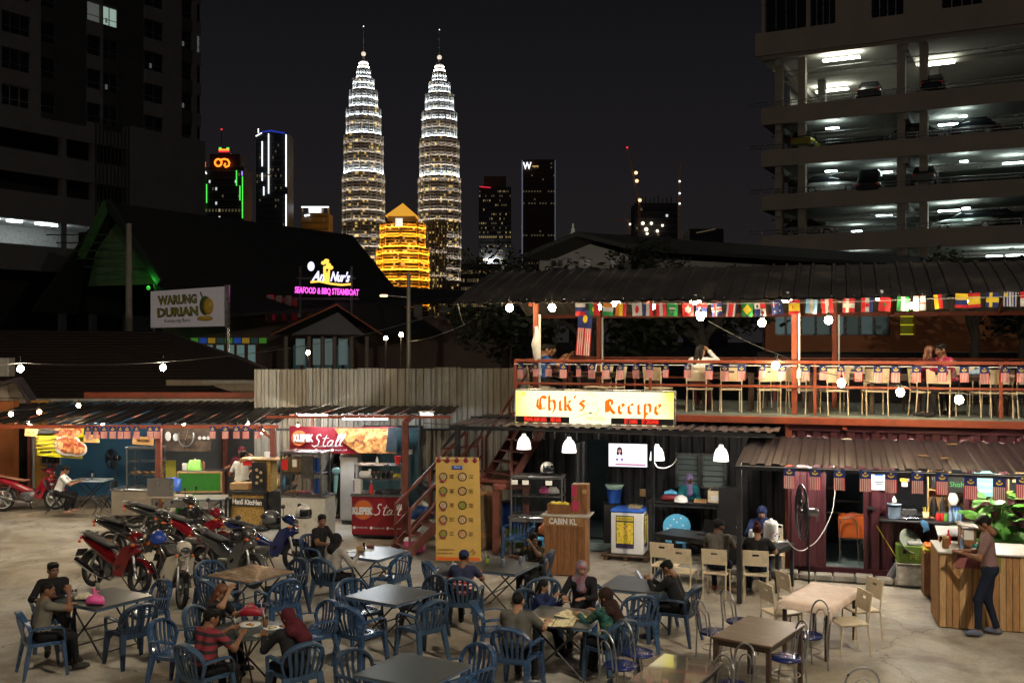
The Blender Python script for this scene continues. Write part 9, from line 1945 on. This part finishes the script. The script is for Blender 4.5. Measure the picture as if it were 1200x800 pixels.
def cl(n,c,**k):return mt('cloth_' + n,c,.85,scale=k.pop('scale',9),var=k.pop('var',.15),bump=.7,spec=.15,**k)
blk,wht,gry,navy,jean,grn,olv,mar = cl('black',(.015,.015,.017)),cl('white',(.62,.62,.6)),cl('grey',(.1,.095,.085)),cl('navy',(.02,.03,.09)),cl('jean',(.013,.018,.034)),cl('green_batik',(.02,.09,.08),var=.9,scale=16,wear=(.12,.11,.03),wscale=14),cl('olive',(.16,.15,.12)),cl('maroon',(.08,.015,.022))
floral = printed('floral',[(.03,.05,.16),(.25,.25,.3),(.3,.06,.06),(.12,.2,.3),(.35,.3,.28)],9);tan_t = cl('mauve',(.2,.12,.115),var=.1);slip = mt('slipper',(.1,.12,.18),.7,var=.1)
def striped(n,a,b,f,fade=None):
 m = mt('cloth_' + n,a,.85,var=0);nn,l,bb = nodes_of(m);tcn = nn.new('ShaderNodeTexCoord');w_ = nn.new('ShaderNodeTexWave');w_.bands_direction = 'Z';w_.inputs['Scale'].default_value = f;w_.inputs['Distortion'].default_value = .6;l.new(tcn.outputs['Object'],w_.inputs['Vector']);rp = nn.new('ShaderNodeValToRGB');rp.color_ramp.interpolation = 'CONSTANT';e = rp.color_ramp.elements;e[0].color = (*a,1);e[1].position = .62;e[1].color = (*b,1);l.new(w_.outputs['Color'],rp.inputs[0]);last = rp.outputs[0]
 if fade:
  sz = nn.new('ShaderNodeSeparateXYZ');l.new(tcn.outputs['Object'],sz.inputs[0]);gt = nn.new('ShaderNodeMath');gt.operation = 'GREATER_THAN';gt.inputs[1].default_value = fade[0];l.new(sz.outputs['Z'],gt.inputs[0]);mx = nn.new('ShaderNodeMix');mx.data_type = 'RGBA';l.new(gt.outputs[0],mx.inputs[0]);l.new(last,mx.inputs[6]);mx.inputs[7].default_value = (*fade[1],1);last = mx.outputs[2]
 l.new(last,bb.inputs['Base Color']);return m
strp = striped('red_stripe',(.4,.02,.04),(.6,.55,.52),5.5,(.86,(.02,.025,.07)))
def seated(key,label,top,bottom,**k):
 h = k.pop('h',None);m_ = [c for c in CH if key in c[3]][0];p = G(m_[0],m_[1]);hd_ = m_[2]if h is None else h
 return person(label,p,hd_,top,bottom,**k)
seated('man in grey shirt','older man in grey shirt at the left edge, elbow raised',olv,blk,lean=10,lh=V3(-.15,.34,.8),rh=V3(.12,.3,1.05),curl=(0,1),yaw=25,hair='crop')
seated('man with glasses','man with glasses and dark jacket over blue shirt facing the camera',blk,blk,hair='short',glasses=True,lean=4,sleeve=1,yaw=-15,lh=V3(.0,.3,.8),rh=V3(.25,.34,.79),seat=.47)
seated('under the woman with long brown','woman with long brown hair resting her cheek on her hand',blk,blk,skin='light',hair='long',hairm=HAIRR,lean=22,h=100,lh=V3(-.15,.42,.8),rh=V3(.14,.34,1.12),curl=(0,1),pitch=-20,yaw=20)
seated('red and black','person with short dark hair in red and black shirt, bottom left',striped('red_black',(.2,.02,.03),(.02,.015,.02),3),blk,hair='short',lean=14,yaw=25,lh=V3(-.08,.46,.86),rh=V3(.2,.4,.84),curl=(1,1))
seated('maroon headscarf','woman in dark maroon headscarf leaning over the round table',blk,blk,hair='hijab',hairm=mar,lean=24,sleeve=1,yaw=-20,pitch=-25,rh=V3(.15,.42,.82),lh=V3(-.2,.45,.8))
seated('grey sleeves','person in black hood with light grey sleeves, back to camera',cl('pale',(.33,.31,.28)),blk,hair='hood',hairm=blk,lean=16,sleeve=1,yaw=15)
seated('young man in black','young man in black tee shirt looking at the camera',blk,blk,hair='short',lean=10,yaw=35,lh=V3(-.1,.38,.8),rh=V3(.25,.42,.78),h=120,seat=.5)
seated('man in cap and striped','man in navy cap and red white striped shirt, back to camera',strp,blk,hair='crop',capm=navy,lean=8,yaw=10,rh=V3(.2,.4,.8),lh=V3(-.2,.38,.8))
seated('boy in black and yellow','boy with curly hair in black and yellow shirt, hand at chin',cl('black_yellow',(.016,.016,.016),var=.1,wear=(.45,.32,.02),wscale=5),blk,skin='dark',hair='curly',lean=12,h=215,yaw=-70,glasses=True,S_=.95,lh=V3(-.1,.3,1.06),rh=V3(.3,.3,.8),curl=(1,0))
seated('holding the man in the grey tee','heavy man in grey tee shirt seated with his back to the camera',gry,blk,skin='light',hair='crop',lean=8,yaw=8,bulk=1.2,rh=V3(.28,.4,.78),lh=V3(-.18,.42,.8),S_=1.02)
seated('small blue chair','child in navy top peering past the man in grey',navy,jean,skin='light',hair='bob',lean=14,S_=.84,h=110,pitch=-15,lh=V3(-.1,.42,.86),rh=V3(.2,.35,1.0),curl=(0,1),seat=.5,sleeve=1)
seated('colourful headscarf','woman in colourful patterned headscarf behind the yellow menus',blk,blk,skin='light',hair='hijab',hairm=floral,sleeve=1,lean=12,yaw=-25,h=195,lh=V3(-.1,.4,.79),rh=V3(.2,.38,.79),seat=.5)
seated('black scarf and green','woman in dark brown headscarf and green batik dress at the menus',grn,blk,skin='light',hair='hijab',hairm=cl('brown_scarf',(.03,.016,.013)),sleeve=1,lean=14,yaw=-25,skirt=True,lh=V3(-.12,.46,.8),rh=V3(.18,.4,.8))
seated('man in black with phone','man in black long sleeved shirt looking down at his phone',blk,blk,hair='short',sleeve=1,lean=22,pitch=-28,lh=V3(-.06,.44,.86),rh=V3(.06,.44,.85),curl=(1,1),bulk=1.1)
person('man in black cap and dark tee at the black cafe table',G(842,698),18,gry,jean,skin='dark',hair='crop',capm=blk,lean=12,yaw=50,S_=1.1,lh=V3(-.15,.45,.8),rh=V3(.12,.45,.8),shoe=mt('shoe_red',(.3,.04,.04),.6,var=0))
person('woman in black tee with tied up hair at the black cafe table',G(888,700),8,blk,jean,skin='light',hair='bun',hairm=cl('dark_red_hair',(.05,.012,.012),scale=30),lean=10,yaw=5,S_=1.05,lh=V3(-.12,.42,.8),rh=V3(.24,.36,.82),curl=(0,1),shoe=slip)
person('woman in navy headscarf across the black cafe table',G(893,672),195,navy,navy,skin='light',hair='hijab',hairm=navy,sleeve=1,S_=1.08,lean=12,lh=V3(-.15,.38,.8),rh=V3(.15,.4,.82))
person('woman in lilac headscarf and teal top behind the serving counter',D(onv(806,600,1.15)[0],1.15,.12),150,cl('teal',(.03,.2,.25)),jean,hair='hijab',hairm=cl('lilac',(.38,.3,.62)),pose='stand',lean=6,sleeve=1,S_=.9,lh=V3(-.1,.28,1.0),rh=V3(.15,.3,1.0),rz0=ANG)
person('man in white tee shirt and sandals by the blue wall',G(70,601,.1),75,wht,blk,skin='tan',lean=18,hair='short',pitch=-20,lh=V3(-.1,.46,.8),rh=V3(.1,.46,.8),shoe=mt('sandal',(.35,.2,.15),.7,var=0),feet={-1:V3(-.14,.3,.07),1:V3(.12,.16,.07)})
person('man in white printed tee standing at the chip board counter',Vector((P(283,600,24.75).x,24.75,0)),10,wht,blk,pose='stand',hair='short',lean=8,yaw=10,rh=V3(.22,.22,1.52),lh=V3(-.25,.25,1.0),curl=(1,0))
person('man in maroon cap and shirt behind the chip board counter',Vector((P(284,600,25.9).x,25.9,0)),185,mar,blk,pose='stand',hair='crop',capm=mar,lean=4,lh=V3(-.3,.3,1.1),rh=V3(.3,.2,1.2))
person('person in black hooded top standing behind the steel cabinet',Vector((P(392,600,25.3).x,25.3,0)),30,blk,blk,pose='stand',hair='hood',hairm=blk,sleeve=1,lean=8,S_=1.0,lh=V3(-.2,.25,1.0),rh=V3(.2,.25,1.0))
person('person with dark hair showing over the second glass case',Vector((P(337,600,25.6).x,25.6,0)),170,cl('shirt_dk',(.05,.05,.06)),blk,pose='stand',hair='hood',hairm=blk,S_=.96,lh=V3(-.2,.25,.95),rh=V3(.2,.25,.95))
person('young man standing in mauve tee shirt reading at the plank counter',G(1160,744),292,tan_t,jean,skin='tan',pose='stand',hair='short',lean=6,pitch=-32,lh=V3(-.12,.36,1.16),rh=V3(.12,.34,1.16),curl=(1,0),shoe=slip,feet={-1:V3(-.16,.16,.08),1:V3(.08,-.1,.08)},S_=1.03)
dp_ = lambda px,v:dloc(px,v)
person('man in blue shirt at the left end of the deck looking at a phone',dp_(634,.5),80,S_=1.12,top=cl('blue_shirt',(.03,.1,.33)),bottom=blk,hair='short',lean=14,pitch=-15,lh=V3(-.08,.42,.95),rh=V3(.08,.42,.95),curl=(1,1))
person('second man beside the man in blue on the deck',dp_(641,1.25),95,blk,blk,S_=1.12,skin='tan',hair='short',lean=12,lh=V3(-.08,.45,1.0),rh=V3(.08,.42,.95),curl=(1,1))
person('woman in white blouse with black hair seated on the deck',dp_(820,.5),20,wht,S_=1.1,bottom=cl('skirt',(.1,.03,.03)),skin='light',hair='long',lean=10,sleeve=1,yaw=35,rh=V3(.12,.3,1.1),lh=V3(-.15,.4,.8),curl=(0,1))
person('woman with reddish brown hair leaning towards the man on the deck',dp_(1084,.55),75,mar,blk,S_=1.1,skin='light',hair='bob',hairm=HAIRR,lean=14,sleeve=1,lh=V3(-.1,.42,.85),rh=V3(.1,.45,.85))
person('man in red and white jacket leaning over the deck table',dp_(1112,.5),255,cl('red_jacket',(.33,.03,.07),wear=(.6,.56,.5),wscale=3),blk,S_=1.15,hair='short',lean=20,lh=V3(-.12,.45,.8),rh=V3(.12,.45,.8),sleeve=1)
# small litter on the concrete
mb = MB();rnd = random.Random(9)
for i in range(260):
 x,y = rnd.uniform(-11,11),rnd.uniform(11.5,24);s_ = rnd.uniform(.008,.03);a = rnd.uniform(0,3.1);c,s = math.cos(a)*s_,math.sin(a)*s_;z = .012
 mb.add([(x-c,y-s,z),(x + s*.6,y-c*.6,z + .004),(x + c,y + s,z),(x-s*.6,y + c*.6,z + .006)],[(0,1,2,3)],i%3)
tag(mb.build('litter',[M.cardboard,M.dark_leaf,M.paper]),'scattered leaves and paper bits on the concrete yard','litter',kind='stuff')
